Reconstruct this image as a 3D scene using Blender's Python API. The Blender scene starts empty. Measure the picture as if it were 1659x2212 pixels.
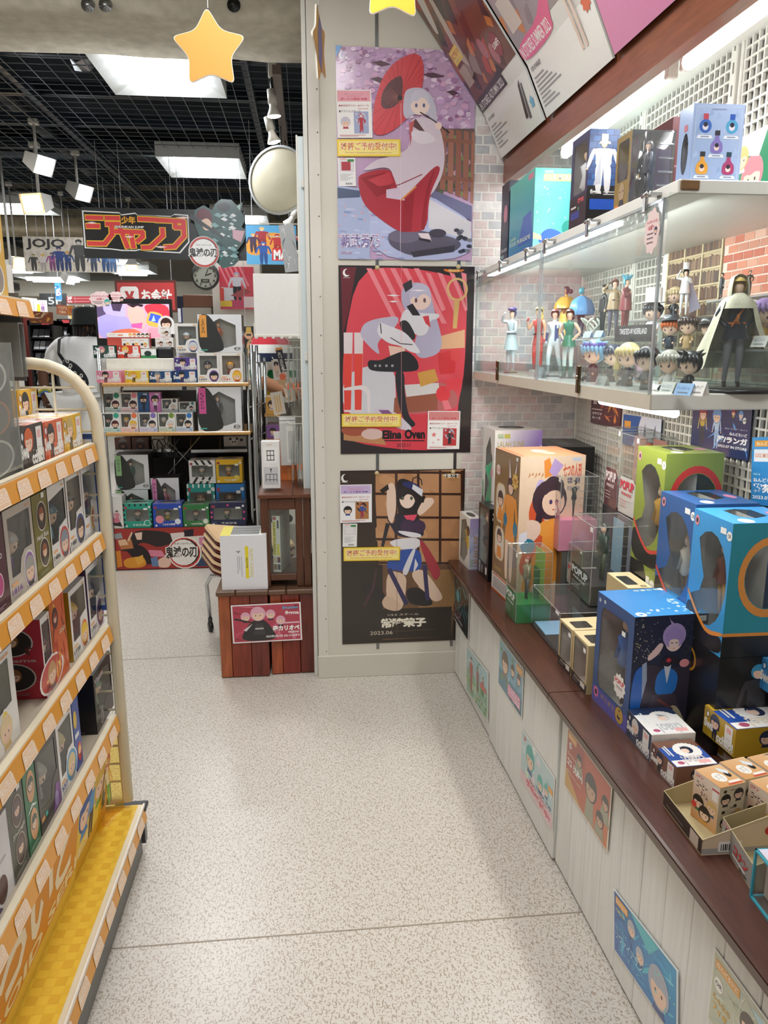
import bpy,math,random
from math import sin,cos,pi,radians,sqrt,atan2
from mathutils import Vector as V,Matrix as M4
from mathutils.geometry import tessellate_polygon
S=bpy.context.scene
COL=S.collection
IW,IH,FPX=1659,2212,1620.0
PITCH,YAW,CH=radians(12.2),radians(5.75),1.37
cd=bpy.data.cameras.new('camera');cam=bpy.data.objects.new('camera',cd);COL.objects.link(cam)
cd.sensor_fit='VERTICAL';cd.sensor_height=24.0;cd.lens=FPX/IH*24.0
cam.location=(0,0,CH);cam.rotation_euler=(pi/2-PITCH,0,-YAW);cd.clip_start=.05
S.camera=cam
wd=bpy.data.worlds.new('world');S.world=wd;wd.use_nodes=True
wd.node_tree.nodes['Background'].inputs[0].default_value=(1.0,.985,.96,1)
wd.node_tree.nodes['Background'].inputs[1].default_value=.36
S.view_settings.view_transform='Standard';S.view_settings.look='None'
S.view_settings.exposure=0.14;S.view_settings.gamma=1;S.view_settings.use_curve_mapping=False
S.cycles.max_bounces=10;S.cycles.transparent_max_bounces=28
S.cycles.glossy_bounces=3;S.cycles.diffuse_bounces=3;S.cycles.transmission_bounces=6
S.cycles.caustics_reflective=False;S.cycles.caustics_refractive=False
S.cycles.sample_clamp_indirect=4.0
def area(name,loc,sx,sy,power,col=(1,.97,.92),rot=(0,0,0)):
 l=bpy.data.lights.new(name,'AREA');l.shape='RECTANGLE';l.size=sx;l.size_y=sy
 l.energy=power;l.color=col
 o=bpy.data.objects.new(name,l);COL.objects.link(o);o.location=loc;o.rotation_euler=rot
 return o
area('aisle_fill_light',(-.05,1.75,2.72),.6,.6,17,(.99,.98,.96))  # unseen lamps added over the aisle as general fill, without fixtures
area('aisle_fill_light',(-.15,.1,2.72),.6,.6,20,(.99,.98,.96))
area('aisle_fill_light',(-.9,2.6,2.72),.6,.6,9,(.99,.98,.96))
area('hall_fill_light',(-2.6,5.0,2.74),.6,.6,22)  # unseen fill lamps added outside the view to brighten the hall
area('hall_fill_light',(-4.6,9.0,2.7),.8,.8,40)
area('shelf_tube_light',(.93,2.0,2.01),.06,1.7,6,(.97,.99,1),(0,radians(12),radians(1.4)))
area('under_shelf_light',(.80,2.0,1.235),.04,1.3,4.6,(1,.98,.94))
area('case_strip_light',(.72,2.15,1.63),.03,1.4,5.0,(.95,.99,1),(0,radians(-35),0))
FW=V((sin(YAW)*cos(PITCH),cos(YAW)*cos(PITCH),-sin(PITCH)));RT=V((cos(YAW),-sin(YAW),0));UP=RT.cross(FW)
EYE=V((0,0,CH))
def ray(x,y):return FW+RT*((x-IW/2)/FPX)-UP*((y-IH/2)/FPX)
def PY(x,y,Y):d=ray(x,y);return EYE+d*(Y/d.y)
def PX(x,y,X):d=ray(x,y);return EYE+d*(X/d.x)
def PZ(x,y,Z):d=ray(x,y);return EYE+d*((Z-CH)/d.z)
def proj(p):
 v=V(p)-EYE;return(IW/2+FPX*v.dot(RT)/v.dot(FW),IH/2-FPX*v.dot(UP)/v.dot(FW))
def topz(p,y):
 lo,hi=-1.0,4.0
 for _ in range(40):
  m=(lo+hi)/2
  if proj((p[0],p[1],m))[1]>y:lo=m
  else:hi=m
 return lo
def along(p,d,x):
 lo,hi=0.0,3.0
 s=1 if proj(V(p)+V(d)*.1)[0]>proj(p)[0]else-1
 for _ in range(40):
  m=(lo+hi)/2
  if(proj(V(p)+V(d)*m)[0]-x)*s<0:lo=m
  else:hi=m
 return lo
_cc={}
def C(h):
 if not isinstance(h,str):return h
 if h not in _cc:
  h6=h if len(h)==6 else ''.join(c*2 for c in h)
  r=[int(h6[i:i+2],16)/255 for i in(0,2,4)]
  _cc[h]=tuple(c/12.92 if c<.04045 else((c+.055)/1.055)**2.4 for c in r)+(1.0,)
 return _cc[h]
def mixc(a,b,t):a=C(a);b=C(b);return tuple(a[i]+(b[i]-a[i])*t for i in range(4))
def jit(c,k,rnd=random):c=C(c);f=1+rnd.uniform(-k,k);return(min(1,c[0]*f),min(1,c[1]*f),min(1,c[2]*f),1)
MAT={}
def new_mat(name):
 m=bpy.data.materials.new(name);m.use_nodes=True;nt=m.node_tree;nt.nodes.clear()
 out=nt.nodes.new('ShaderNodeOutputMaterial');MAT[name]=m
 return nt,out
def attr_mat(name,rough=.5,spec=.5,coat=0,metal=0,grain=.06,gs=60,emit=0,stretch=None,bump=0,sheen=0):
 nt,out=new_mat(name);N=nt.nodes.new;L=nt.links.new
 b=N('ShaderNodeBsdfPrincipled');a=N('ShaderNodeAttribute');a.attribute_name='Col'
 L(b.outputs[0],out.inputs[0])
 b.inputs['Roughness'].default_value=rough;b.inputs['Specular IOR Level'].default_value=spec
 b.inputs['Coat Weight'].default_value=coat;b.inputs['Coat Roughness'].default_value=.12;b.inputs['Metallic'].default_value=metal
 b.inputs['Sheen Weight'].default_value=sheen
 if emit:
  L(a.outputs[0],b.inputs['Emission Color']);b.inputs['Emission Strength'].default_value=emit
  L(a.outputs[0],b.inputs['Base Color']);return MAT[name]
 tc=N('ShaderNodeTexCoord');mp=N('ShaderNodeMapping');nz=N('ShaderNodeTexNoise');mx=N('ShaderNodeMixRGB')
 if stretch:mp.inputs['Scale'].default_value=stretch
 nz.inputs['Scale'].default_value=gs;nz.inputs['Detail'].default_value=3
 mr=N('ShaderNodeMapRange');mr.inputs[1].default_value=.25;mr.inputs[2].default_value=.75
 mr.inputs[3].default_value=1-grain;mr.inputs[4].default_value=1+grain*.6
 L(tc.outputs['Object'],mp.inputs[0]);L(mp.outputs[0],nz.inputs['Vector']);L(nz.outputs[0],mr.inputs[0])
 mx.blend_type='MULTIPLY';mx.inputs[0].default_value=1
 L(a.outputs[0],mx.inputs[1]);L(mr.outputs[0],mx.inputs[2]);L(mx.outputs[0],b.inputs['Base Color'])
 if bump:
  bp=N('ShaderNodeBump');bp.inputs['Strength'].default_value=bump;bp.inputs['Distance'].default_value=.004
  L(nz.outputs[0],bp.inputs['Height']);L(bp.outputs[0],b.inputs['Normal'])
 return MAT[name]
attr_mat('card',.38,.5,.25,grain=.03)
attr_mat('paper',.55,.4,0,grain=.02)
attr_mat('poster',.28,.5,.5,grain=.02)
attr_mat('matte',.75,.3,0,grain=.06)
attr_mat('paint',.4,.5,0,grain=.03,gs=20)
attr_mat('plastic',.32,.5,.1,grain=.02)
attr_mat('vinyl',.45,.5,0,grain=.03)
attr_mat('fabric',.9,.2,0,grain=.10,gs=180,bump=.2,sheen=.2)
attr_mat('metal',.22,.5,0,metal=1,grain=.06)
attr_mat('wood',.34,.5,.2,grain=.30,gs=9,stretch=(14,1.2,14))
attr_mat('woodv',.4,.5,.1,grain=.42,gs=7,stretch=(9,9,.9))
attr_mat('boardv',.45,.5,.05,grain=.10,gs=7,stretch=(12,12,.6))
attr_mat('concrete',.85,.3,0,grain=.22,gs=16,bump=.8)
attr_mat('wallpaint',.55,.35,0,grain=.025,gs=6)
attr_mat('brick',.7,.3,0,grain=.16,gs=30,bump=.5)
attr_mat('glow',emit=6)
attr_mat('glowhi',emit=9)
attr_mat('screen',.15,.5,emit=.75)
def film_mat(name,tint,spec_mix,rough=.08,haze=0.0,bump=.35):
 nt,out=new_mat(name);N=nt.nodes.new;L=nt.links.new
 t=N('ShaderNodeBsdfTransparent');t.inputs[0].default_value=C(tint)
 g=N('ShaderNodeBsdfGlossy');g.inputs['Roughness'].default_value=rough
 lw=N('ShaderNodeLayerWeight');lw.inputs[0].default_value=.35
 mr=N('ShaderNodeMapRange');mr.inputs[3].default_value=spec_mix;mr.inputs[4].default_value=min(.9,spec_mix*3+.12)
 tc=N('ShaderNodeTexCoord');nz=N('ShaderNodeTexNoise');nz.inputs['Scale'].default_value=22
 bp=N('ShaderNodeBump');bp.inputs['Strength'].default_value=bump;bp.inputs['Distance'].default_value=.01
 L(tc.outputs['Object'],nz.inputs['Vector']);L(nz.outputs[0],bp.inputs['Height']);L(bp.outputs[0],g.inputs['Normal'])
 m=N('ShaderNodeMixShader');L(lw.outputs['Facing'],mr.inputs[0]);L(mr.outputs[0],m.inputs[0])
 L(t.outputs[0],m.inputs[1]);L(g.outputs[0],m.inputs[2])
 last=m
 if haze:
  d=N('ShaderNodeBsdfDiffuse');d.inputs[0].default_value=C('eef0f0')
  m2=N('ShaderNodeMixShader');m2.inputs[0].default_value=haze
  L(m.outputs[0],m2.inputs[1]);L(d.outputs[0],m2.inputs[2]);last=m2
 L(last.outputs[0],out.inputs[0])
film_mat('film','f6f8f6',.05,.08,.03,.07)
film_mat('film_edge','eef2f2',.25,.12,.22)
film_mat('film_hazy','e8ecec',.07,.12,.13)
film_mat('acrylic','f8fbfa',.02,.02,.02,.0)
film_mat('acrylic_edge','d5dfe4',.22,.1,.30,0)
film_mat('glass_green','b9d2c4',.08,.03,.02)
film_mat('film_yellow','ffe37a',.04,.1,.02)
class MB:
 def __init__(s):s.v=[];s.f=[];s.c=[];s.M=None;s.sm=[]
 def add(s,pts,faces,col,smooth=False,vc=None):
  o=len(s.v);T=s.M
  s.v.extend([tuple(T@V(p))if T else tuple(p)for p in pts])
  for i,f in enumerate(faces):
   s.f.append([o+k for k in f]);s.sm.append(smooth)
   if vc is not None:s.c.append([C(vc[k])for k in f])
   else:
    c=C(col[i])if isinstance(col,list)else C(col)
    s.c.append([c]*len(f))
  return s
 def poly(s,pts,col):return s.add(pts,[list(range(len(pts)))],None,vc=col)if isinstance(col,(list,))else s.add(pts,[list(range(len(pts)))],col)
 def tess(s,loops,col,z=0):
  tris=tessellate_polygon([[V((p[0],p[1],0))for p in l]for l in loops]);flat=[p for l in loops for p in l]
  fs=[]
  for t in tris:
   a,b,c=[flat[i]for i in t]
   ar=(b[0]-a[0])*(c[1]-a[1])-(c[0]-a[0])*(b[1]-a[1])
   if abs(ar)>1e-14:fs.append(list(t)if ar>0 else list(t)[::-1])
  return s.add([(p[0],p[1],z)for p in flat],fs,col)
 def plate(s,loops,th,col,edge=None):
  s.tess(loops,col,th)
  for l in loops:
   n=len(l)
   s.add([(p[0],p[1],0)for p in l]+[(p[0],p[1],th)for p in l],[[i,(i+1)%n,n+(i+1)%n,n+i]for i in range(n)],edge or col)
  return s
 def box(s,a,b,col,cols=None,bev=0):
  x0,y0,z0=a;x1,y1,z1=b
  if bev:
   e=min(bev,abs(x1-x0)/3,abs(y1-y0)/3,abs(z1-z0)/3);pts=[];idx={}
   for ix,x in enumerate((x0,x1)):
    for iy,y in enumerate((y0,y1)):
     for iz,z in enumerate((z0,z1)):
      sx,sy,sz=(1,-1)[ix],(1,-1)[iy],(1,-1)[iz]
      idx[ix,iy,iz]=len(pts)
      pts+=[(x,y+sy*e,z+sz*e),(x+sx*e,y,z+sz*e),(x+sx*e,y+sy*e,z)]
   I=lambda a,b,c,k:idx[a,b,c]+k
   fs=[]
   for k in(0,1):
    q=[(k,0,0),(k,0,1),(k,1,1),(k,1,0)];f=[I(*t,0)for t in q];fs.append(f if k==0 else f[::-1])
    q=[(0,k,0),(1,k,0),(1,k,1),(0,k,1)];f=[I(*t,1)for t in q];fs.append(f if k==0 else f[::-1])
    q=[(0,0,k),(0,1,k),(1,1,k),(1,0,k)];f=[I(*t,2)for t in q];fs.append(f if k==0 else f[::-1])
   for a in(0,1):
    for c in(0,1):
     fs.append([I(a,c,0,0),I(a,c,1,0),I(a,c,1,1),I(a,c,0,1)])
     fs.append([I(a,0,c,0),I(a,1,c,0),I(a,1,c,2),I(a,0,c,2)])
     fs.append([I(0,a,c,1),I(1,a,c,1),I(1,a,c,2),I(0,a,c,2)])
   for t in idx:fs.append([idx[t],idx[t]+1,idx[t]+2])
   return s.add(pts,fs,col)
  p=[(x0,y0,z0),(x1,y0,z0),(x1,y1,z0),(x0,y1,z0),(x0,y0,z1),(x1,y0,z1),(x1,y1,z1),(x0,y1,z1)]
  fs=[[0,1,5,4],[1,2,6,5],[2,3,7,6],[3,0,4,7],[4,5,6,7],[3,2,1,0]]
  return s.add(p,fs,cols if cols else col)
 def tube(s,path,r,col,n=6,cap=True,rr=None):
  P=[V(p)for p in path];k=len(P);pts=[]
  u=None
  for i in range(k):
   t=(P[min(i+1,k-1)]-P[max(i-1,0)]).normalized()
   if u is None:u=t.orthogonal().normalized()
   u=(u-t*u.dot(t));u=u.normalized()if u.length>1e-6 else t.orthogonal().normalized()
   w=t.cross(u);R=rr[i]if rr else r
   for j in range(n):a=2*pi*j/n;pts.append(P[i]+u*(cos(a)*R)+w*(sin(a)*R))
  fs=[[i*n+j,i*n+(j+1)%n,(i+1)*n+(j+1)%n,(i+1)*n+j]for i in range(k-1)for j in range(n)]
  if cap:fs+=[list(range(n))[::-1],list(range((k-1)*n,k*n))]
  return s.add(pts,fs,col,smooth=n>5)
 def lathe(s,prof,col,n=16,c=(0,0,0),a0=0,a1=2*pi,wob=None):
  full=abs(a1-a0-2*pi)<1e-6;m=n if full else n+1;pts=[]
  for r,z in prof:
   for j in range(m):
    a=a0+(a1-a0)*j/n;q=wob(a,z)if wob else 1
    pts.append((c[0]+r*cos(a)*q,c[1]+r*sin(a)*q,c[2]+z))
  k=len(prof);fs=[];cl=[]
  for i in range(k-1):
   for j in range(n):fs.append([i*m+j,i*m+(j+1)%m,(i+1)*m+(j+1)%m,(i+1)*m+j]);cl.append(col[i]if isinstance(col,list)else col)
  return s.add(pts,fs,cl,smooth=True)
 def ell(s,c,r,col,nu=12,nv=8,keep=None):
  pts=[];fs=[];rx,ry,rz=r if isinstance(r,tuple)else(r,r,r)
  for i in range(nv+1):
   t=pi*i/nv
   for j in range(nu):a=2*pi*j/nu;pts.append((c[0]+rx*sin(t)*cos(a),c[1]+ry*sin(t)*sin(a),c[2]-rz*cos(t)))
  for i in range(nv):
   for j in range(nu):
    f=[i*nu+j,i*nu+(j+1)%nu,(i+1)*nu+(j+1)%nu,(i+1)*nu+j]
    if keep:
     m=[sum(pts[k][q]for k in f)/4-c[q]for q in range(3)]
     if not keep(m[0]/rx,m[1]/ry,m[2]/rz):continue
    fs.append(f)
  return s.add(pts,fs,col,smooth=True)
 def mesh(s,name,mat):
  me=bpy.data.meshes.new(name);me.from_pydata(s.v,[],s.f)
  at=me.color_attributes.new('Col','FLOAT_COLOR','CORNER')
  at.data.foreach_set('color',[x for f in s.c for c in f for x in c])
  me.polygons.foreach_set('use_smooth',s.sm);me.materials.append(MAT[mat]);me.update()
  return me
 def build(s,name,mat,parent=None,loc=None):
  o=bpy.data.objects.new(name,s.mesh(name,mat));COL.objects.link(o)
  if parent:o.parent=parent
  if loc is not None:o.location=loc
  return o
def tag(o,label,cat,group=None):
 o['label']=label;o['category']=cat
 if group:o['group']=group
 return o
def thing(name,label,cat,loc=(0,0,0),rot=0,group=None):
 o=bpy.data.objects.new(name,None);o.empty_display_size=.05;COL.objects.link(o)
 o.location=loc;o.rotation_euler=(0,0,rot)
 return tag(o,label,cat,group)
def struct(o):o['kind']='structure';return o
def setting(name):
 o=bpy.data.objects.new(name,None);COL.objects.link(o);o['kind']='structure';return o
def inst(name,me,parent,loc=(0,0,0),rot=None,sc=None):
 o=bpy.data.objects.new(name,me);COL.objects.link(o);o.parent=parent;o.location=loc
 if rot:o.rotation_euler=rot
 if sc:o.scale=sc
 return o
def copy_thing(src,loc,rot,label,group=None):
 r=src.copy();COL.objects.link(r);r.location=loc;r.rotation_euler=(0,0,rot);r['label']=label
 if group:r['group']=group
 for ch in src.children:
  c=ch.copy();COL.objects.link(c);c.parent=r
  for g in ch.children:d=g.copy();COL.objects.link(d);d.parent=c
 return r
_tx={}
def text_shape(s,bold=0):
 k=(s,bold)
 if k not in _tx:
  c=bpy.data.curves.new('lettering','FONT');c.body=s;c.size=1;c.resolution_u=2;c.offset=bold
  o=bpy.data.objects.new('lettering',c);me=bpy.data.meshes.new_from_object(o)
  vs=[v.co.copy()for v in me.vertices];fs=[list(p.vertices)for p in me.polygons]
  bpy.data.objects.remove(o);bpy.data.curves.remove(c);bpy.data.meshes.remove(me)
  if not vs:vs=[V((0,0,0))];fs=[]
  x0=min(v.x for v in vs);x1=max(v.x for v in vs);y0=min(v.y for v in vs);y1=max(v.y for v in vs)
  _tx[k]=([((v.x-x0)/max(1e-6,x1-x0),(v.y-y0)/max(1e-6,y1-y0))for v in vs],fs,(x1-x0)/max(1e-6,y1-y0))
 return _tx[k]
def ngon(cx,cy,rx,ry,n=20,a0=0):return[(cx+rx*cos(a0+2*pi*i/n),cy+ry*sin(a0+2*pi*i/n))for i in range(n)]
def rrect(x0,y0,x1,y1,r,n=4):
 out=[]
 for cx,cy,a in((x1-r,y0+r,-pi/2),(x1-r,y1-r,0),(x0+r,y1-r,pi/2),(x0+r,y0+r,pi)):
  for i in range(n+1):t=a+pi/2*i/n;out.append((cx+r*cos(t),cy+r*sin(t)))
 return out
def star(cx,cy,R,r,n=5,a0=pi/2):return[(cx+(R if i%2==0 else r)*cos(a0+pi*i/n),cy+(R if i%2==0 else r)*sin(a0+pi*i/n))for i in range(2*n)]
class Art:
 """Flat print on a face: (u,v) in 0..1 over a W x H metre rectangle lying in local x,y (z = up out of the paper)."""
 def __init__(s,W,H,frame,lift=.0004,z0=.0004):
  s.W,s.H,s.F,s.z,s.dz=W,H,frame,z0,lift;s.pr=MB();s.tx=MB();s.pr.M=frame;s.tx.M=frame
 def _z(s):s.z+=8e-6;return s.z
 def P(s,pts,col,sm=2):
  if 5<=len(pts)<=16 and not isinstance(col,list):
   for _ in range(sm):pts=[(a[0]*k+b[0]*(1-k),a[1]*k+b[1]*(1-k))for a,b in zip(pts,pts[1:]+pts[:1])for k in(.78,.22)]
  z=s._z();q=[(u*s.W,v*s.H)for u,v in pts]
  if isinstance(col,list):s.pr.add([(x,y,z)for x,y in q],[list(range(len(q)))],None,vc=col)
  else:s.pr.tess([q],col,z)
  return s
 def R(s,u0,v0,u1,v1,col):return s.P([(u0,v0),(u1,v0),(u1,v1),(u0,v1)],col)
 def E(s,u,v,r,col,asp=1,n=18):
  return s.P([(u+r*asp*s.H/s.W*cos(2*pi*i/n),v+r*sin(2*pi*i/n))for i in range(n)],col,0)
 def RING(s,u,v,r,k,col,asp=1,n=26):
  f=lambda q:[((u*s.W+q*asp*s.H*cos(2*pi*i/n)),(v*s.H+q*s.H*sin(2*pi*i/n)))for i in range(n)]
  s.pr.tess([f(r),f(r*k)],col,s._z());return s
 def ST(s,u,v,r,col,k=.5,n=5):return s.P([(u+x*s.H/s.W,v+y)for x,y in star(0,0,r,r*k,n)],col,0)
 def T(s,t,u0,v0,u1,v1,col,bold=0.0,rot=0,fit=True,skew=0):
  vs,fs,asp=text_shape(t,bold);z=s._z()+.00003
  w=(u1-u0)*s.W;h=(v1-v0)*s.H
  pts=[]
  for x,y in vs:
   if rot==90:px,py=(1-y),x
   elif rot==-90:px,py=y,1-x
   else:px,py=x+skew*y,y
   pts.append((u0*s.W+px*w,v0*s.H+py*h,z))
  s.tx.add(pts,fs,col);return s
 def chibi(s,u,v,r,hair,cloth='445',skin='f2cdb4',hat=None):
  k=s.H/s.W
  s.P([(u-.62*r*k,v-1.25*r),(u+.62*r*k,v-1.25*r),(u+.3*r*k,v-.55*r),(u-.3*r*k,v-.55*r)],cloth)
  s.E(u,v+.05*r,r,hair);s.E(u,v-.12*r,r*.74,skin)
  s.P([(u-.8*r*k,v+.05*r),(u-.45*r*k,v+.12*r),(u-.1*r*k,v+.02*r),(u+.3*r*k,v+.16*r),(u+.8*r*k,v+.02*r),(u+.62*r*k,v+.72*r),(u,v+.95*r),(u-.62*r*k,v+.72*r)],hair)
  for d in(-.3,.3):s.E(u+d*r*k,v-.2*r,r*.1,'4a3a3a',.8,8)
  if hat:s.P([(u-1.05*r*k,v+.35*r),(u+1.05*r*k,v+.35*r),(u+.8*r*k,v+1.15*r),(u-.8*r*k,v+1.15*r)],hat)
  return s
 def person(s,u,v,h,hair,top,bot,skin='efc9b0',wide=1.0):
  k=s.H/s.W*h*wide
  q=lambda pts:[(u+x*k,v+y*h)for x,y in pts]
  s.P(q([(-.09,.0),(-.02,0),(0,.45),(.0,.52),(-.11,.52)]),bot);s.P(q([(.03,0),(.1,0),(.11,.52),(0,.52),(0,.45)]),bot)
  s.P(q([(-.11,.48),(.11,.48),(.10,.66),(.15,.80),(-.15,.80),(-.10,.66)]),top)
  s.P(q([(-.15,.80),(-.10,.78),(-.15,.58),(-.19,.44),(-.23,.46)]),top);s.P(q([(.15,.80),(.10,.78),(.15,.58),(.19,.44),(.23,.46)]),top)
  s.E(u-.21*k,v+.43*h,.022*h,skin,1,8);s.E(u+.21*k,v+.43*h,.022*h,skin,1,8)
  s.E(u,v+.89*h,.085*h,hair,1,14);s.E(u,v+.87*h,.062*h,skin,.95,12)
  s.P(q([(-.075,.88),(-.03,.90),(.03,.895),(.075,.88),(.06,.95),(0,.97),(-.06,.95)]),hair)
  return s
 def done(s,parent,pm='card',names=('print','lettering')):
  if s.pr.f:s.pr.build(names[0],pm,parent)
  if s.tx.f:s.tx.build(names[1],pm,parent)
def frame(o,x,y):x=V(x).normalized();y=V(y);y=(y-x*y.dot(x)).normalized();n=x.cross(y);m=M4((x,y,n)).transposed().to_4x4();m.translation=V(o);return m
# =================================================================== THE ROOM
rnd=random.Random(5)
nt,out=new_mat('floor_vinyl');N=nt.nodes.new;L=nt.links.new
b=N('ShaderNodeBsdfPrincipled');L(b.outputs[0],out.inputs[0]);tc=N('ShaderNodeTexCoord')
b.inputs['Roughness'].default_value=.3;b.inputs['Specular IOR Level'].default_value=.38
prev=None
base=N('ShaderNodeTexNoise');base.inputs['Scale'].default_value=1.1;L(tc.outputs['Object'],base.inputs['Vector'])
r0=N('ShaderNodeValToRGB');r0.color_ramp.elements[0].color=C('cfcac1');r0.color_ramp.elements[1].color=C('dad5cc');L(base.outputs[0],r0.inputs[0]);prev=r0.outputs[0]
for i,(sc,rz,th,col)in enumerate((((235,95,1),.5,.60,'a89a8c'),((100,250,1),.2,.605,'b0a394'),((210,100,1),2.1,.60,'ab9d8d'),((330,330,1),0,.63,'e6e2da'))):
 mp=N('ShaderNodeMapping');mp.inputs['Scale'].default_value=sc;mp.inputs['Rotation'].default_value=(0,0,rz);mp.inputs['Location'].default_value=(i*7.3,i*3.1,0)
 nz=N('ShaderNodeTexNoise');nz.inputs['Scale'].default_value=1;nz.inputs['Detail'].default_value=1.5
 r=N('ShaderNodeValToRGB');r.color_ramp.elements[0].position=th;r.color_ramp.elements[1].position=th+.03
 mx=N('ShaderNodeMixRGB');mx.inputs[2].default_value=C(col)
 L(tc.outputs['Object'],mp.inputs[0]);L(mp.outputs[0],nz.inputs['Vector']);L(nz.outputs[0],r.inputs[0]);L(r.outputs[0],mx.inputs[0]);L(prev,mx.inputs[1]);prev=mx.outputs[0]
L(prev,b.inputs['Base Color'])
fl=struct(MB().box((-7,-2.5,-.05),(1.2,13,0),'fff').build('floor','floor_vinyl'))
for a,c in(((233,2050),(1247,1971)),((60,1436),(478,1415))):
 p,q=PZ(*a,0),PZ(*c,0);d=(q-p).normalized();n=V((-d.y,d.x,0))*.002;e=p-d*(1.2 if a[0]>100 else.3);q=q+d*.05
 if a[0]>100:e=p-d*.4
 MB().add([tuple(e-n+V((0,0,.0006))),tuple(q-n+V((0,0,.0006))),tuple(q+n+V((0,0,.0006))),tuple(e+n+V((0,0,.0006)))],[[0,1,2,3]],'a09482').build('seam','vinyl',fl)
struct(MB().box((-7.1,-2.6,0),(-7,13,3.4),'c9c4b8').build('wall_left','wallpaint'))
struct(MB().box((-7,12.5,0),(1.2,12.6,3.4),'b9b3a6').build('wall_back','wallpaint'))
struct(MB().box((1.10,-2.5,0),(1.2,3.0,3.4),'8f8c86').build('wall_right','wallpaint'))
struct(MB().box((.6,3.5,0),(.7,12.5,3.4),'c6c2b6').build('wall_hall','wallpaint'))
cl=setting('ceiling')
MB().box((-7,3.7,3.3),(1.2,13,3.4),'1c2731').build('slab','matte',cl)
MB().box((-7,-2.5,2.78),(1.2,3.26,2.9),'d8d4ca').build('aisle_panel','wallpaint',cl)
for x in(-1.62,-.30,-2.9,-4.2,-5.5,.25):MB().box((x-.02,3.75,2.86),(x+.02,12.5,2.92),'252f3a').build('bar','paint',cl)
for i in range(13):MB().box((-7,3.95+i*.66,2.92),(.6,4.01+i*.66,2.99),'26343f' if i%2 else '1d2832').build('crossbar','paint',cl)
m=MB()
for i in range(70):x=-6.9+i*.105;m.box((x-.002,3.75,2.842),(x+.002,12.4,2.846),'59626a')
for i in range(82):y=3.8+i*.105;m.box((-6.9,y-.002,2.846),(.55,y+.002,2.850),'4a535b')
o=m.build('wire_mesh','paint',cl);o['kind']='stuff'
m=MB();m.tube([(-6,4.35,3.12),(.5,4.35,3.12)],.1,'aab0b2',14);m.tube([(-6,7.6,3.15),(.5,7.6,3.15)],.12,'4a5258',14);m.build('duct','metal',cl)
m=MB();m.tube([(-2.0,3.8,3.1),(-2.2,12,3.1)],.05,'555c62',10);m.build('duct','paint',cl)
m=MB()
for(x,y)in((-1.9,4.3),(.15,4.55),(-1.35,5.0)):
 pts=[(x+i*.045,y+rnd.uniform(-.02,.02)+j*.12,3.02+rnd.uniform(-.03,.03))for j in range(2)for i in range(9)]
 m.add(pts,[[i,i+1,10+i,9+i]for i in range(8)],'c8ccd0')
m.build('foil_wrap','metal',cl)
def beam(name,y0,y1,z,x0,x1,col='c6c0b0',r=.07):
 prof=[(y0,3.3),(y0,z+r)]+[(y0+r-r*cos(t),z+r-r*sin(t))for t in(.4,.8,1.2)]+[(y0+r,z),(y1,z),(y1,3.3)]
 n=40;pts=[];k=len(prof)
 for i in range(n+1):
  x=x0+(x1-x0)*i/n
  for j,(y,zz)in enumerate(prof):pts.append((x,y+(rnd.uniform(-.006,.006)if 0<j<k-1 else 0),zz+(rnd.uniform(-.006,.006)if 0<j<k-1 else 0)))
 fs=[[i*k+j,i*k+j+1,(i+1)*k+j+1,(i+1)*k+j]for i in range(n)for j in range(k-1)]
 return struct(MB().add(pts,fs,col,smooth=True).build(name,'concrete'))
bm=beam('beam',3.25,3.72,PY(655,132,3.70).z,-7,.03)
for px in(190,228,505):
 p=PY(px,11,3.25);MB().lathe([(0,.012),(.012,.012),(.012,.006),(.024,.006),(.026,0)],'9a9da0' if px<300 else '3c3f40',14).build('bolt','metal',bm,p)
 bm.children[-1].rotation_euler=(pi/2,0,0)
beam('beam',9.4,9.9,PY(120,500,9.4).z,-7,.6,'a89c84')
struct(MB().box((-7,12.2,PY(150,640,12.2).z),(.6,12.5,PY(150,606,12.2).z),'d6d0c0').build('trim_3','wallpaint'))
pl=setting('pillar')
MB().box((.03,3.0,0),(.62,3.5,3.3),'d6d2c6').build('face','wallpaint',pl)
MB().box((.022,2.994,.001),(.066,3.2,3.3),'dcd9cf',bev=.003).build('corner_guard','wallpaint',pl)
for i in range(17):
 MB().lathe([(0,.0014),(.0022,.001),(.003,0)],'8f8d86',8).build('rivet','metal',pl,(.056,2.994,.12+i*.145));pl.children[-1].rotation_euler=(pi/2,0,0)
struct(MB().box((.02,2.988,0),(.62,3.0,.1),'d2cec2',bev=.002).build('baseboard_front','wallpaint'))
we=setting('wall_end');MB().box((.59,3.004,0),(1.2,3.5,3.3),'e6e3df').build('mortar','wallpaint',we)
bl,bh=.0555,.0335;shapes=[]
for k in range(3):
 m=MB();e=.0012;w,h=bl-.006,bh-.0055
 q=lambda x,z:(x+rnd.uniform(-.0008,.0008),z+rnd.uniform(-.0008,.0008))
 o4=[q(0,0),q(w,0),q(w,h),q(0,h)];i4=[q(.002,.002),q(w-.002,.002),q(w-.002,h-.002),q(.002,h-.002)]
 shapes.append((o4,i4,e))
pal=['dfd8d6','e0cfcd','d0cccd','c6c6c9','e8e3e1','d8c8c7','bcbcc1']
cache={};rest=MB();cnt=0
rows=list(range(0,62));rows.sort(key=lambda r:abs(r*bh+.47-1.25))
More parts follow.
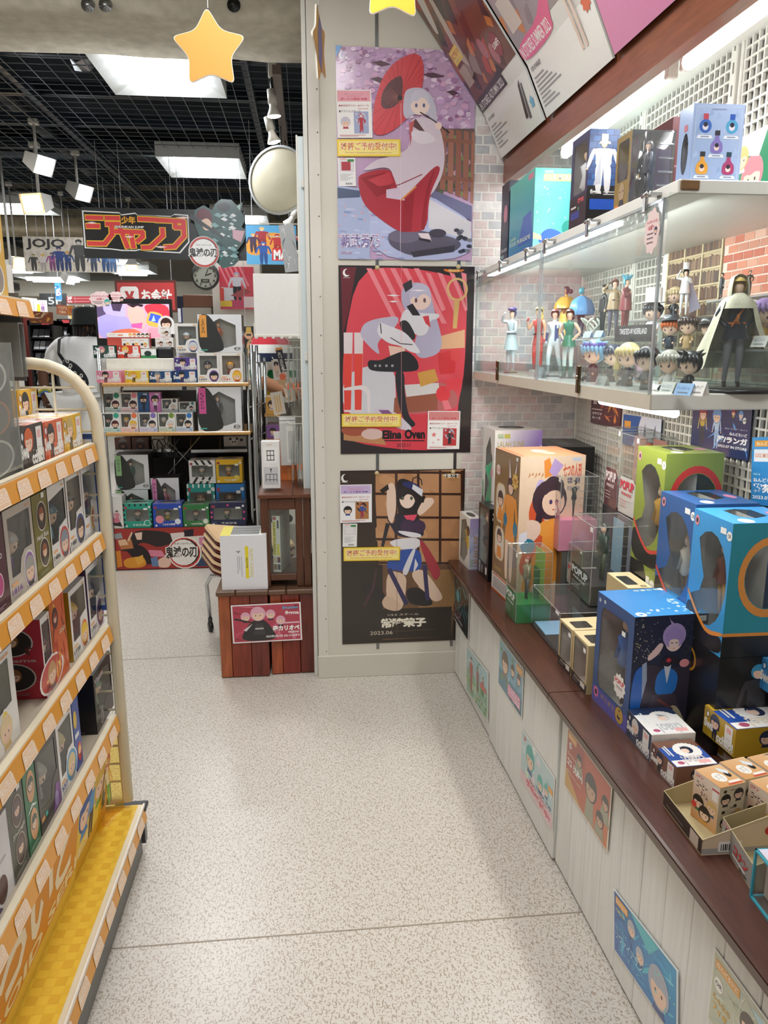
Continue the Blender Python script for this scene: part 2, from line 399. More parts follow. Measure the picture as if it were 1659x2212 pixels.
for r in rows:
 for i in range(-1,10):
  x=.597+i*bl+(bl/2 if r%2 else 0);z=.42+r*bh
  if x<.597:continue
  if x+bl>1.12:continue
  tone=int(abs(sin(x*9+z*4)*3.4+cos(z*7-x*3)*2.2))%7
  k=(rnd.randrange(3),(tone+rnd.randrange(2))%7)
  if k not in cache:
   o4,i4,e=shapes[k[0]];m=MB()
   m.add([(a,0,c)for a,c in o4]+[(a,-e,c)for a,c in i4],[[4,5,6,7],[0,1,5,4],[1,2,6,5],[2,3,7,6],[3,0,4,7]],[pal[k[1]]]*5)
   cache[k]=m.mesh('brick','brick')
  if cnt<300:inst('brick',cache[k],we,(x,3.004,z));cnt+=1
  else:
   o4,i4,e=shapes[k[0]];rest.add([(x+a,3.004,z+c)for a,c in o4]+[(x+a,3.004-e,z+c)for a,c in i4],[[4,5,6,7],[0,1,5,4],[1,2,6,5],[2,3,7,6],[3,0,4,7]],[pal[k[1]]]*5)
if rest.f:o=rest.build('brickwork','brick',we);o['kind']='stuff'
for(y0,y1,lab)in((2.53,2.985,'white square-hole lattice panel in the corner by the brick wall'),(1.99,2.50,'white square-hole lattice panel behind the green window box'),(1.30,1.95,'white square-hole lattice panel behind the teal window box')):
 t=thing('lattice_screen',lab,'screen',(1.0915,y0,.512))
 m=MB();w=y1-y0
 ny=int((w-.03)/.026)
 for i in range(ny+1):y=.012+i*(w-.024)/ny;m.box((-.004,y-.0028,0),(.004,y+.0028,1.80),'e6e3d8')
 for i in range(70):
  z=.02+i*.026
  m.box((-.0035,0,z-.0028),(.0035,w,z+.0028),'e6e3d8')
 o=m.build('lattice','paint',t);o['kind']='stuff'
 m=MB();m.box((-.008,-.02,0),(.006,.006,1.82),'eae7dc',bev=.002);m.box((-.008,w-.006,0),(.006,w+.004,1.82),'eae7dc',bev=.002);m.build('upright','paint',t)
 m=MB()
 for i in range(34):m.box((-.0095,-.010,.03+i*.052),(-.0078,-.006,.055+i*.052),'8a887e')
 m.build('slots','matte',t)['kind']='stuff'
# =================================================================== ceiling luminaires
def troffer(x,y,z,w,d,label,tubes=4,power=0):
 t=thing('ceiling_light',label,'ceiling light',(x,y,z),0,'square ceiling lights in the hall')
 m=MB();a,c,i=w/2,d/2,.1;top=.11
 o4=[(-a,-c),(a,-c),(a,c),(-a,c)];i4=[(-a+i,-c+i*.5),(a-i,-c+i*.5),(a-i,c-i*.5),(-a+i,c-i*.5)]
 pts=[(p[0],p[1],0)for p in o4]+[(p[0],p[1],.05)for p in i4]+[(p[0],p[1],top)for p in o4]
 fs=[[k,(k+1)%4,4+(k+1)%4,4+k][::-1]for k in range(4)]+[[4,5,6,7]]+[[k,(k+1)%4,8+(k+1)%4,8+k]for k in range(4)]+[[8,9,10,11]]
 m.add(pts,fs,'dcdedc').build('housing','paint',t)
 for k in range(tubes):
  yy=-c+i*.5+(k+.5)*(d-i)/tubes
  MB().tube([(-a+i+.015,yy,.03),(a-i-.015,yy,.03)],(d-i)/tubes*.27,'f4faff',10).build('tube','glowhi',t)
  if power:
   lo=area('tube_glow',(0,yy,.03-(d-i)/tubes*.27-.003),w-2*i-.03,(d-i)/tubes*.5,power/tubes,(.97,.98,1));lo.parent=t
 return t
troffer(-.735,4.455,2.78,.62,.64,'square four-tube ceiling light nearest the front beam',4,22)
troffer(-.785,6.52,2.78,.62,.70,'square ceiling light over the middle of the hall',3,24)
troffer(-3.0,8.52,2.78,.8,.66,'ceiling light at the left edge behind the yellow box',3,30)
p=PY(515,465,8.6);troffer(p.x,8.9,p.z,.6,.6,'ceiling light half hidden behind the long black banner',3)
p=PY(283,588,11);troffer(p.x,11,p.z,.6,.6,'far ceiling light just above the cash desk sign',2)
p=PY(262,566,10.4);troffer(p.x,10.4,p.z,.4,.5,'small far ceiling light below the black banner',2)
p=PY(120,604,11.5);troffer(p.x,11.4,p.z,.85,.6,'wide far ceiling light under the pale banner with black letters',2)
p=PY(40,585,10.5);troffer(p.x,10.5,p.z,.5,.5,'far ceiling light at the left edge beside the pale banner',2)
def spot(px,py,Y,s,yaw,pitch,label,warm=False,name='spotlight'):
 p=PY(px,py,Y);t=thing(name,label,'spotlight',p,0,'hall spotlights')
 R=M4.Rotation(yaw,4,'Z')@M4.Rotation(pitch,4,'X')
 m=MB();m.M=R
 a=s;pts=[(-a,-a*.9,-a*.75),(a,-a*.9,-a*.75),(a,-a*.9,a*.75),(-a,-a*.9,a*.75),(-a*.5,a,-a*.45),(a*.5,a,-a*.45),(a*.5,a,a*.45),(-a*.5,a,a*.45)]
 m.add(pts,[[0,1,5,4],[1,2,6,5],[2,3,7,6],[3,0,4,7],[4,5,6,7]],'c4c2bc').build('head','paint',t)
 m=MB();m.M=R;m.add([(-a*.82,-a*.84,-a*.6),(a*.82,-a*.84,-a*.6),(a*.82,-a*.84,a*.6),(-a*.82,-a*.84,a*.6)],[[0,1,2,3]],'ffd9a0' if warm else 'eef6ff').build('lamp','glowhi',t)
 m=MB();m.tube([(0,0,a*.6),(0,0,2.86-p.z)],a*.12,'c9c7c0',8);m.box((-a*.35,-a*.3,2.83-p.z),(a*.35,a*.3,2.86-p.z),'d5d3cc');m.build('bracket','paint',t)
 return t
spot(80,350,5.6,.08,1.1,.45,'upper white spotlight of the left pair, shining cold white')
spot(168,410,6.4,.08,1.1,.45,'lower white spotlight of the left pair, above the long black banner')
spot(85,438,6.2,.095,-.35,.25,'spotlight glowing warm orange at upper left',True)
spot(35,565,7.6,.07,.9,.3,'small warm spotlight left of the pale banner',True)
spot(146,600,8.0,.06,1.1,.5,'white spotlight hanging under the pale banner')
spot(286,570,8.2,.06,0,.9,'warm spotlight above the cash desk sign',True)
def bulb(px,py,Y,ang,label):
 p=PY(px,py,Y);t=thing('bulb_spotlight',label,'spotlight',p,0,'bulb spotlights on the track by the display panel')
 R=M4.Rotation(ang,4,'Y');s=.026
 m=MB();m.M=R;m.lathe([(0,s*4.6),(s*.8,s*4.6),(s*.85,s*2.2),(s*.6,s*2.1)],'cfcdc6',14).build('socket','paint',t)
 m=MB();m.M=R;m.lathe([(s*.6,s*2.1),(s*.75,s*1.3),(s*1.35,0),(s*1.3,-s*.15)],'dddbd4',16).build('reflector','paint',t)
 m=MB();m.M=R;m.lathe([(s*1.28,-s*.12),(s*.8,-s*.3),(0,-s*.35)],'fff6e6',16).build('lens','glow',t)
 m=MB();m.tube([(0,0,s*3),(-s*.4,s,s*6),(-s*.2,s,s*7.5)],.007,'2b2d2e',6);m.tube([(-s*.2,s,s*7),(-s*.2,s,max(s*8,2.61-p.z))],.005,'2b2d2e',6);m.box((-s*.9,s*.4,s*7),(s*.7,s*1.8,s*9.5),'d8d6cf',bev=.004);m.build('arm','paint',t)
bulb(592,250,4.1,-.1,'upper bulb spotlight on the track by the display panel')
bulb(592,306,4.2,-.25,'second bulb spotlight on the track, pointing at the round mirror')
bulb(612,452,4.6,.5,'lower bulb spotlight under the round mirror')
bulb(622,486,4.9,.6,'lowest bulb spotlight above the hanging packs')
tr=tag(MB().box((-.13,3.8,2.60),(-.09,8,2.64),'5d5048').build('lighting_track','paint'),'dark lighting track running along the hall above the bulb spotlights','track')
c=PY(603,390,4.4);t=thing('convex_mirror','large round white mirror hung by the display panel','mirror',c)
mm=M4.Rotation(-.35,4,'Z')
m=MB();m.M=mm@M4.Rotation(pi/2,4,'X');m.lathe([(0,.03),(.08,.026),(.14,.012),(.165,0)],'c4bea8',32).build('dish','paint',t)
m=MB();m.M=mm@M4.Rotation(pi/2,4,'X');m.lathe([(.162,-.006),(.176,-.004),(.178,.006),(.166,.008)],'b9bcbc',32).build('rim','paint',t)
m=MB();m.tube([(.02,.02,.0),(.09,.04,.05),(.11,.1,.03),(.11,.2,-.06)],.008,'dddad0',8).build('bracket','paint',t)
# =================================================================== generic builders: dolls, printed boxes, posters
def doll(m,x,y,z,h,hair,cloth,leg='333',skin='f0cdb6',tall=False,turn=0):
 keepM=m.M;m.M=(keepM or M4())@M4.Translation((x,y,z))@M4.Rotation(turn,4,'Z')
 if tall:
  for s in(-1,1):
   m.tube([(s*.05*h,0,0),(s*.055*h,0,.26*h),(s*.05*h,0,.5*h)],1,leg,6,rr=[.022*h,.03*h,.05*h])
   m.tube([(s*.1*h,0,.8*h),(s*.15*h,-.01*h,.64*h),(s*.13*h,-.06*h,.5*h)],1,cloth,6,rr=[.035*h,.027*h,.02*h])
  m.lathe([(.07*h,.45*h),(.1*h,.5*h),(.075*h,.64*h),(.11*h,.78*h),(.03*h,.84*h),(.026*h,.88*h)],[cloth]*4+[skin],10)
  m.ell((0,0,.92*h),(.062*h,.066*h,.08*h),skin,10,8)
  m.ell((0,.008*h,.93*h),(.074*h,.078*h,.09*h),hair,10,8,lambda a,b,c:c>.25 or b>.1)
 else:
  for s in(-1,1):
   m.tube([(s*.07*h,0,0),(s*.065*h,0,.2*h)],.05*h,leg,6)
   m.tube([(s*.1*h,0,.4*h),(s*.19*h,-.03*h,.24*h)],1,cloth,6,rr=[.045*h,.038*h])
  m.lathe([(.1*h,.15*h),(.14*h,.18*h),(.1*h,.42*h),(.03*h,.46*h)],cloth,10)
  m.ell((0,0,.66*h),(.23*h,.22*h,.22*h),skin,12,8)
  m.ell((0,.01*h,.69*h),(.265*h,.26*h,.265*h),hair,14,9,lambda a,b,c:c>.22 or b>.05)
  for s in(-1,1):m.ell((s*.085*h,-.205*h,.63*h),(.022*h,.012*h,.035*h),'4a3438',6,4)
 m.M=keepM
FR={'F':lambda w,d,h:(frame((0,0,0),(1,0,0),(0,0,1)),w,h),'R':lambda w,d,h:(frame((w,0,0),(0,1,0),(0,0,1)),d,h),
'L':lambda w,d,h:(frame((0,d,0),(0,-1,0),(0,0,1)),d,h),'T':lambda w,d,h:(frame((0,0,h),(1,0,0),(0,1,0)),w,d)}
def gbox(name,label,cat,PL,PR,h,d,cols,win=None,art=None,inner='55504c',dl=None,mat='card',group=None,film='film',sticker=None):
 PL=V(PL);PR=V(PR);PR.z=PL.z;ax=PR-PL;w=ax.length
 t=thing(name,label,cat,PL,atan2(ax.y,ax.x),group)
 win=win or{};art=art or{}
 g=lambda k:cols.get(k)or cols.get('S')or cols['F']
 m=MB()
 for k in 'FRLT':
  fr,fw,fh=FR[k](w,d,h)
  if k in win:
   m.M=fr;holes=[[(u*fw,v*fh)for u,v in q]for q in win[k]]
   m.tess([[(0,0),(fw,0),(fw,fh),(0,fh)]]+holes,g(k));m.M=None
  else:
   m.M=fr;m.add([(0,0,0),(fw,0,0),(fw,fh,0),(0,fh,0)],[[0,1,2,3]],g(k));m.M=None
 m.add([(0,d,0),(w,d,0),(w,d,h),(0,d,h)],[[0,3,2,1]],g('B'));m.add([(0,0,0),(w,0,0),(w,d,0),(0,d,0)],[[0,3,2,1]],g('B'))
 e=.0008
 m.build('body',mat,t)
 if win:
  i=min(.004,w*.06,d*.06);D_=min(d-i,.085)if len(win)>1 else min(d-i,.05)
  p=[(i,i,i),(w-i,i,i),(w-i,D_,i),(i,D_,i),(i,i,h-i),(w-i,i,h-i),(w-i,D_,h-i),(i,D_,h-i)]
  fs=[[3,2,6,7],[0,1,2,3]]
  if 'L' not in win:fs.append([0,3,7,4])
  if 'R' not in win:fs.append([2,1,5,6])
  if 'T' not in win:fs.append([7,6,5,4])
  if 'F' not in win:fs.append([1,0,4,5])
  MB().add(p,fs,mixc(inner,'ecebe6',.5)).build('tray','matte',t)  # colour mixed towards white, standing in for light inside the closed box
  m=MB()
  for k,loops in win.items():
   fr,fw,fh=FR[k](w,d,h);m.M=fr
   for q in loops:m.tess([[(u*fw,v*fh)for u,v in q]],'fff',-.0006)
  m.build('window_film',film,t)
  if dl:
   m=MB()
   for q in(dl if isinstance(dl,list)else[dl]):
    hh=q[0]*h;doll(m,w*q[5]if len(q)>5 else w*.45,min(d*.45,D_*.5),h*.06 if hh>.6*h else h*.2,hh,q[1],q[2],q[3],tall=q[4])
   m.build('figurine','plastic',t)
 if art:
  A=[];
  pr=MB();tx=MB()
  for k,fn in art.items():
   fr,fw,fh=FR[k](w,d,h);a=Art(fw,fh,fr);fn(a);
   for src,dst in((a.pr,pr),(a.tx,tx)):
    o=len(dst.v);dst.v+=src.v;dst.f+=[[o+q for q in f]for f in src.f];dst.c+=src.c;dst.sm+=src.sm
  if pr.f:pr.build('print',mat,t)
  if tx.f:tx.build('lettering',mat,t)
 if sticker:
  k,u,v=sticker;fr,fw,fh=FR[k](w,d,h);m=MB();m.M=fr;m.box((u*fw,v*fh,.0006),(u*fw+.016,v*fh+.011,.0012),'f4f4f0');m.build('price_sticker','paper',t)
 return t
def sheet(name,label,TL,TR,BR,BL,col,art,mat='poster',cat='poster',group=None,th=.0012,back=None,grow=0):
 TL,TR,BR,BL=map(V,(TL,TR,BR,BL))
 x=((TR-TL)+(BR-BL));y=((TL-BL)+(TR-BR));W=x.length/2;H=y.length/2
 x.normalize();c=(TL+TR+BR+BL)/4;y=(y-x*y.dot(x)).normalized();n=x.cross(y)
 o=c-x*W/2-y*H/2
 t=thing(name,label,cat,o,0,group)
 fr=frame((0,0,0),x,y)
 m=MB();m.M=fr;m.plate([[(0,0),(W,0),(W,H),(0,H)]],th,col,back or col);m.build('sheet',mat,t)
 if art:a=Art(W,H,fr,z0=th+.0002);art(a);a.done(t,mat)
 return t
# =================================================================== RIGHT-HAND COUNTER
ZT=.51
def XF(y):return.570+.0235*(3-y)
def XC(y):return.607+.028*(3-y)
ang=-atan2(.028,1)
NC=V((-1,-.028,0)).normalized()
def PC(px,py,off=0):d=ray(px,py);p0=V((XC(3),3,0))+NC*off;return EYE+d*((p0-EYE).dot(NC)/d.dot(NC))
units=[(2.985,2.41,'white plank-fronted counter unit against the pillar'),(2.405,1.745,'white plank-fronted counter unit under the worktop joint'),(1.74,1.09,'white plank-fronted counter unit below the kraft tray'),(1.085,.30,'white plank-fronted counter unit nearest the camera')]
rnd=random.Random(11)
for k,(y1,y0,lab)in enumerate(units):
 off=(.0,.006,.0,.004)[k]
 t=thing('display_counter',lab,'counter',(XC(y1)-off,y1,0),-pi/2+.028)
 w=y1-y0;dx=1.07-XC(y0)
 MB().box((.002,.02,.0),(w-.002,dx-.03,.483),'c9c8c0').build('carcass','paint',t)
 n=max(5,round(w/.094));pw=w/n
 for i in range(n):
  c=jit('e7e8e3',.03,rnd)
  MB().box((i*pw+.0008,rnd.uniform(0,.0012),.012),((i+1)*pw-.0008,.02,.484),c,bev=.0016).build('plank','boardv',t)
for k,(y1,y0,lab)in enumerate(((2.985,1.735,'far length of the dark brown worktop, up to the joint'),(1.732,.25,'near length of the dark brown worktop, below the kraft tray'))):
 t=thing('worktop',lab,'worktop',(0,0,0))
 m=MB();e=.004;z0,z1=ZT-.026,ZT
 P=[(XF(y1),y1),(XF(y0),y0),(1.075,y0),(1.075,y1)]
 pts=[(P[0][0]+e,P[0][1],z0),(P[1][0]+e,P[1][1],z0),(P[2][0],P[2][1],z0),(P[3][0],P[3][1],z0)]
 pts+=[(P[0][0],y1,z0+e),(P[1][0],y0,z0+e),(P[0][0],y1,z1-e),(P[1][0],y0,z1-e),(P[0][0]+e,y1,z1),(P[1][0]+e,y0,z1),(1.075,y0,z1),(1.075,y1,z1)]
 m.add(pts,[[0,3,2,1],[0,1,5,4],[4,5,7,6],[6,7,9,8],[8,9,10,11],[1,2,10,9,7,5],[3,0,4,6,8,11]],'4e2c20').build('board','wood',t)
 m=MB();ex=.0012
 m.add([(P[0][0]-ex,y1,z0+e),(P[1][0]-ex,y0,z0+e),(P[1][0]-ex,y0,z1-e*1.5),(P[0][0]-ex,y1,z1-e*1.5)],[[0,1,2,3]],'5c4636').build('edge_band','wood',t)
def CP(name,label,q,col,art):
 p=[PC(*a,off=.0024)for a in q];o=.0075 if min(v.y for v in p)<2.41 and max(v.y for v in p)>1.745 else(.0055 if max(v.y for v in p)<1.1 else.0024)
 p=[PC(*a,off=o)for a in q];return sheet(name,label,*p,col,art)
def blobs(a,n,cols,r0,r1,seed,box=(0,0,1,1)):
 R=random.Random(seed)
 for _ in range(n):r=R.uniform(r0,r1);a.E(R.uniform(box[0],box[2]),R.uniform(box[1],box[3]),r,R.choice(cols),R.uniform(.7,1.5),10)
def streaks(a,n,cols,seed,box=(0,0,1,1),L=.3,wd=.02):
 R=random.Random(seed)
 for _ in range(n):
  u=R.uniform(box[0],box[2]);v=R.uniform(box[1],box[3]);t=R.uniform(0,2*pi);l=R.uniform(.3,1)*L;q=R.uniform(.3,1)*wd
  clampu=lambda x:min(box[2],max(box[0],x));clampv=lambda x:min(box[3],max(box[1],x))
  dx,dy=cos(t)*l,sin(t)*l;nx,ny=-sin(t)*q,cos(t)*q
  a.P([(clampu(u-dx),clampv(v-dy)),(clampu(u+nx),clampv(v+ny)),(clampu(u+dx),clampv(v+dy)),(clampu(u-nx),clampv(v-ny))],R.choice(cols))
def artA(a):
 a.R(.03,.03,.97,.97,'1d2326');streaks(a,40,['2f8f98','39b4c0','1b4a55','77828a','10181c','5a4a50'],3,(.05,.1,.95,.95),.25,.03)
 a.E(.3,.62,.13,'47b7c4');a.T('SUPER METAL FIGURE',.08,.1,.62,.16,'e8e2dc',.01);a.T('2023.09 IN STORES',.08,.19,.5,.235,'d86a90',.01);a.R(.08,.28,.45,.36,'46535c')
def artB(a):
 a.R(.03,.03,.97,.97,'8fc3a6');a.R(.03,.55,.97,.97,'a9d3dc');blobs(a,26,['5f9c54','4f8f5a','8dbf6a','d7e6c4','66a86a'],.03,.09,4,(.06,.06,.94,.45));streaks(a,16,['e8f0ec','6fae9c','cfe6e8'],5,(.05,.5,.95,.95),.2,.03)
 a.person(.25,.1,.8,'3c2c2a','c4443a','b83a34');a.person(.55,.3,.55,'4a3430','b5483e','8a3a34');a.person(.78,.35,.42,'4c3a30','c0564a','3c6a54')
 a.T('プロジェクト',.42,.2,.92,.31,'f4f4e8',.03);a.T('てのひらフィギュア',.40,.11,.92,.18,'e6f0c8',.02);a.R(.66,.5,.92,.6,'d8593c')
def artC(a):
 a.R(.02,.02,.98,.98,'7fb4cc');a.R(.02,.02,.98,.4,'4d86a0');blobs(a,14,['a9cfdf','5c9ab4','6e8f62'],.04,.12,6,(.08,.1,.92,.9))
 a.chibi(.28,.62,.24,'6a5240','8a7a66');a.chibi(.6,.68,.13,'5a4a40','42627a');a.chibi(.84,.66,.12,'6a5648','6a8aa0')
 a.R(.74,.8,.97,.95,'f2a93a');a.T('ねんどろいど',.76,.84,.95,.91,'fff4dc',.02)
 a.P([(.42,.08),(.92,.10),(.92,.34),(.42,.30)],'e994b8')
 for i,s in enumerate(('ついに登場','2023年予約受付中','フィギュア')):a.T(s,.44,.12+i*.07,.9,.17+i*.07,'fff',.03)
 a.R(.5,.04,.95,.07,'24425a')
def artD(a):
 a.R(.02,.02,.98,.98,'bcd8dc');blobs(a,24,['e8f2f0','d6ecd8','9ac8cc','f0dde2','cfe6ea'],.04,.11,7,(.06,.06,.94,.94));a.P([(.02,.02),(.98,.02),(.98,.3),(.02,.2)],'e9c9ce')
 a.chibi(.3,.66,.24,'35b0a8','2d4b8c');a.chibi(.62,.5,.15,'42b7ae','33508c');a.chibi(.8,.56,.12,'4dbab0','2d4a84')
 a.P([(.1,.95),(.17,.88),(.1,.85)],'d8453c');a.R(.84,.62,.97,.72,'f0a63c')
 a.T('ねんどろいど',.3,.22,.92,.3,'d8405a',.04);a.T('予約受付中!',.2,.08,.92,.2,'e04a62',.05);a.T('2023年 発売',.5,.32,.94,.37,'2d4a84',.02)
def artE(a):
 a.P([(.02,.02),(.98,.02),(.98,.98),(.02,.98)],['b24a34','d07a3c','b8452f','a63c30']);a.P([(.55,.3),(.98,.5),(.98,.98),(.4,.98)],'c65a38');a.P([(.02,.02),(.42,.02),(.02,.34)],'c89a4c')
 for(u,v,r)in((.32,.72,.11),(.6,.56,.22),(.9,.64,.12),(.82,.3,.13)):a.P([(u-.1,v-r*2.4 if v>.5 else.04),(u+.1,v-r*2.4 if v>.5 else.04),(u+.06,v-r*.4),(u-.06,v-r*.4)],'9a9a80');a.chibi(u,v,r,'2c2724','9c9c84','c9a184')
 a.R(.04,.86,.24,.97,'eaa63c');a.T('ねんどろいど',.05,.89,.23,.945,'fff2d8',.02);a.E(.1,.77,.055,'f4f0e6');a.T('OR',.07,.75,.13,.79,'33466a',.03)
 a.T('ねんどろいど',.05,.6,.26,.66,'f2e6d0',.02);a.T('ココ（九井一）',.05,.42,.42,.56,'fff',.05);a.T('2023年5月10日(水) 21:00まで',.05,.3,.4,.36,'f4e6c0',.015)
def artF(a):
 a.P([(.02,.02),(.98,.02),(.98,.98),(.02,.98)],['1f66b4','1c86c4','2f9ed0','164f96']);streaks(a,30,['3fb4dc','6fd0e2','1a5aa4','2d86c8','48c0d8'],9,(.04,.04,.96,.96),.22,.03)
 a.P([(.3,.98),(.6,.7),(.75,.98)],'4cc0cc')
 a.chibi(.32,.72,.13,'b4bac4','3a4a78');a.chibi(.46,.48,.13,'b4bac4','2f3f70');a.chibi(.74,.38,.3,'aab2c0','34508c')
 a.R(.05,.82,.26,.94,'f0a83a');a.T('ねんどろいど',.06,.85,.25,.91,'fff6e0',.02);a.T('好評受付中',.05,.7,.2,.76,'e6f2b0',.02)
 a.T('ねんどろいど',.05,.42,.24,.5,'8fe0f0',.01);a.T('リヴァイアサン',.05,.26,.5,.4,'bfeef6',.01);a.T('フィギュア',.1,.12,.46,.2,'7fd8ec',0)
 R=random.Random(3)
 for i in range(8):u,v=R.uniform(.6,.95),R.uniform(.08,.9);a.P([(u,v),(u+.03,v+.02),(u+.01,v+.05)],'6fd8d0')
def artG(a):
 a.R(.02,.02,.98,.98,'c3c7ae');streaks(a,30,['a4ad8e','d8dcc8','8f9a7c','b8c4b8','e2e4d4'],10,(.04,.04,.96,.96),.3,.02);a.P([(.55,.9),(.98,.98),(.98,.6)],'bcdfe8')
 a.chibi(.55,.6,.17,'57463a','b8b49a');a.chibi(.82,.36,.14,'6a5848','c8c4a8')
 a.R(.05,.8,.4,.92,'eaa63c');a.T('ねんどろいど',.07,.83,.38,.9,'fff6e0',.02);a.E(.12,.62,.09,'f6f4ea');a.T('OR',.07,.59,.17,.65,'2c2a28',.03)
 a.T('みんなの',.05,.38,.3,.46,'d9a62c',.03);a.T('フィギュア',.06,.24,.42,.35,'e2b23a',.04)
CP('counter_poster','dark teal and black poster on the counter front, closest to the pillar',[(986,1243),(1018.4,1290.7),(1009,1378),(975,1324.5)],'e8e8e2',artA)
CP('counter_poster','green outdoor poster with a red-dressed doll, low on the counter front',[(1010.7,1395),(1058.4,1459.8),(1052,1553.6),(1005,1487.5)],'eceae4',artB)
CP('counter_poster','sky blue poster with a brown-haired doll and pink caption',[(1081.5,1380),(1134,1447.5),(1126,1550.5),(1075,1472)],'eceae4',artC)
CP('counter_poster','pale poster with teal-haired dolls and red lettering',[(1128,1572),(1200,1682.8),(1193.7,1798),(1124,1678)],'eceae4',artD)
CP('counter_poster','red orange poster with four black-haired dolls in grey coats',[(1226.6,1572),(1324,1699.7),(1312,1844),(1220,1692)],'e6dcc8',artE)
CP('counter_poster','blue poster with silver-haired dolls on the near counter unit',[(1330,1908),(1472,2126),(1459,2225),(1322,2058)],'e6eef0',artF)
CP('counter_poster','pale forest poster at the bottom corner of the counter front',[(1547,2043),(1700,2268),(1690,2440),(1526,2200)],'ecebe2',artG)
# =================================================================== FASCIA, SLOPING HEAD AND TUBES OVER THE COUNTER
def XA(y):return.757+.0244*(3-y)
t=thing('fascia','brown wooden fascia board running above the showcase','fascia',(0,0,0))
y0,y1=.3,2.995
MB().add([(XA(y1),y1,1.99),(XA(y0),y0,1.99),(XA(y0),y0,2.12),(XA(y1),y1,2.12),(XA(y1)+.035,y1,1.99),(XA(y0)+.035,y0,1.99),(XA(y0)+.035,y0,2.12),(XA(y1)+.035,y1,2.12)],
[[3,2,1,0],[0,1,5,4],[4,5,6,7],[2,3,7,6],[1,2,6,5],[0,4,7,3]],'84492f').build('board','wood',t)
MB().add([(XA(y1)+.003,y1,2.12),(XA(y0)+.003,y0,2.12),(XA(y0)-.36,y0,2.70),(XA(y1)-.36,y1,2.70),(XA(y1)+.033,y1,2.12),(XA(y0)+.033,y0,2.12),(XA(y0)-.33,y0,2.70),(XA(y1)-.33,y1,2.70)],
[[3,2,1,0],[4,5,6,7],[0,4,7,3],[1,2,6,5],[2,3,7,6]],'221a17').build('sloping_head','matte',t)
struct(MB().box((.82,.2,2.113),(1.10,2.99,2.15),'e8e6de').build('trim_1','wallpaint'))
for(yy0,yy1,x,lab)in((1.98,2.80,.925,'far fluorescent tube under the fascia'),(1.08,1.94,.935,'near fluorescent tube under the fascia, very bright')):
 t=thing('tube_light',lab,'tube light',(x,yy0,2.07),0,None)
 w=yy1-yy0
 MB().box((-.035,0,.005),(.035,w,.04),'efefe9',bev=.004).build('batten','paint',t)
 for a_ in(0,w-.02):MB().box((-.015,a_,-.035),(.015,a_+.02,.006),'efefe9',bev=.003).build('lamp_holder','paint',t)
 MB().tube([(0,.02,-.02),(0,w-.02,-.02)],.018,'f6fbff',12).build('tube','glow',t)
class Curl:
 def __init__(s,P0,ydir,xs,zs):s.P0,s.y,s.xs,s.zs=P0,ydir,xs,zs
 def __matmul__(s,p):
  k=0 if p.y<=.16 else 1
  b=((-.42,.907),(-.60,.80))[k];o=(0,0)if k==0 else(-.42*.16,.907*.16);r=p.y-(0 if k==0 else.16)
  n=(-b[1],b[0])
  return V((s.xs*0+o[0]+b[0]*r+n[0]*p.z,0,o[1]+b[1]*r+n[1]*p.z))+s.y*p.x
class ArtC(Art):pass
def hung(label,yl,yr,z,art,up=.36):
 P0=V((XA(yl)-.012,yl,z));P1=V((XA(yr)-.012,yr,z));yd=(P1-P0).normalized();W=(P1-P0).length;H=.70
 t=thing('hanging_poster',label,'poster',P0,0)
 cu=Curl(P0,yd,0,0)
 m=MB();m.M=cu
 for a,b_ in((0,.16),(.16,H)):
  m.add([(0,a,.0),(W,a,.0),(W,b_-.00001 if b_==.16 else b_,.0),(0,b_-.00001 if b_==.16 else b_,.0)],[[0,1,2,3]],'eeeeea')
  m.add([(0,a,-.006),(W,a,-.006),(W,b_,-.006),(0,b_,-.006)],[[3,2,1,0]],'222')
 for x in(0,W):m.add([(x,0,0),(x,.16,0),(x,H,0),(x,H,-.006),(x,.16,-.006),(x,0,-.006)],[[0,1,4,5],[1,2,3,4]],'d8d8d4')
 m.build('sheet','poster',t)
 a=Art(W,H,cu,z0=.0008);art(a);a.done(t,'poster');return t
SPL=.16/.70
def lab_yellow(a,u,v,w=.2,h=.075):
 a.P([(u,v),(u+w,v+.0),(u+w,v+h),(u,v+h)],'f1d23c');a.P([(u+.01,v+.008),(u+w-.01,v+.008),(u+w-.01,v+h-.008),(u+.01,v+h-.008)],'f7e27a')
 a.T('好評ご予約受付中!',u+.015,v+h*.36,u+w-.015,v+h*.82,'d9683c',.03);a.T('This item is Reservation product. Coming soon.',u+.03,v+h*.14,u+w-.03,v+h*.27,'b04a4a',.0)
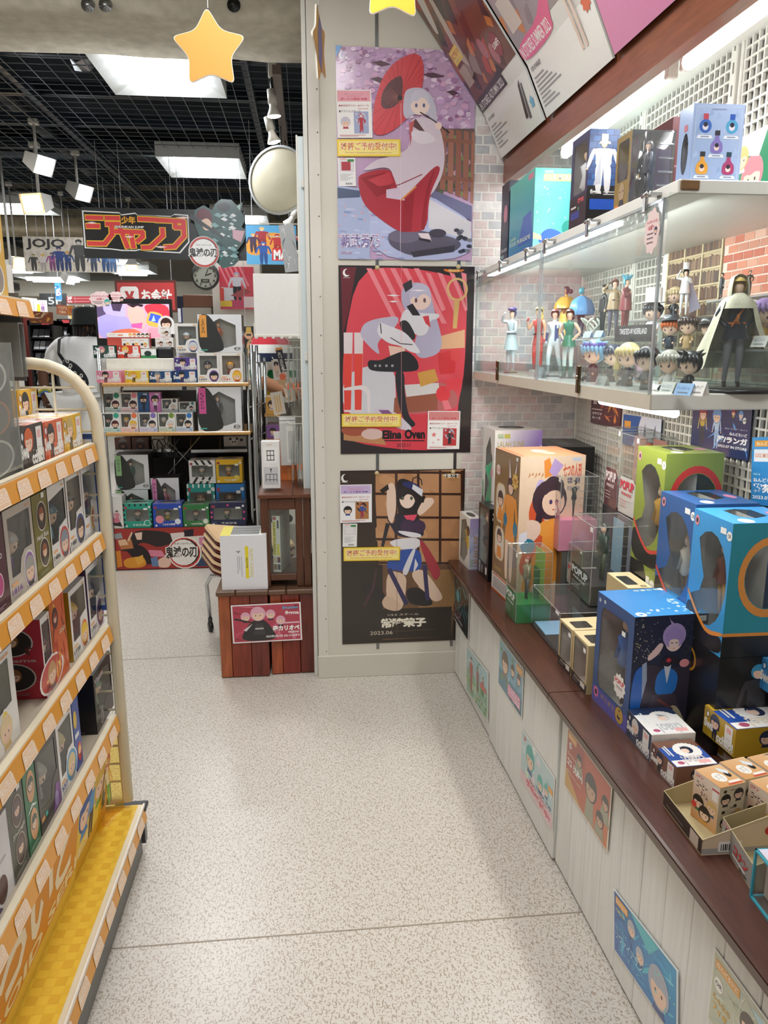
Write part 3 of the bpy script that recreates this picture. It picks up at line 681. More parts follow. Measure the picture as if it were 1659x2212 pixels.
def hA(a):
 a.R(0,.30,1,1,'6f4632');R=random.Random(21)
 for i in range(60):
  u=R.random();v=R.uniform(.32,.98);q=R.uniform(.03,.1);a.P([(max(0,u-q),v),(u,max(.30,v-q*.5)),(min(1,u+q),min(1,v+q)),(max(0,u-q*.3),min(1,v+q*.8))],R.choice(['8a4a36','5a332a','a85e3a','3a2a26','97877c','b8482f','6a5a54','c87a3c']))
 a.P([(.05,.7),(.14,.98),(.2,1),(.3,1),(.12,.66)],'d8d4cc');a.P([(.2,.5),(.3,.86),(.36,.86),(.28,.44)],'c8bcb0')
 for u,v in((.62,.44),(.74,.38)):a.E(u,v,.05,'b06a70',.7)
 a.E(.83,.40,.055,'8e3038',.9);a.T('5,500円',.77,.385,.89,.415,'fff',.02)
 a.P([(.02,.315),(.62,.315),(.66,.355),(.70,.315),(.74,.30),(.02,.30)],'2a2a28');a.R(.0,.245,.66,.30,'2a2a28');a.T('IN STORES AUTUMN 2023',.03,.255,.62,.292,'f4f4f0',.015)
 lab_yellow(a,.06,.50)
 a.R(.05,.38,.2,.48,'b8a898')
 a.T('POP UP PARADE',.05,.19,.2,.205,'444',.01)
 for i in range(7):a.R(.05,.155-i*.018,.18+(i*37%5)*.05,.161-i*.018,'9a9a9a')
 a.P([(.74,.06),(.80,.2),(.84,.22),(.79,.06)],'333');a.P([(.80,.05),(.85,.2),(.87,.2),(.84,.05)],'555');a.ST(.93,.1,.03,'6ab4d8',.6)
def hB(a):
 a.R(0,.30,1,1,'a09aa0');R=random.Random(31)
 for i in range(46):
  u=R.uniform(0,1);v=R.uniform(.33,.98);q=R.uniform(.03,.1);a.P([(max(0,u-q),v),(u,max(.30,v-q*.6)),(min(1,u+q),min(1,v+q)),(max(0,u-q*.3),min(1,v+q*.8))],R.choice(['c8c0c0','b8b4b8','8e8890','d8d2d0','a8a0a6','cf8a5c','b4aab0']))
 a.P([(.02,.62),(.12,.9),(.2,.9),(.16,.6)],'d88a50')
 a.P([(.6,.62),(.72,.75),(.78,.66),(.70,.5),(.66,.45),(.62,.5)],'2a2a2e');a.P([(.76,.6),(.9,.78),(.96,.62),(.86,.52)],'2f9fe0');a.E(.8,.78,.05,'b8d8ee');a.E(.66,.74,.05,'26262a')
 a.P([(.58,.5),(.66,.52),(.7,.42),(.62,.4)],'e88a7a')
 a.P([(0,.235),(.52,.235),(.56,.30),(.98,.56),(.98,.60),(.5,.32),(0,.315)],'e86a9a');a.T('IN STORES SUMMER 2023',.02,.25,.5,.30,'fff',.012)
 a.E(.8,.36,.085,'2f6fc4',.75);a.T('¥4,800円',.745,.345,.865,.385,'fff',.02)
 a.R(.06,.36,.24,.5,'d4ccc4');lab_yellow(a,.32,.72)
 a.T('POP UP PARADE',.04,.19,.2,.21,'444',.01)
 for i in range(8):a.R(.04,.16-i*.017,.2+(i*41%5)*.05,.166-i*.017,'9a9aa0')
 for d in(0,.05):a.P([(.74+d,.1),(.76+d,.33),(.78+d,.33),(.77+d,.1)],'e8d2c4')
 a.ST(.93,.22,.04,'d86a4a',.7,9)
def hC(a):
 a.R(0,0,1,.2285,'d98cb4');a.R(0,.2286,1,1,'d98cb4');R=random.Random(41)
 for i in range(30):
  u=R.uniform(0,.8);v=R.uniform(.42,.98);q=R.uniform(.03,.1);a.P([(max(0,u-q),v),(u,max(.30,v-q*.6)),(min(1,u+q),min(1,v+q)),(max(0,u-q*.3),min(1,v+q*.8))],R.choice(['c8a8b4','b87a94','8a6a4c','c4486c','e0b8c8','a8b4b0']))
 streaks(a,10,['f4d8e6','e8b0cc'],8,(.1,.24,.95,.42),.2,.01);lab_yellow(a,.05,.62)
 a.P([(.2,.55),(.42,.85),(.5,.8),(.3,.48)],'7a5238')
hung('autumn release poster in brown tones hung beside the pillar, over the fascia',2.985,2.50,2.075,hA)
hung('summer release poster with blue price circle, middle of three over the fascia',2.475,1.985,2.075,hB)
hung('pink poster nearest the camera of the three over the fascia',1.975,1.47,2.08,hC)
# =================================================================== one-piece bodies grown from a skeleton
BASE=dict(pel=(0,0,.52,.062),waist=(0,0,.62,.052),chest=(0,0,.74,.066),neck=(0,.004,.835,.026),hd=(0,-.004,.885,.044),top=(0,0,.955,.05),
ls=(-.088,0,.795,.034),le=(-.125,.012,.655,.025),lw=(-.135,-.015,.525,.018),lh=(-.136,-.025,.475,.02),
rs=(.088,0,.795,.034),re=(.125,.012,.655,.025),rw=(.135,-.015,.525,.018),rh=(.136,-.025,.475,.02),
lp=(-.048,0,.495,.052),lk=(-.055,-.008,.285,.036),la=(-.058,.008,.055,.022),lt=(-.062,-.06,.02,.02),
rp=(.048,0,.495,.052),rk=(.055,-.008,.285,.036),ra=(.058,.008,.055,.022),rt=(.062,-.06,.02,.02))
BONES=[('pel','waist','top'),('waist','chest','top'),('chest','neck','top'),('neck','hd','skin'),('hd','top','skin'),
('chest','ls','top'),('ls','le','slv'),('le','lw','arm'),('lw','lh','hand'),('chest','rs','top'),('rs','re','slv'),('re','rw','arm'),('rw','rh','hand'),
('pel','lp','bot'),('lp','lk','bot'),('lk','la','shin'),('la','lt','shoe'),('pel','rp','bot'),('rp','rk','bot'),('rk','ra','shin'),('ra','rt','shoe')]
_pose={}
def grow(J,bones,root,lev=1):
 names=list(J);me=bpy.data.meshes.new('sk');me.from_pydata([J[n][:3]for n in names],[(names.index(a),names.index(b))for a,b,_ in bones],[])
 o=bpy.data.objects.new('sk',me);COL.objects.link(o);o.modifiers.new('k','SKIN');o.modifiers.new('b','SUBSURF').levels=lev
 for i,n in enumerate(names):
  d=me.skin_vertices[0].data[i];d.radius=(J[n][3],J[n][3]*(J[n][4]if len(J[n])>4 else 1));d.use_root=(n==root)
 dg=bpy.context.evaluated_depsgraph_get();x=bpy.data.meshes.new_from_object(o.evaluated_get(dg))
 vs=[tuple(v.co)for v in x.vertices];fs=[list(p.vertices)for p in x.polygons]
 bpy.data.objects.remove(o);bpy.data.meshes.remove(me);bpy.data.meshes.remove(x)
 keys=[]
 for f in fs:
  c=V((0,0,0))
  for k in f:c+=V(vs[k])
  c/=len(f);best=None
  for a,b,key in bones:
   A,B=V(J[a][:3]),V(J[b][:3]);ab=B-A;t=max(0,min(1,(c-A).dot(ab)/max(1e-9,ab.length_squared)))
   d=(c-A-ab*t).length/(J[a][3]+(J[b][3]-J[a][3])*t)
   if best is None or d<best[0]:best=(d,key)
  keys.append(best[1])
 return vs,fs,keys
def pose(key,**ov):
 if key not in _pose:
  J=dict(BASE)
  for k,v in ov.items():J[k]=tuple(v)+tuple(BASE[k][len(v):])
  _pose[key]=(grow(J,BONES,'pel'),J)
 return _pose[key]
P_STAND=pose('stand')
P_SALUTE=pose('salute',le=(-.2,-.03,.80),lw=(-.1,-.09,.90),lh=(-.06,-.08,.94),re=(.12,-.03,.64),rw=(.02,-.09,.63),rh=(-.03,-.09,.63))
P_HEAR=pose('hear',le=(-.16,-.03,.66),lw=(-.15,-.08,.79),lh=(-.12,-.08,.84))
P_WALK=pose('walk',lk=(-.05,-.07,.29),la=(-.05,-.05,.06),lt=(-.05,-.11,.03),rk=(.06,.05,.29),ra=(.06,.16,.10),rt=(.06,.12,.03),le=(-.13,.05,.66),lw=(-.15,.07,.53),lh=(-.15,.07,.48))
P_AKIMBO=pose('akimbo',le=(-.17,.03,.66),lw=(-.08,-.02,.56),lh=(-.06,-.03,.55),re=(.17,.03,.66),rw=(.08,-.02,.56),rh=(.06,-.03,.55))
P_FIST=pose('fist',le=(-.14,-.05,.66),lw=(-.03,-.1,.72),lh=(0,-.1,.75),re=(.15,.03,.66),rw=(.1,-.05,.55),rh=(.07,-.06,.54))
P_TIP=pose('tip',le=(-.19,-.03,.80),lw=(-.12,-.06,.93),lh=(-.09,-.06,.98),re=(.14,-.05,.68),rw=(.06,-.1,.78),rh=(.03,-.11,.83))
def body(t,P,h,cols,turn=0,name='body',mat='plastic',tilt=None):
 (vs,fs,ks),J=P;D=dict(skin='efc8ae',top='444',bot='333',hand='efc8ae',shoe='222');D.update(cols)
 D.setdefault('slv',D['top']);D.setdefault('arm',D['slv']);D.setdefault('shin',D['bot'])
 m=MB();m.M=M4.Rotation(turn,4,'Z')
 m.add([(x*h,y*h,z*h)for x,y,z in vs],fs,[D[k]for k in ks],smooth=True)
 return m.build(name,mat,t)
def cap(m,h,col,c=(0,0,.925),r=(.066,.068,.078),keep=lambda a,b,c:c>.35 or b>.0,n=12):m.ell(tuple(x*h for x in c),tuple(x*h for x in r),col,n,9,keep)
def figurine(label,x,y,z,h,P,hair,cols,turn=0,long_=0,extra=None,base=None,group='small figurines in the acrylic showcase'):
 t=thing('figurine',label,'figurine',(x,y,z),turn,group)
 body(t,P,h,cols)
 m=MB();cap(m,h,hair)
 if long_:m.ell((0,.03*h,(.92-long_/2)*h),(.062*h,.03*h,long_*.62*h),hair,10,6)
 m.build('hair','plastic',t)
 if extra:
  for nm,fn in extra.items():m=MB();fn(m,h);m.build(nm,'plastic',t)
 if base:MB().lathe([(0,.004),(base*h,.004),(base*h,0)],'2b2b2b',20).build('base','plastic',t)
 return t
def skirt(c,r0,r1,z0,z1,y=0,wob=None):return lambda m,h:m.lathe([(r0*h,z0*h),((r0*.6+r1*.4)*h,(z0*.6+z1*.4)*h),(r1*h,z1*h)],c,18,(0,y*h,0),wob=wob)
def chibi(label,x,y,z,h,hair,cloth,turn=0,leg='2b2b33',skin='f3d0b8',seat=False,hat=None,bangs=True,fluff=0,group='big-headed figurines in the acrylic showcase',extra=None):
 t=thing('chibi_figurine',label,'figurine',(x,y,z),turn,group)
 b0=.0 if not seat else-.0
 m=MB()
 m.lathe([(.001,0),(.13*h,0),(.14*h,.05*h),(.12*h,.1*h),(.13*h,.2*h),(.1*h,.34*h),(.05*h,.42*h),(.10*h,.45*h),(.20*h,.52*h),(.235*h,.62*h),(.225*h,.74*h),(.16*h,.86*h),(.01*h,.93*h)],
 [leg,leg,leg,cloth,cloth,cloth,skin,skin,skin,skin,skin,skin],20)
 for s in(-1,1):
  m.ell((s*.09*h,-.20*h,.60*h),(.034*h,.018*h,.05*h),'5a4348',8,6);m.ell((s*.088*h,-.216*h,.615*h),(.012*h,.006*h,.015*h),'f8f8f8',6,4)
 m.build('body','plastic',t)
 m=MB()
 for s in(-1,1):m.tube([(s*.09*h,0,.37*h),(s*.17*h,-.04*h,.26*h),(s*.15*h,-.1*h,.2*h)],1,cloth,8,rr=[.045*h,.042*h,.036*h]);m.ell((s*.145*h,-.115*h,.19*h),.034*h,skin,8,6)
 if seat:
  for s in(-1,1):m.tube([(s*.07*h,-.02*h,.1*h),(s*.09*h,-.16*h,.09*h),(s*.09*h,-.24*h,.04*h)],1,leg,8,rr=[.06*h,.055*h,.045*h])
 m.build('limbs','plastic',t)
 m=MB();m.ell((0,.015*h,.70*h),(.27*h,.265*h,.28*h),hair,18,12,lambda a,b,c:c>.30 or b>-.05)
 R=random.Random(int(h*1e4)+len(label))
 for i in range(9):
  a=-pi/2+(i-4)*.36;r=.262
  m.tube([(r*.86*cos(a)*h,r*.86*sin(a)*h,.86*h),(r*1.03*cos(a)*h,r*1.03*sin(a)*h,.76*h),(r*.98*cos(a+.1)*h,r*1.0*sin(a+.1)*h,(.60 if abs(i-4)>2 else.69)*h-R.uniform(0,.04)*h)],1,hair,6,rr=[.03*h,.055*h,.008*h])
 for i in range(int(fluff)):
  a=2*pi*i/fluff+.2;z_=R.uniform(.5,1)
  m.tube([(.2*cos(a)*h,.2*sin(a)*h,(.62+.3*z_)*h),(.33*cos(a)*h,.33*sin(a)*h,(.60+.42*z_)*h)],1,hair,5,rr=[.06*h,.006*h])
 m.build('hair','plastic',t)
 if hat:
  m=MB();c,kind=hat
  if kind=='brim':m.lathe([(.36*h,.885*h),(.35*h,.90*h),(.25*h,.915*h),(.235*h,1.02*h),(.2*h,1.07*h),(0,1.06*h)],c,24)
  elif kind=='cap':m.lathe([(.285*h,.80*h),(.29*h,.86*h),(.25*h,.98*h),(.12*h,1.04*h),(0,1.05*h)],c,20);m.ell((0,-.25*h,.82*h),(.2*h,.14*h,.02*h),c,12,6)
  elif kind=='tall':m.lathe([(.34*h,.93*h),(.34*h,.95*h),(.23*h,.96*h),(.235*h,1.34*h),(.22*h,1.36*h),(0,1.36*h)],c,24)
  elif kind=='band':m.lathe([(.278*h,.80*h),(.282*h,.84*h),(.27*h,.90*h),(.262*h,.90*h)],c,24)
  m.build('hat','plastic',t)
 if extra:
  for nm,fn in extra.items():m=MB();fn(m,h);m.build(nm,'plastic',t)
 return t
# =================================================================== ACRYLIC SHOWCASE
X0,YN,YF,ZB=.66,1.40,2.985,1.287
t=thing('showcase','clear acrylic showcase of figurines on the right wall','showcase',(X0,YN,1.255))
W,D=1.079-X0,YF-YN
MB().box((0,0,0),(W,D,.032),'ecebe4',bev=.002).build('floor_board','paint',t)
MB().box((.02,0,.398),(W,D,.423),'f0efe8',bev=.002).build('top_board','paint',t)
MB().box((.024,-.004,.40),(.06,.012,.418),'8a6a4a',bev=.002).build('edge_cap','wood',t)
MB().box((-.004,.0,.002),(0,D,.031),'d9d3c2').build('front_edging','paint',t)
for i,(a,c)in enumerate(((.005,.735),(.745,D-.02))):
 MB().box((-.004,a,.036),(.0,c,.388),'fff').build('door','acrylic',t);dr=t.children[-1]
 m=MB();e=.006
 m.box((-.0045,a-.0005,.034),(.0005,a+e,.39),'fff');m.box((-.0045,c-e,.034),(.0005,c+.0005,.39),'fff');m.box((-.0045,a,.386),(.0005,c,.391),'fff');m.build('door_edge','acrylic_edge',dr)
 MB().box((.0005,a+.004,.034),(.003,c-.004,.078),'fff').build('lower_strip','film_hazy',dr)
 MB().box((-.003,a,.355),(.006,c,.392),'e2e6e8').build('upper_strip','film_hazy',dr)
MB().box((.004,-.004,.036),(W-.004,.0,.395),'fff').build('end_panel','acrylic',t)
for px in(1036,1084,1141,1182,1274,1400):
 y=along((X0,1.4,1.63),(0,1,0),px);
 m=MB();m.box((-.010,y-.008,.372),(-.004,y+.008,.402),'c9cbcc',bev=.004);m.tube([(-.006,y-.012,.405),(-.006,y+.012,.405)],.006,'d4d6d6',8);m.box((-.004,y-.010,.403),(.022,y+.010,.409),'b9bbbc');m.build('hinge','metal',t)
 t.children[-1].location.z=-.004
for px in(1079,1256):
 y=along((X0,1.4,1.30),(0,1,0),px)
 m=MB();m.box((-.012,y-.008,.012),(-.004,y+.008,.078),'6e6048',bev=.002);m.build('lock_plate','metal',t)
 m=MB();m.M=M4.Translation((-.012,y,.05))@M4.Rotation(-pi/2,4,'Y');m.lathe([(0,.003),(.0045,.003),(.006,0)],'b8b4a4',12);m.build('lock','metal',t)
m=MB();m.box((.02,.3,.385),(.045,D-.1,.397),'ffffff');m.build('light_strip','glow',t)
m=MB();m.tube([(.10,.1,-.014),(.10,.5,-.014)],.010,'fdfdfb',10);m.build('under_tube','glow',t)
t=thing('brick_backdrop','red brick printed backdrop on the back wall of the showcase','backdrop',(1.078,1.93,1.290))
w,h=.50,.362
MB().box((-.003,-w,0),(0,0,h),'f0d8c8').build('sheet','paper',t)
rnd=random.Random(8);cache={}
pal=['d98a6a','e0a084','c9694e','e8b8a0','d2785a','eac4ae','cf8a70']
for r in range(17):
 for i in range(12):
  yb=-i*.0455-(.022 if r%2 else 0);ya=yb-.0415
  if ya<-w:ya=-w
  if yb>0 or yb-ya<.01:continue
  k=(rnd.randrange(7),round(yb-ya,3))
  if k not in cache:cache[k]=MB().box((-.0012,0,0),(0,k[1],.0175),jit(pal[k[0]],.05,rnd),bev=.0008).mesh('brick','paper')
  inst('brick',cache[k],t,(-.003,ya,.003+r*.0211))
t=thing('library_backdrop','printed bookcase backdrop behind the white-suited figurine in the showcase','backdrop',(1.078,2.235,1.290))
w,h=.300,.375
MB().box((-.003,-w,0),(0,0,h),'c9b48e').build('sheet','paper',t)
m=MB()
for r in range(9):
 for s in range(3):
  y0=-.006-s*.099;y=y0
  while y>y0-.085:
   tk=rnd.uniform(.004,.009);hh=rnd.uniform(.024,.033);m.box((-.005,y-tk,.006+r*.0415),(-.003,y-.0005,.006+r*.0415+hh),jit(rnd.choice(['7a5a44','6b4a3a','8a6a52','5c4638','94755a','6e5648']),.1,rnd));y-=tk
o=m.build('books','paper',t);o['kind']='stuff'
m=MB()
for r in range(10):m.box((-.006,-w,r*.0415),(-.003,0,r*.0415+.004),'d8c49c')
m.build('shelf_strip','paper',t)
for s in range(4):MB().box((-.0065,-s*.099-.004,0),(-.003,-s*.099+.003,h),'ddcba4').build('upright','paper',t)
tag(MB().box((0,0,0),(.006,.028,.36),'f2f1ea',bev=.002).build('backdrop_post','paint',None,(1.072,2.237,1.2895)),'white post at the left edge of the bookcase backdrop','post')
def riser(name,label,x0,x1,y0,y1,z,col='film',th=.004):
 t=thing(name,label,'riser',(x0,y0,ZB));w,d,h=x1-x0,y1-y0,z-ZB
 MB().box((0,0,h-th),(w,d,h),'e9edec').build('top','plastic' if col=='white' else 'acrylic_edge',t)
 m=MB();m.box((0,0,0),(th,d,h-th),'e4e8e8');m.build('front','plastic' if col=='white' else 'acrylic',t)
 m=MB();m.box((th,0,0),(w,th,h-th),'fff');m.box((th,d-th,0),(w,d,h-th),'fff');m.build('side','plastic' if col=='white' else 'acrylic',t)
riser('display_riser','clear step under the back row of suited figurines',.90,1.07,2.27,2.96,1.405)
riser('display_riser','clear step behind the front row of big-headed figurines',.84,1.06,1.50,1.88,1.368)
riser('display_riser','tall clear step at the back of the near end of the showcase',.955,1.075,1.905,2.245,1.455)
riser('display_riser','clear step under the two dark-suited figurines at the back',1.0,1.075,1.43,1.86,1.49)
sheet('shelf_sign','black sign with thin white capitals behind the blue-haired figurine',PX(1331,705,.885),PX(1413,700,.885),PX(1413,738,.885),PX(1331,738,.885),'26282b',lambda a:a.T('TWISTED-W NDERLAND',.14,.45,.86,.8,'e8e8e8',.0),'plastic','sign',th=.004)
def YX(px,X,z=1.3):return PX(px,790,X).y
RF=-pi/2
def fig(label,px,X,z,yt,P,hair,cols,turn=-.9,top=.985,**k):
 y=YX(px,X);h=(topz((X,y),yt)-z)/top;return figurine(label,X,y,z,h,P,hair,cols,turn,**k)
def ruffle(a,z):return 1+.16*sin(a*7)
fig('saluting figurine in pale blue uniform with indigo hair, far end of the showcase',1103,.74,ZB,668,P_SALUTE,'3a3c8c',dict(top='cfe2ea',bot='d8eaf0',shoe='c4d8e0',arm='d8eaf0',hand='e8eef0'),-1.1,extra={'coat':skirt('cfe4ea',.075,.12,.60,.36),'beret':lambda m,h:m.ell((0,0,.985*h),(.075*h,.075*h,.03*h),'3b3d8a',14,6),'belt':skirt('2b2d3a',.078,.078,.615,.60)},base=.11)
fig('blond figurine in red suit beside the saluting figurine',1160,.76,ZB,664,P_HEAR,'ecd26a',dict(top='d8453c',bot='d24a40',arm='e8b898',slv='e8b898',hand='c43a36',shoe='c03a34',shin='c8443c'),-1.0,long_=.16,extra={'belt':skirt('2c2a2e',.072,.072,.61,.59)},base=.11)
fig('brown-haired figurine striding in white and navy suit',1194,.77,ZB,669,P_WALK,'8a4a40',dict(top='e2eaf0',bot='dfe9ef',slv='dfe6ee',arm='3f4c8c',shin='cfe0e8',shoe='c8dce4',hand='dfe9ef'),-.7,extra={'sash':lambda m,h:m.lathe([(.07*h,.76*h),(.064*h,.62*h),(.07*h,.53*h)],'3c4888',12,a0=-1.1,a1=.2)},base=.11)
fig('dark-haired figurine in green tunic and white tights',1226,.77,ZB,669,P_AKIMBO,'3d2a28',dict(top='2f7a5c',bot='dceae8',slv='e8c0a2',arm='e8c0a2',shin='dceae8',shoe='2d6e54'),-.9,long_=.08,extra={'tunic':skirt('2f7d5e',.07,.11,.62,.46),'boots':lambda m,h:[m.tube([(s*.058*h,.0,.02*h),(s*.056*h,0,.17*h)],.035*h,'2f7a5c',8)for s in(-1,1)]},base=.11)
fig('figurine in flowing yellow dress with dark bun',1216,.95,1.409,620,P_STAND,'5a3440',dict(top='e0b848',bot='d8b04a',slv='b06a4a',arm='b06a4a',skin='a8684c',hand='a8684c'),-2.0,extra={'dress':skirt('e2bc4e',.06,.17,.66,.08,wob=ruffle),'bun':lambda m,h:m.ell((0,.08*h,.90*h),.045*h,'5a3440',10,8),'shawl':lambda m,h:m.lathe([(.10*h,.80*h),(.2*h,.68*h),(.22*h,.58*h)],'dfae44',18,wob=ruffle)})
fig('turquoise-haired figurine wrapped in a blue cape',1249,.95,1.409,622,P_STAND,'2f9aa8',dict(top='2c2e3a',bot='34485a',shoe='24303c'),1.9,extra={'cape':lambda m,h:m.lathe([(.06*h,.83*h),(.18*h,.74*h),(.24*h,.55*h),(.22*h,.46*h)],'5aa6dc',20,wob=ruffle)})
fig('figurine in black suit standing in profile on the clear step',1296,.95,1.409,616,P_STAND,'2f3030',dict(top='3a3e3e',bot='3c4244',shoe='222'),-1.6,extra={'jacket':skirt('3c4040',.085,.095,.72,.48)})
fig('figurine in brown tailored jacket with hand on forehead',1318,.93,1.409,604,P_SALUTE,'8a4640',dict(top='9c8664',bot='5c5e72',arm='9c8664',shoe='3a3430',hand='4a3a34'),-.5,extra={'jacket':skirt('9c8664',.082,.125,.76,.47),'belt':skirt('d8cba8',.088,.09,.62,.60)})
fig('spiky blue-haired figurine in maroon suit leaning back',1343,.93,1.409,600,P_FIST,'4aa8c4',dict(top='80343c',bot='7a3238',shoe='6a2a30'),.6,extra={'spikes':lambda m,h:[m.tube([(.03*cos(i*.9)*h,.03*sin(i*.9)*h,.97*h),(.1*cos(i*.9)*h,.1*sin(i*.9)*h,1.04*h)],1,'4aa8c4',5,rr=[.035*h,.004*h])for i in range(7)],'jacket':skirt('84363e',.082,.11,.74,.44)})
fig('figurine in white suit and pale cape before the bookcase backdrop',1466,.99,1.459,582,P_TIP,'26282c',dict(top='eef0f2',bot='eceef0',shoe='e4e6e8',hand='f0f0f0'),-.6,extra={'jacket':skirt('f0f1f2',.08,.11,.74,.47),'cape':lambda m,h:m.add([(.05*h,.06*h,.80*h),(.1*h,.1*h,.80*h),(.34*h,.2*h,.16*h),(.1*h,.22*h,.05*h)],[[0,1,2,3]],'b9b6cc'),'hat':lambda m,h:m.lathe([(.1*h,.985*h),(.1*h,.993*h),(.066*h,.995*h),(.07*h,1.13*h),(0,1.13*h)],'f2f3f4',18)})
fig('small figurine in long dark coat left of the hooded figurine',1543,1.03,1.494,590,P_STAND,'2a2c30',dict(top='34383c',bot='3c464c'),-1.5,extra={'coat':skirt('33373b',.085,.10,.78,.40)})
fig('small pale-haired figurine in black with folded arms, right of the hooded figurine',1601,1.03,1.494,584,P_FIST,'b0a074',dict(top='2e3236',bot='2e3236',hand='d8c0a4'),-.4)
hc=YX(1578,.86);HH=(topz((.86,hc),592)-ZB-.006)/1.03
t=figurine('tall hooded figurine in torn cream cloak, grey trousers and navy waistcoat',.86,hc-.005,ZB+.006,HH,P_AKIMBO,'d8b868',dict(top='2c3442',bot='8a8a94',slv='2f3748',arm='333b4c',shoe='34302e',shin='85858f'),-.35)
h=HH
m=MB();m.lathe([(.074*h,.80*h),(.095*h,.85*h),(.09*h,.93*h),(.075*h,1.0*h),(.02*h,1.03*h)],'e2ddc6',18,(0,.012*h,0),a0=-.75,a1=pi+.75);m.build('hood','fabric',t)
m=MB();m.lathe([(.06*h,.84*h),(.14*h,.78*h),(.20*h,.58*h),(.27*h,.40*h),(.34*h,.22*h),(.37*h,.18*h)],'ddd8c0',30,(0,.02*h,0),a0=-.55,a1=pi+.65,wob=lambda a,z:1+.10*sin(a*8+z*20));m.build('cloak','fabric',t)
m=MB();m.lathe([(.05*h,.86*h),(.13*h,.80*h),(.15*h,.72*h)],'e2ddc6',24,wob=lambda a,z:1+.08*sin(a*5));m.build('collar','fabric',t)
m=MB();m.lathe([(.074*h,.74*h),(.084*h,.60*h),(.12*h,.45*h)],'2a303c',20,wob=lambda a,z:1+.05*sin(a*4));m.lathe([(.087*h,.60*h),(.09*h,.585*h)],'d8763c',20);m.build('waistcoat','fabric',t)
m=MB();m.tube([(.09*h,-.05*h,.79*h),(0,-.095*h,.66*h),(-.05*h,-.09*h,.56*h)],.01*h,'dd8040',6);m.tube([(.0,-.1*h,.67*h),(-.01*h,-.1*h,.60*h)],.014*h,'dd8040',6);m.build('strap','fabric',t)
m=MB();m.lathe([(0,0),(.42*h,0),(.42*h,-.006),(0,-.006)],'26262a',30);m.build('base','plastic',t)
def cf(label,px,X,z,yt,hair,cloth,turn=-1.0,top=.985,**k):
 y=YX(px,X);h=(topz((X,y),yt)-z)/top;return chibi(label,X,y,z,h,hair,cloth,turn,**k)
cf('blue-haired big-headed figurine with purple headband, seated at the front of the showcase',1281,.755,ZB,732,'8cc0e6','2d2a38',-1.25,seat=True,fluff=10,hat=('6a5cb4','band'))
cf('long blond big-headed figurine in black robe, seated at the front of the showcase',1356,.745,ZB,738,'e8d49a','3a3340',-.9,seat=True,extra={'long_hair':lambda m,h:[m.tube([(s*.22*h,.06*h,.7*h),(s*.28*h,.02*h,.4*h),(s*.24*h,-.02*h,.1*h)],1,c,8,rr=[.08*h,.09*h,.03*h])for s,c in((-1,'e8d49a'),(1,'d8b8c8'))]})
cf('dark blue-haired figurine half hidden behind the long blond one',1322,.80,ZB,742,'2c3a52','2a2c38',-1.0)
cf('black-haired figurine in dark coat by the showcase door edge',1398,.715,ZB,745,'24262e','2b2d38',-1.3,leg='20222a')
cf('grey-haired big-headed figurine in white shirt, seated by the name cards',1445,.74,ZB,754,'b9b6aa','e8e8e6',-.9,seat=True)
cf('black-haired big-headed figurine in black coat, seated by the name cards',1491,.755,ZB,756,'22262c','26282c',-1.3,seat=True,fluff=8)
cf('orange-haired figurine in dark coat with black brimmed hat',1442,.86,1.372,685,'d8713c','3a4450',-.8,hat=('3a4046','brim'))
cf('brown-haired figurine in tan coat on the clear step',1480,.86,1.372,678,'3c2e2a','b0966c',-.9,leg='b59a70')
cf('dark-haired figurine with a flat cap on the clear step',1524,.88,1.372,688,'3a2e2c','4a3c34',-1.2,hat=('3c3a3c','cap'))
cf('beige-haired figurine in dark coat above the orange-haired one',1446,.985,1.459,618,'cbb892','34383c',-1.0)
cf('figurine in white suit with tall white hat behind the showcase door edge',1402,.93,1.409,650,'2a2c34','eceef0',-.5,leg='e6e8ea',hat=('f2f3f4','tall'))
cf('purple long-haired figurine in gold armour at the right edge of the showcase',1640,.93,1.375,642,'a98cc8','c8a050',-.7,extra={'long_hair':lambda m,h:[m.tube([(.26*cos(a)*h,.26*sin(a)*h,.72*h),(.30*cos(a)*h,.30*sin(a)*h,.5*h),(.26*cos(a)*h,.27*sin(a)*h,.26*h)],1,'a98cc8',6,rr=[.09*h,.08*h,.02*h])for a in(-.2,.3,.8,1.3,1.8,2.3,2.8,3.3)]})
cf('white-haired figurine behind the cloak of the hooded figurine',1612,.985,1.375,646,'dfe0d8','c8c8c4',-.8)
riser('display_riser','clear step under the purple-haired figurine',.88,1.07,1.42,1.49,1.371)
m=MB();
t=thing('plant_ornament','pale green curly ornament on the clear step beside the blue cape','ornament',(.95,YX(1275,.95),1.405))
R=random.Random(2)
for i in range(9):a=R.uniform(0,6.28);m.tube([(.03*cos(a+k*.5)*k/4,.03*sin(a+k*.5)*k/4,.008+k*.012)for k in range(6)],.0035,'cfe0d4',6)
m.build('tendrils','plastic',t)
def tent(label,px,X,z,w=.034,h=.022,col='f2f2ee',txt='ねんどろいど',tc='5a7a9a'):
 t=thing('name_card',label,'name card',(X,YX(px,X),z),-1.2,'tent cards in the showcase')
 m=MB();m.add([(-w/2,0,0),(w/2,0,0),(w/2,.01,h),(-w/2,.01,h),(w/2,.02,0),(-w/2,.02,0)],[[0,1,2,3],[3,2,4,5]],col);m.build('card','paper',t)
 a=Art(w,h,frame((-w/2,-.0008,.0),(1,0,0),(0,.4,1)));a.T(txt,.15,.55,.85,.8,tc);a.R(.2,.25,.8,.32,'9aa0a6');a.done(t,'paper')
tent('white tent card at the front corner of the showcase',1441,.695,ZB)
tent('blue tent card in front of the black-haired seated figurine',1477,.695,ZB,.04,.022,'9cc4ec','ピッコロくん','2f5a9a')
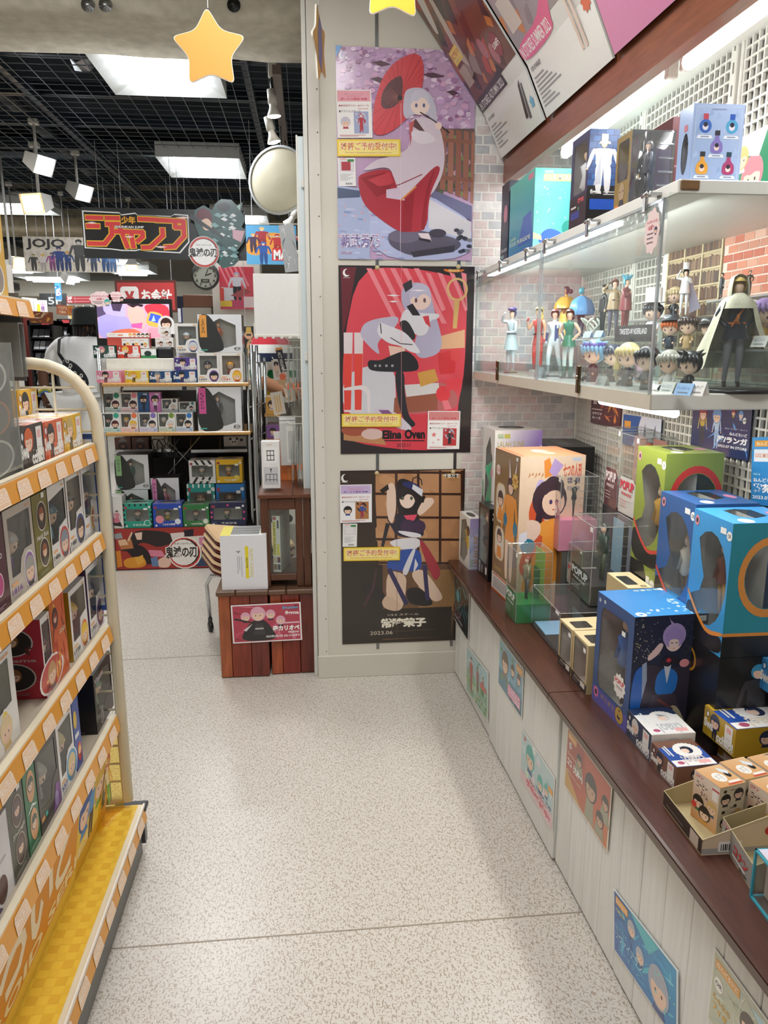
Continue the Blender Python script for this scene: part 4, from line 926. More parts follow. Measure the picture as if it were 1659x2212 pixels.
tent('white tent card between the seated figurine and the hooded one',1507,.71,ZB,.032,.026,txt='フィギュア',tc='6a6a6a')
tent('white tent card at the feet of the figurine in red',1146,.70,ZB)
tent('pale blue tent card at the feet of the figurine in white and navy',1163,.69,ZB,.03,.032,'d8e8f0')
tent('white tent card before the blond seated figurine',1296,.685,ZB)
tent('white tent card at the edge of the step by the maroon suit',1346,.905,1.409)
tent('blue tent card before the curly ornament',1262,.905,1.409,.034,.02,'a8cdf0')
tent('blue tent card before the black suit',1286,.905,1.409,.034,.02,'a8cdf0')
tent('white tent card below the purple-haired figurine',1632,.885,1.3755)
c=PX(1409,500,X0-.0065);t=thing('cloud_card','pink scalloped card stuck high on the showcase door','card',c)
fr=frame((0,0,0),(0,-1,0),(0,0,1));m=MB();m.M=fr
m.plate([[(.030*cos(a)*(1+.07*cos(a*9)),.040*sin(a)*(1+.07*cos(a*9)))for a in[2*pi*i/54 for i in range(54)]]],.001,'f0d8d6');m.build('card','paper',t)
fr2=frame((0,.03,-.04),(0,-1,0),(0,0,1));a=Art(.06,.08,fr2,z0=.0012);a.T('キャラクターグッズは',.12,.68,.86,.76,'d86070',.02);a.T('1&2階へ',.24,.54,.7,.65,'d86070',.03)
for i in range(3):a.R(.18,.44-i*.1,.62,.47-i*.1,'7a6a70')
a.chibi(.78,.5,.08,'2f3048','4a4a6a');a.done(t,'paper')
# =================================================================== GOODS ON THE COUNTER
def corners(NL,LB,z,lim=2.985):
 a,b=PZ(*NL,z),PZ(*LB,z)
 if b.y>lim:b=a+(b-a)*max(.2,(lim-a.y)/(b.y-a.y))
 return b,a
def cbox(name,label,NL,LB,rx,ty,z,cols,d=None,**k):
 PL,PR=corners(NL,LB,z);h=topz(PR,ty)-z
 ax=(PR-PL).normalized();iny=V((-ax.y,ax.x,0))
 if d is None:d=along((PR.x,PR.y,z+h),iny,rx)
 return gbox(name,label,'box',PL,PR,h,d,cols,**k)
W0=lambda x0,y0,x1,y1,r=.06:rrect(x0,y0,x1,y1,r)
def clearbox(name,label,NL,LB,rx,ty,z,base,bh,txt,tcol,inner=None,d=None,dolls=None,lid=None):
 PL,PR=corners(NL,LB,z);h=topz(PR,ty)-z;ax=PR-PL;w=ax.length;a1=ax.normalized();iny=V((-a1.y,a1.x,0))
 if d is None:d=along((PR.x,PR.y,z+h),iny,rx)
 t=thing(name,label,'box',PL,atan2(ax.y,ax.x))
 m=MB();r=.006;q=[(x,y+0)for x,y in rrect(0,0,w,d,r,3)]
 n=len(q);m.add([(x,y,0)for x,y in q]+[(x,y,h)for x,y in q],[[i,(i+1)%n,n+(i+1)%n,n+i]for i in range(n)],'fff');m.tess([q],'fff',h)
 m.build('clear_cover','film',t)
 m=MB()
 for x,y in((.001,.001),(w-.001,.001),(w-.001,d-.001),(.001,d-.001)):m.tube([(x,y,.01),(x,y,h-.002)],.0011,'fff',4)
 m.tube([(.003,.001,h),(w-.003,.001,h),(w-.001,.003,h),(w-.001,d-.003,h),(.003,d-.001,h),(.001,.003,h)],.0012,'fff',4);m.build('cover_edge','film_edge',t)
 e=.0015
 MB().box((e,e,.001),(w-e,d-e,bh*h),base).build('base','card',t)
 m=MB()
 fh=min(.9,bh*1.55)*h
 m.add([(e,e*.5,bh*h*.6),(w-e,e*.5,bh*h*.6),(w-e,e*.5,fh*.82),(w*.8,e*.5,fh),(w*.08,e*.5,fh)],[[0,1,2,3,4]],base).build('flap','card',t)
 a=Art(w,h,frame((0,0,0),(1,0,0),(0,0,1)));a.z=.0006
 a.T(txt,.1,fh/h*.66,.86,fh/h*.92,tcol,.045);a.T('PARADE',.2,fh/h*.52,.75,fh/h*.6,tcol,.02)
 for i in range(3):a.R(.12,fh/h*(.38-.08*i),.5,fh/h*(.40-.08*i),mixc(tcol,base,.4))
 a.done(t,'card')
 if inner:
  m=MB()
  for(u0,v0,u1,hh,c)in inner:m.box((u0*w,d*v0,bh*h),(u1*w,d*v0+.0015,hh*h),c)
  m.build('insert','paper',t)
 if dolls:
  m=MB()
  for(u,v,hh,hair,cl,lg)in dolls:doll(m,u*w,v*d,bh*h,hh*h,hair,cl,lg,tall=True)
  m.build('figurine','plastic',t)
 m=MB()
 for i in range(1,6):zz=bh*h+(1-bh)*h*i/6;m.tube([(w*.96,d*.5,zz),(w*.965,d*.95,zz)],.0012,'e8ecec',4)
 m.build('moulded_rib','film_hazy',t)
 m=MB();m.box((w*.86,-.0008,h*.93),(w*.97,-.0002,h*.985),'f6f6f2');m.build('price_sticker','paper',t)
 return t
LIL=dict(F='f0efe8',R='b9a8d4',L='f0efe8',T='f2efe8',B='e8e6e0')
def lilR(a,vert=True):
 a.P([(0,0),(1,0),(1,1),(0,1)],['cfd8e6','9a8cc0','a48fc8','b4a6d6']);a.P([(0,.3),(1,.55),(1,.75),(0,.6)],['a9b6dc','a9b6dc','c4bfe2','cbd0e8'])
 if vert:a.T('LALAH SUNE',.35,.06,.75,.66,'b58a3c',.01,rot=90);a.T('GGG',.1,.06,.3,.2,'7aa84a',.02,rot=90)
cbox('figure_box','small white and lilac window box standing at the pillar end of the counter',(1012.7,1231),(987,1205),1062,1121,ZT,LIL,d=.05,
win={'F':[[(.14,.12),(.5,.06),(.86,.3),(.9,.75),(.62,.94),(.2,.86)]],'T':[ngon(.5,.5,.3,.3,12)]},inner='7a6a58',dl=(.8,'3c2a28','d8b04a','e8d8c0',True),art={'R':lilR,'F':lambda a:(a.E(.86,.74,.1,'3c2a2a',1),a.E(.86,.70,.05,'8a5c44'),a.P([(.78,.4),(.97,.4),(.94,.62),(.82,.64)],'e2c04a'))})
def lilBig(a):
 a.P([(0,0),(1,0),(1,1),(0,1)],['8a6ab0','c8c4dc','8f78b8','f0eee6']);a.P([(0,.2),(.6,.35),(1,.6),(1,.9),(.45,.75),(0,.8)],['d8d2e4','f2f0ea','efece8','cfc8e0','f0eee8','f0eee8'])
 R=random.Random(4)
 for i in range(30):a.E(R.uniform(.05,.5),R.uniform(.05,.35),R.uniform(.004,.012),R.choice(['e8d8f0','c48ab8','fff']),1,6)
 a.T('LALAH SUNE',.06,.885,.62,.925,'b5a04a',.004);a.T('GGG',.06,.945,.18,.975,'7aa84a',.03);a.R(.2,.945,.32,.975,'c4bb5a')
 a.E(.42,.80,.035,'3c2828',1.2);a.E(.41,.785,.022,'8a5c44');a.P([(.3,.4),(.55,.4),(.5,.76),(.36,.76)],'dcc060');a.E(.53,.77,.016,'2c2428',1.5)
p0=PZ(1051,1185,ZT)
PLb=V((.705,2.98,ZT));PRb=V((.705,2.79,ZT));y930=topz(PRb,930)
gbox('figure_box','tall white and lilac window box against the brick wall, purple at its corner','box',PLb,PRb,y930-ZT,along((PRb.x,PRb.y,y930),(1,0,0),1172),LIL,win={'F':[[(.2,.1),(.55,.05),(.8,.3),(.85,.8),(.6,.95),(.3,.85)]],'T':[ngon(.4,.5,.3,.28,14)]},inner='6c8074',dl=(.85,'3c2a28','3fae7c','4fb888',True),art={'R':lilBig,'F':lambda a:(a.P([(.02,.25),(.2,.2),(.14,.6),(.04,.62)],'3fae74'),a.E(.82,.7,.04,'e08ab0',.6),a.E(.1,.45,.05,'5a3c30',.8))})
cbox('figure_box','narrow black window box between the lilac boxes and the bunny-eared box',(1053,1258),(1031,1234),1100,1100,ZT,dict(F='17181a',R='121315',T='232427'),d=.12,win={'F':[[(.1,.22),(.9,.22),(.9,.96),(.1,.96)]]},inner='6a7468',dl=(.82,'d8879a','3c4450','5a6a78',True),art={'F':lambda a:(a.T('FOUR MURASAME',.12,.04,.3,.2,'e8e8e8',.01,rot=90),a.T('GGG',.4,.06,.5,.16,'e8e8e8',.02,rot=90),a.R(.75,.08,.9,.18,'f0f0f0')),'R':lambda a:(a.T('GGG',.1,.90,.5,.95,'e8e8e8',.02),a.T('PILOT',.1,.84,.5,.88,'e8e8e8',.01)),'T':lambda a:(a.R(.2,.3,.8,.5,'b8b8b8'),a.R(.2,.6,.6,.75,'8a8a8a'))})
gbox('figure_box','large black box in the back corner of the counter','box',(.90,2.93,ZT),(.88,2.66,ZT),topz((.88,2.66),966)-ZT,.165,dict(F='191a1c',R='141517',T='2a2b2d'),art={'R':lambda a:(a.T('FIGMA',.3,.7,.6,.76,'8a8a8a'),),'T':lambda a:a.R(.2,.3,.8,.6,'55575a')})
def bunF(a):
 a.R(0,0,1,.13,'e9e4dc');a.R(0,0,1,.012,'d8683c');a.R(.05,.115,.95,.125,'d8683c')
 for i in range(7):a.R(.08,.095-i*.011,.92-(i*31%4)*.08,.1005-i*.011,'9a9aa0')
 for(u,v,w,h)in((.08,.50,.42,.28),(.08,.24,.42,.24)):
  a.P([(u+w*x,v+h*y)for x,y in rrect(0,0,1,1,.3)],'b89c66');a.P([(u+w*x,v+h*y)for x,y in rrect(.06,.03,.94,.97,.28)],'e4d8c4')
 a.chibi(.28,.67,.055,'4a3438','e8943c');a.P([(.16,.52),(.4,.52),(.36,.6),(.2,.6)],'e8943c');a.chibi(.28,.41,.05,'4a3438','f0e4dc');a.P([(.18,.26),(.4,.26),(.36,.34),(.2,.34)],'e8943c')
 a.person(.68,.15,.72,'4a3438','ee9a3c','f2d4bc');a.P([(.5,.42),(.9,.42),(.8,.62),(.58,.62)],'ee983a');a.E(.9,.52,.05,'2c7fa0',.8);a.E(.5,.55,.045,'2c7fa0',.8)
 for s in(-.07,.1):a.P([(.68+s,.84),(.68+s+.07,.84),(.68+s*1.8+.05,.97)],'e8e2f0')
 a.E(.16,.86,.035,'ead8d4',1.2);a.T('七つ人形',.06,.845,.26,.875,'d86a70',.03);a.ST(.84,.83,.06,'e8c468',.7,9);a.T('限定',.78,.81,.9,.85,'b8603c',.04)
 a.T('Usamimi',.1,.165,.4,.195,'d8b46a',.01)
def bunR(a):
 a.P([(0,0),(1,0),(1,1),(0,1)],['e8bfa0','e8c4a8','ecd4bc','ead2b8'])
 for i in range(5):a.P([(.12+i*.05,.86+(i%2)*.02),(.16+i*.05,.88),(.15+i*.05,.9)],'c88a5a')
 q=lambda l,c:a.P(l,c)
 q([(.02,.3),(.2,.52),(.14,.66),(.3,.8),(.38,.72),(.42,.5),(.3,.3),(.1,.2)],'d85a34')
 q([(.38,.86),(.36,.97),(.44,.99),(.52,.88)],'ea9240');q([(.44,.9),(.52,.985),(.66,.94),(.54,.86)],'b9a0d4');q([(.2,.72),(.28,.86),(.4,.84),(.3,.8),(.24,.72)],'c4b4de')
 a.E(.47,.72,.13,'44303a',.9);q([(.24,.52),(.36,.56),(.42,.76),(.3,.72)],'3c2a34');a.E(.53,.70,.085,'efcdb6',.9);q([(.38,.74),(.48,.78),(.62,.78),(.66,.70),(.7,.84),(.5,.88),(.38,.84)],'44303a');[a.E(x,.705,.016,'4a3c6a',.7,10)for x in(.49,.58)];a.E(.535,.655,.006,'c87a70',1.6,8)
 q([(.36,.40),(.74,.40),(.72,.56),(.62,.6),(.42,.59)],'ee9c3e');a.E(.44,.53,.055,'f0a244',1.1);a.E(.64,.53,.055,'f0a244',1.1)
 q([(.04,.12),(.3,.42),(.72,.42),(.9,.12),(.62,.2),(.5,.1),(.36,.22),(.2,.12)],'ee983a')
 q([(.14,.6),(.34,.58),(.36,.50),(.18,.42),(.12,.5)],'efd0be');a.E(.16,.42,.05,'2b7d9c',1);q([(.02,.42),(.14,.46),(.14,.52),(.02,.5)],'e4e2f0');a.E(.84,.42,.06,'2b7d9c',1)
 q([(.12,.02),(.4,.2),(.36,.02)],'e6cbd4')
 a.T('七つの人形',.66,.86,.95,.95,'d85c40',.03);a.T('増築・業務',.73,.82,.93,.86,'34407a',.02);a.T('限定・実施',.73,.775,.93,.805,'6a6a9a',.0);a.R(.8,.965,.93,.985,'c4cfe0')
cbox('figure_box','tall brown and orange box with a bunny-eared dancer in an orange dress',(1112,1316),(1061.5,1269),1266,987,ZT,dict(F='8a6c48',R='e8cbb0',T='d9966c',L='8a6c48'),art={'F':bunF,'R':bunR,'T':lambda a:(a.E(.5,.5,.12,'e8c0b4',1.6),a.E(.7,.55,.1,'e4b4a0',1.6),a.R(.05,.05,.95,.08,'c07a50'))},sticker=('F',.86,.965))
clearbox('clear_pack','clear pack with green base and small figurine, at the worktop edge',(1113,1348),(1091,1320),1206,1195,ZT,'2b8a4c',.27,'POPUP','e8f0e8',inner=[(.15,.8,.9,.98,'8fbc4e'),(.15,.76,.55,.7,'2f7d4c')],dolls=[(.5,.45,.6,'8a3c34','8a8468','5a5a5a')],d=.115)
def cpos(name,label,PL,PR,ty,**k):
 global corners
 old=corners;corners=lambda NL,LB,z,lim=0:(V(PL),V(PR))
 try:return clearbox(name,label,None,None,0,ty,PL[2],**k)
 finally:corners=old
gbox('carton','dark carton under the pink clear pack','box',(.825,2.475,ZT),(.825,2.325,ZT),.208,.11,dict(F='4a4a48',R='55544f',T='4a4640'))
gbox('carton','dark carton under the white-flapped clear pack','box',(.845,2.315,ZT),(.845,2.19,ZT),.108,.11,dict(F='3a3632',R='33302c',T='4a4640'))
cpos('clear_pack','clear pack with white flap and red letters below the pink pack',(.84,2.31,ZT+.11),(.842,2.185,ZT+.11),1192,base='e6e4e0',bh=.34,txt='POPUP',tcol='d24a58',inner=[(.1,.8,.9,.95,'2c3034')],d=.12)
cpos('clear_pack','clear pack with pink base in front of the orange dress print',(.811,2.477,.72),(.81,2.322,.72),1031,base='e88fb0',bh=.42,txt='POPUP',tcol='f8eef2',dolls=[(.6,.5,.5,'2c2c30','3c403c','3c403c')],inner=[(.05,.9,.5,.95,'d8dcd8')],d=.13)
cpos('clear_pack','tall clear pack with a figurine in dark green uniform',(.800,2.172,.6465),(.795,1.988,.6465),1140,base='2a2c30',bh=.25,txt='POPUP',tcol='d8e4e8',inner=[(.05,.86,.5,.96,'8fb0c8'),(.5,.86,.7,.96,'2c2c30'),(.7,.86,.98,.96,'8a90a4')],dolls=[(.62,.4,.72,'23302c','2f4038','4a5a4a')],d=.145)
t=clearbox('clear_pack','low wide clear pack with sky blue lid card',(1205,1421),(1147,1349),1289,1326,ZT,'3c4044',.08,'BASE','8a9094',d=.25,inner=[(.1,.5,.9,.5,'5a646a')])
w=(V((t.children[0].bound_box[4]))-V(t.children[0].bound_box[0]))
MB().box((.004,.01,0),(.12,.10,.001),'9cc8ee').build('lid_card','card',t,(0,0,max(c[2]for c in t.children[0].bound_box)+.0005))
MB().box((.09,.05,.001),(.118,.09,.0016),'d8606c').build('lid_print','card',t,t.children[-1].location)
cpos('clear_pack','tall clear pack with maroon base in front of the lattice',(.952,2.315,.88),(.95,2.206,.88),930,base='6a2430',bh=.32,txt='POPUP',tcol='e8d8d8',inner=[(.1,.8,.9,.9,'c89a94'),(.3,.7,.8,.5,'d8b4a0')],d=.11)
cpos('clear_pack','tall clear pack with white flap and red letters beside the green window box',(.952,2.202,.88),(.95,2.071,.88),946,base='ece8e4',bh=.30,txt='POPUP',tcol='d03c50',inner=[(.2,.8,.9,.94,'b07a70')],dolls=[(.55,.5,.6,'b05a48','c88a4a','b0705a')],d=.11)
gbox('carton','tall grey carton carrying the packs with maroon and white flaps','box',(.953,2.32,ZT),(.953,2.07,ZT),.369,.11,dict(F='33363a',R='3c4044',T='3c4044'))
BEI=dict(F='cdb98c',R='cbb688',T='d6c59a',L='c8b488')
def beiF(a):a.R(0,0,1,.19,'1d1b1a');a.T('FIGURE',.2,.11,.62,.15,'e0d8c4',.01);a.R(.62,.06,.9,.17,'e8e4da');a.R(.08,.04,.4,.055,'8a8478');a.R(.08,.08,.5,.09,'8a8478')
BW={'F':[W0(.09,.2,.91,.95,.07)],'T':[W0(.3,.12,.85,.55,.06)]}
cbox('figure_box','beige and black window box, farther of two beside the big blue box',(1232,1461),(1205,1431),1292,1362,ZT,BEI,d=.115,win=BW,inner='5c3026',dl=(.7,'c8c0b8','8a8078','555',False),art={'F':beiF,'T':lambda a:a.T('GOOD',.55,.7,.8,.85,'6a5a3c',.02)},sticker=('F',.72,.8))
cbox('figure_box','beige and black window box, nearer of two beside the big blue box',(1265,1501),(1233.6,1463),1330,1396,ZT,BEI,d=.12,win=BW,inner='85502c',dl=(.7,'2c2c34','3c4a44','333',False),art={'F':beiF,'R':lambda a:(a.chibi(.45,.45,.22,'262a34','2f4a3c'),)},sticker=('F',.72,.8))
gbox('figure_box','beige window box whose top shows behind the big blue box','box',(.805,1.90,ZT),(.805,1.76,ZT),topz((.805,1.76),1271)-ZT,.065,BEI,win={'T':[W0(.25,.12,.8,.62,.06)]},inner='5a7080',art={'T':lambda a:a.T('GOOD',.84,.6,.95,.85,'6a5a3c',.02)})
def blueF(a):
 a.R(0,0,1,.145,'5c58ac');a.E(.78,.09,.075,'1f2438',1);a.E(.78,.09,.07,'c8a24a',1);a.P([(.73,.06),(.78,.15),(.83,.1),(.8,.05)],'2a2a3c');a.E(.79,.1,.025,'c8a24a')
 a.E(.12,.1,.05,'d87aa8',.9);a.E(.12,.1,.025,'3a2c3c',.9)
 for i,s in enumerate('歌山兼定'):a.T(s,.27+i*.1,.085-i*.002,.34+i*.1,.125,'a8925a',.01)
 a.ST(.74,.34,.11,'f2efe8',.82,11);a.T('POPUP',.62,.35,.86,.395,'d84a5a',.05);a.T('PARADE',.66,.31,.82,.335,'7a5a60',.02)
 for(u,v)in((.08,.94),(.22,.95)):a.E(u,v,.018,'b8c4d8',1.2)
 a.R(.3,.905,.85,.915,'34558e')
def blueR(a):
 a.P([(0,0),(1,0),(1,1),(0,1)],['222a46','232b44','2a3046','1c2440'])
 for i in range(8):
  for j in range(3):a.E(.74+j*.09+(i%2)*.03,.62+i*.045,.035,'30374c');a.E(.74+j*.09+(i%2)*.03,.62+i*.045,.024,'252c42')
 R=random.Random(6)
 for i in range(70):a.E(min(.4,abs(R.gauss(.1,.12))+.02),R.uniform(.62,.98),R.uniform(.002,.006),R.choice(['cfc8a0','e8e0c8','8a94b0']),1,5)
 q=a.P
 q([(.02,.02),(.06,.5),(.16,.58),(.3,.6),(.42,.55),(.62,.56),(.8,.58),(.9,.4),(.98,.02)],'3a3446')
 q([(.0,.02),(.02,.52),(.14,.6),(.2,.5),(.16,.24),(.08,.04)],'2468c4');q([(.14,.6),(.2,.62),(.22,.46),(.17,.3)],'9aa8c4')
 q([(.34,.32),(.62,.32),(.66,.5),(.48,.58),(.34,.5)],'2f78cc');q([(.44,.58),(.5,.42),(.54,.58)],'ccd4e4');q([(.26,.2),(.7,.2),(.62,.33),(.32,.33)],'4a4250')
 q([(.22,.02),(.34,.22),(.5,.2),(.66,.24),(.84,.02),(.6,.02),(.5,.14),(.4,.02)],'d4c8a4');q([(.36,.02),(.46,.18),(.5,.02)],'2f68b8');a.E(.47,.2,.022,'3a3440');a.E(.47,.2,.014,'d8d0b8')
 q([(.22,.62),(.36,.68),(.42,.76),(.36,.78),(.26,.7),(.2,.66)],'e6c8c8')
 a.E(.55,.78,.085,'efd6d0',.85);a.E(.55,.83,.105,'a894cc',.95);a.P([(.44,.78),(.5,.8),(.58,.78),(.66,.8),(.65,.72),(.70,.84),(.55,.92),(.42,.86)],'a08cc8');q([(.5,.92),(.46,1.0),(.47,.97),(.54,.93)],'a894cc');q([(.48,.76),(.52,.7),(.58,.7),(.63,.76),(.6,.8),(.5,.8)],'efd6d0');[q([(x-.025,.768),(x,.774),(x+.025,.768),(x,.762)],'54607a')for x in(.525,.59)];q([(.54,.722),(.575,.724),(.56,.718)],'b87a78')
 q([(.36,.6),(.46,.66),(.6,.66),(.74,.56),(.56,.6),(.5,.56)],'2c2834');a.P([(.46,.62),(.5,.645),(.54,.62),(.5,.6)],'c83c4c')
 a.E(.72,.59,.035,'e89aa4',1.2);q([(.4,.3),(.62,.2),(.6,.18),(.38,.28)],'7a4a44');q([(.3,.16),(.24,.06),(.3,.08)],'b04a5c');q([(.7,.14),(.66,.04),(.72,.06)],'b04a5c')
 a.R(.84,.94,.97,.985,'f0f0ea');a.T('1 1 7 3 ・',.85,.95,.96,.965,'8a8a8a')
def blueT(a):
 R=random.Random(7);a.P([(0,0),(1,0),(1,1),(0,1)],['2f78b8','3484c4','3a94d2','2f80c0'])
 for i in range(34):
  u,v=R.uniform(.42,.98),R.uniform(.72,.97)
  if R.random()<.3:u,v=R.uniform(.75,.97),R.uniform(.2,.75)
  a.ST(u,v,.03,R.choice(['b4d2ea','d4e4f0','8cbce0']),.6,5)
 a.E(.93,.12,.07,'d4e0ea',1.1);a.E(.93,.12,.03,'4a94c8',1);a.E(.06,.90,.05,'d8e2d8',.9)
 for i,s in enumerate('歌山兼定'):a.T(s,.03+i*.005,.78-i*.1,.09+i*.005,.86-i*.1,'d4dcc8',.02)
cbox('figure_box','big blue box printed with a lilac-haired man in a blue robe',(1353.3,1586),(1278,1507),1530.8,1333.8,ZT,dict(F='34568c',R='222a44',T='3384c2',L='2f5088'),
win={'F':[W0(.13,.17,.87,.9,.09)],'T':[ngon(.5,.52,.34,.33,24)]},inner='7d7568',dl=(.8,'a894cc','2f6ab8','3a3446',True),art={'F':blueF,'R':blueR,'T':blueT},sticker=('F',.72,.78))
def small_ops(c1,c2,hair,cloth,dk):
 def F(a):
  a.P([(0,0),(.16,0),(.1,1),(0,1)],c2);a.person(.36,.02,.93,hair,cloth,dk,wide=1.25);a.chibi(.36,.66,.27,hair,cloth)
  a.E(.12,.78,.13,mixc(c2,'223',.4));a.E(.12,.78,.08,'e8e8f0',.7)
  a.T('Swa',.02,.28,.32,.62,'f2f2ee',.05);a.T('cchao!',.44,.10,.97,.42,'f2f2ee',.05);a.R(.68,.26,.92,.92,'f3f1ec');a.R(.73,.66,.87,.84,'f0b8b8');a.R(.74,.44,.86,.46,'b8b8b8')
  a.R(.44,.05,.95,.08,'e8e8e8')
 def T(a):
  a.P([(0,0),(.26,0),(.3,1),(0,1)],c1)
  a.ST(.42,.62,.33,'f0eeea',.93,22);a.E(.40,.62,.14,hair,1.1);a.E(.43,.57,.09,'f2d4c0',1.1);a.P([(.26,.5),(.34,.72),(.36,.55)],cloth)
  a.T('chao!',.62,.3,.98,.85,mixc(c1,'fff',.55),.03,rot=-90);a.R(.2,.16,.6,.2,'e8e8e8');a.R(.24,.1,.56,.13,'e8e8e8')
  a.R(.76,.02,.99,.98,'f4f2ee');a.R(.80,.62,.92,.9,'f0b4b4');a.E(.86,.2,.08,'b8567a',.8)
 def Rr(a):a.chibi(.5,.6,.26,hair,cloth)
 return{'F':F,'T':T,'R':Rr}
def sbox(label,NL,LB,rx,ty,z,c1,c2,hair,cloth,dk,top,d=None,side=None):return cbox('doll_box',label,NL,LB,rx,ty,z,dict(F=c1,R=side or c2,T=top,L=c1),d=d,art=small_ops(c1,c2,hair,cloth,dk),group='small flat doll boxes')
sbox('small navy doll box with white top, first in the row before the big blue box',(1403,1646),(1352,1586),1503,1588,ZT,'243454','1c2a48','e0dcd8','8a8a94','4a4a58','f0efea',side='f0efea')
sbox('small brown doll box with blue top, nearest the kraft tray',(1457,1707),(1404,1650),1552,1658,ZT,'7a5444','6a463a','26304a','2a2830','2a2830','2c54a4',side='8a6454')
sbox('small grey doll box with pale top, leaning on the big blue box',(1513,1602),(1458,1535),1610,1508,ZT,'4a4a58','3c3f50','d8b460','8a8478','4a4a50','d6d0c8',side='5a5a64')
sbox('yellow doll box with blue top, upper of the two yellow ones',(1584,1637),(1518,1580),1690,1576,ZT+.045,'c09c2c','b8942a','2c3654','2c3050','3a3a48','2a52a8',d=.14,side='c09c2c')
sbox('yellow doll box underneath the other yellow one',(1583,1660),(1520,1606),1690,1640,ZT,'b8962c','a8882a','2c3654','2c3050','3a3a48','2a52a8',d=.14,side='2c54a8')
tg=thing('glass_step','greenish glass shelf on blocks at the right edge of the counter','shelf',(0,0,0))
zg=ZT+.155
a0=PZ(1556,1402,zg);xg=a0.x;
MB().box((xg,.9,zg-.008),(1.07,a0.y,zg),'fff',bev=.001).build('glass_plate','glass_green',tg)
MB().box((xg-.0006,.9,zg-.008),(xg,a0.y,zg),'2f4a40').build('glass_edge','plastic',tg)
for(ya,yb,c)in((a0.y-.14,a0.y-.03,'a8a478'),(a0.y-.38,a0.y-.24,'94905e')):MB().box((xg+.02,ya,ZT+.0005),(xg+.10,yb,zg-.0085),c,bev=.002).build('block','matte',tg)
MB().box((xg+.10,a0.y-.35,ZT+.0005),(1.06,a0.y-.02,ZT+.10),'2c3a34').build('riser_box','matte',tg)
sbox('purple and charcoal doll box at the far end of the glass step',(1674-55,1466),(1562,1395),1720,1408,zg+.0008,'54505a','6a5aa0','b08a78','d8a48a','3a3848','7c62b0',d=.14,side='3c3c44')
PL=PZ(1634,1480,zg);gbox('doll_box','sky blue doll box behind the purple one on the glass step','box',(PL.x,PL.y-.005,zg+.0008),(PL.x+.003,PL.y-.13,zg+.0008),.068,.14,dict(F='3f90cc',R='3580bc',T='4a9cd8'),art=small_ops('3f90cc','3580bc','2c3040','8a3c34','333'),group='small flat doll boxes')
gbox('doll_box','dark red doll box standing behind the purple one','box',(PL.x+.16,PL.y+.12,zg+.0008),(PL.x+.163,PL.y-.01,zg+.0008),.085,.1,dict(F='6a2a30',R='5a2028',T='7a3038'),art=small_ops('6a2a30','5a2028','c86a4a','8a3c34','333'),group='small flat doll boxes')
def cres(c,rim,side):
 hole=[(.10,.62),(.30,.84),(.52,.92),(.78,.80),(.95,.56),(.98,.44),(.80,.2),(.55,.1),(.36,.14),(.18,.3),(.30,.45),(.26,.55)]
 return hole
def crescent(label,PL,PR,h,c,c2,rim,dolls,d=None,badge=True,ring='b8342c'):
 PL=V(PL);PR=V(PR)
 ax=(PR-PL).normalized();iny=V((-ax.y,ax.x,0))
 big=[(.5+.47*cos(a),.52+.36*sin(a))for a in[radians(x)for x in range(-150,150,20)]]+[(.30,.64),(.40,.52),(.32,.40)]
 def F(a):
  a.P([(0,0),(1,0),(1,.16),(.6,.10),(0,.34)],'18191c')
  a.P([(0,.34),(.28,.2),(.6,.10),(1,.16),(1,.19),(.6,.135),(.3,.23),(0,.38)],rim)
  if badge:a.E(.94,.9,.035,'f4f4f0',1);a.T('OR',.90,.885,.98,.915,'445',.02);a.R(.72,.9,.86,.945,'f2f2ee')
  a.E(.1,.92,.04,'d8909c',.8);a.E(.1,.92,.02,'3a3040',.8)
 def Rr(a):
  a.R(0,0,1,.16,'18191c');a.R(0,.16,1,.185,rim);a.RING(.56,.60,.30,.80,ring,.78)
 def Tt(a):a.E(.86,.25,.1,'e8e8ea',1.2);a.E(.5,.85,.08,'d890b0',2)
 return gbox('figure_box',label,'box',PL,PR,h,d,dict(F=c,R=c2,T=c,L=c),win={'F':[big],'R':[[(.56+.235*(h/d)*.78*cos(a),.60+.235*sin(a))for a in[2*pi*i/20 for i in range(20)]]],'T':[[(.2,.3),(.6,.3),(.72,.45),(.6,.7),(.2,.7),(.12,.5)]]},inner='4c483c',dl=dolls,art={'F':F,'R':Rr,'T':Tt})
for(x,y1,y0,zt,lab,c)in((.875,1.915,1.752,.815,'black box with a yellow-green corner under the tall green crescent-window box','8a9a3c'),(.862,1.738,1.568,.735,'black box with a gold emblem under the dark blue crescent-window box','2a2c30'),(.852,1.555,1.40,.735,'black box with a gold emblem under the bright blue crescent-window box','2a2c30')):
 gbox('figure_box',lab,'box',(x,y1,ZT),(x,y0,ZT),zt-ZT,.15,dict(F='17181b',R='151619',T='2a2b2e'),art={'F':lambda a,c=c:((a.P([(.5,1),(1,1),(1,.45),(.86,.7)],c),a.E(.84,.86,.05,'f2f2f0'),a.R(.62,.84,.74,.92,'f0f0ec'))if c!='2a2c30' else(a.E(.22,.78,.13,'c8922c'),a.E(.22,.78,.10,'17181b'),a.P([(.16,.7),(.22,.88),(.28,.7),(.22,.76)],'c8922c'))),'R':lambda a:a.person(.6,.05,.9,'3a9ac4','3a3a40','2a2a30')})
crescent('tall green box with crescent window and red ring, before the lattice',(.875,1.915,.816),(.875,1.752,.816),.304,'8a9a3c','7c8c3c','d8483c',[(.62,'d8b848','c8983c','6a5a3c',True)],d=.15)
crescent('dark blue box with crescent window, between the green and bright blue ones',(.862,1.738,.736),(.862,1.568,.736),.295,'2f5f9c','2c558c','d8483c',[(.62,'c8883c','d8d0c0','7a5a3c',True)],d=.15)
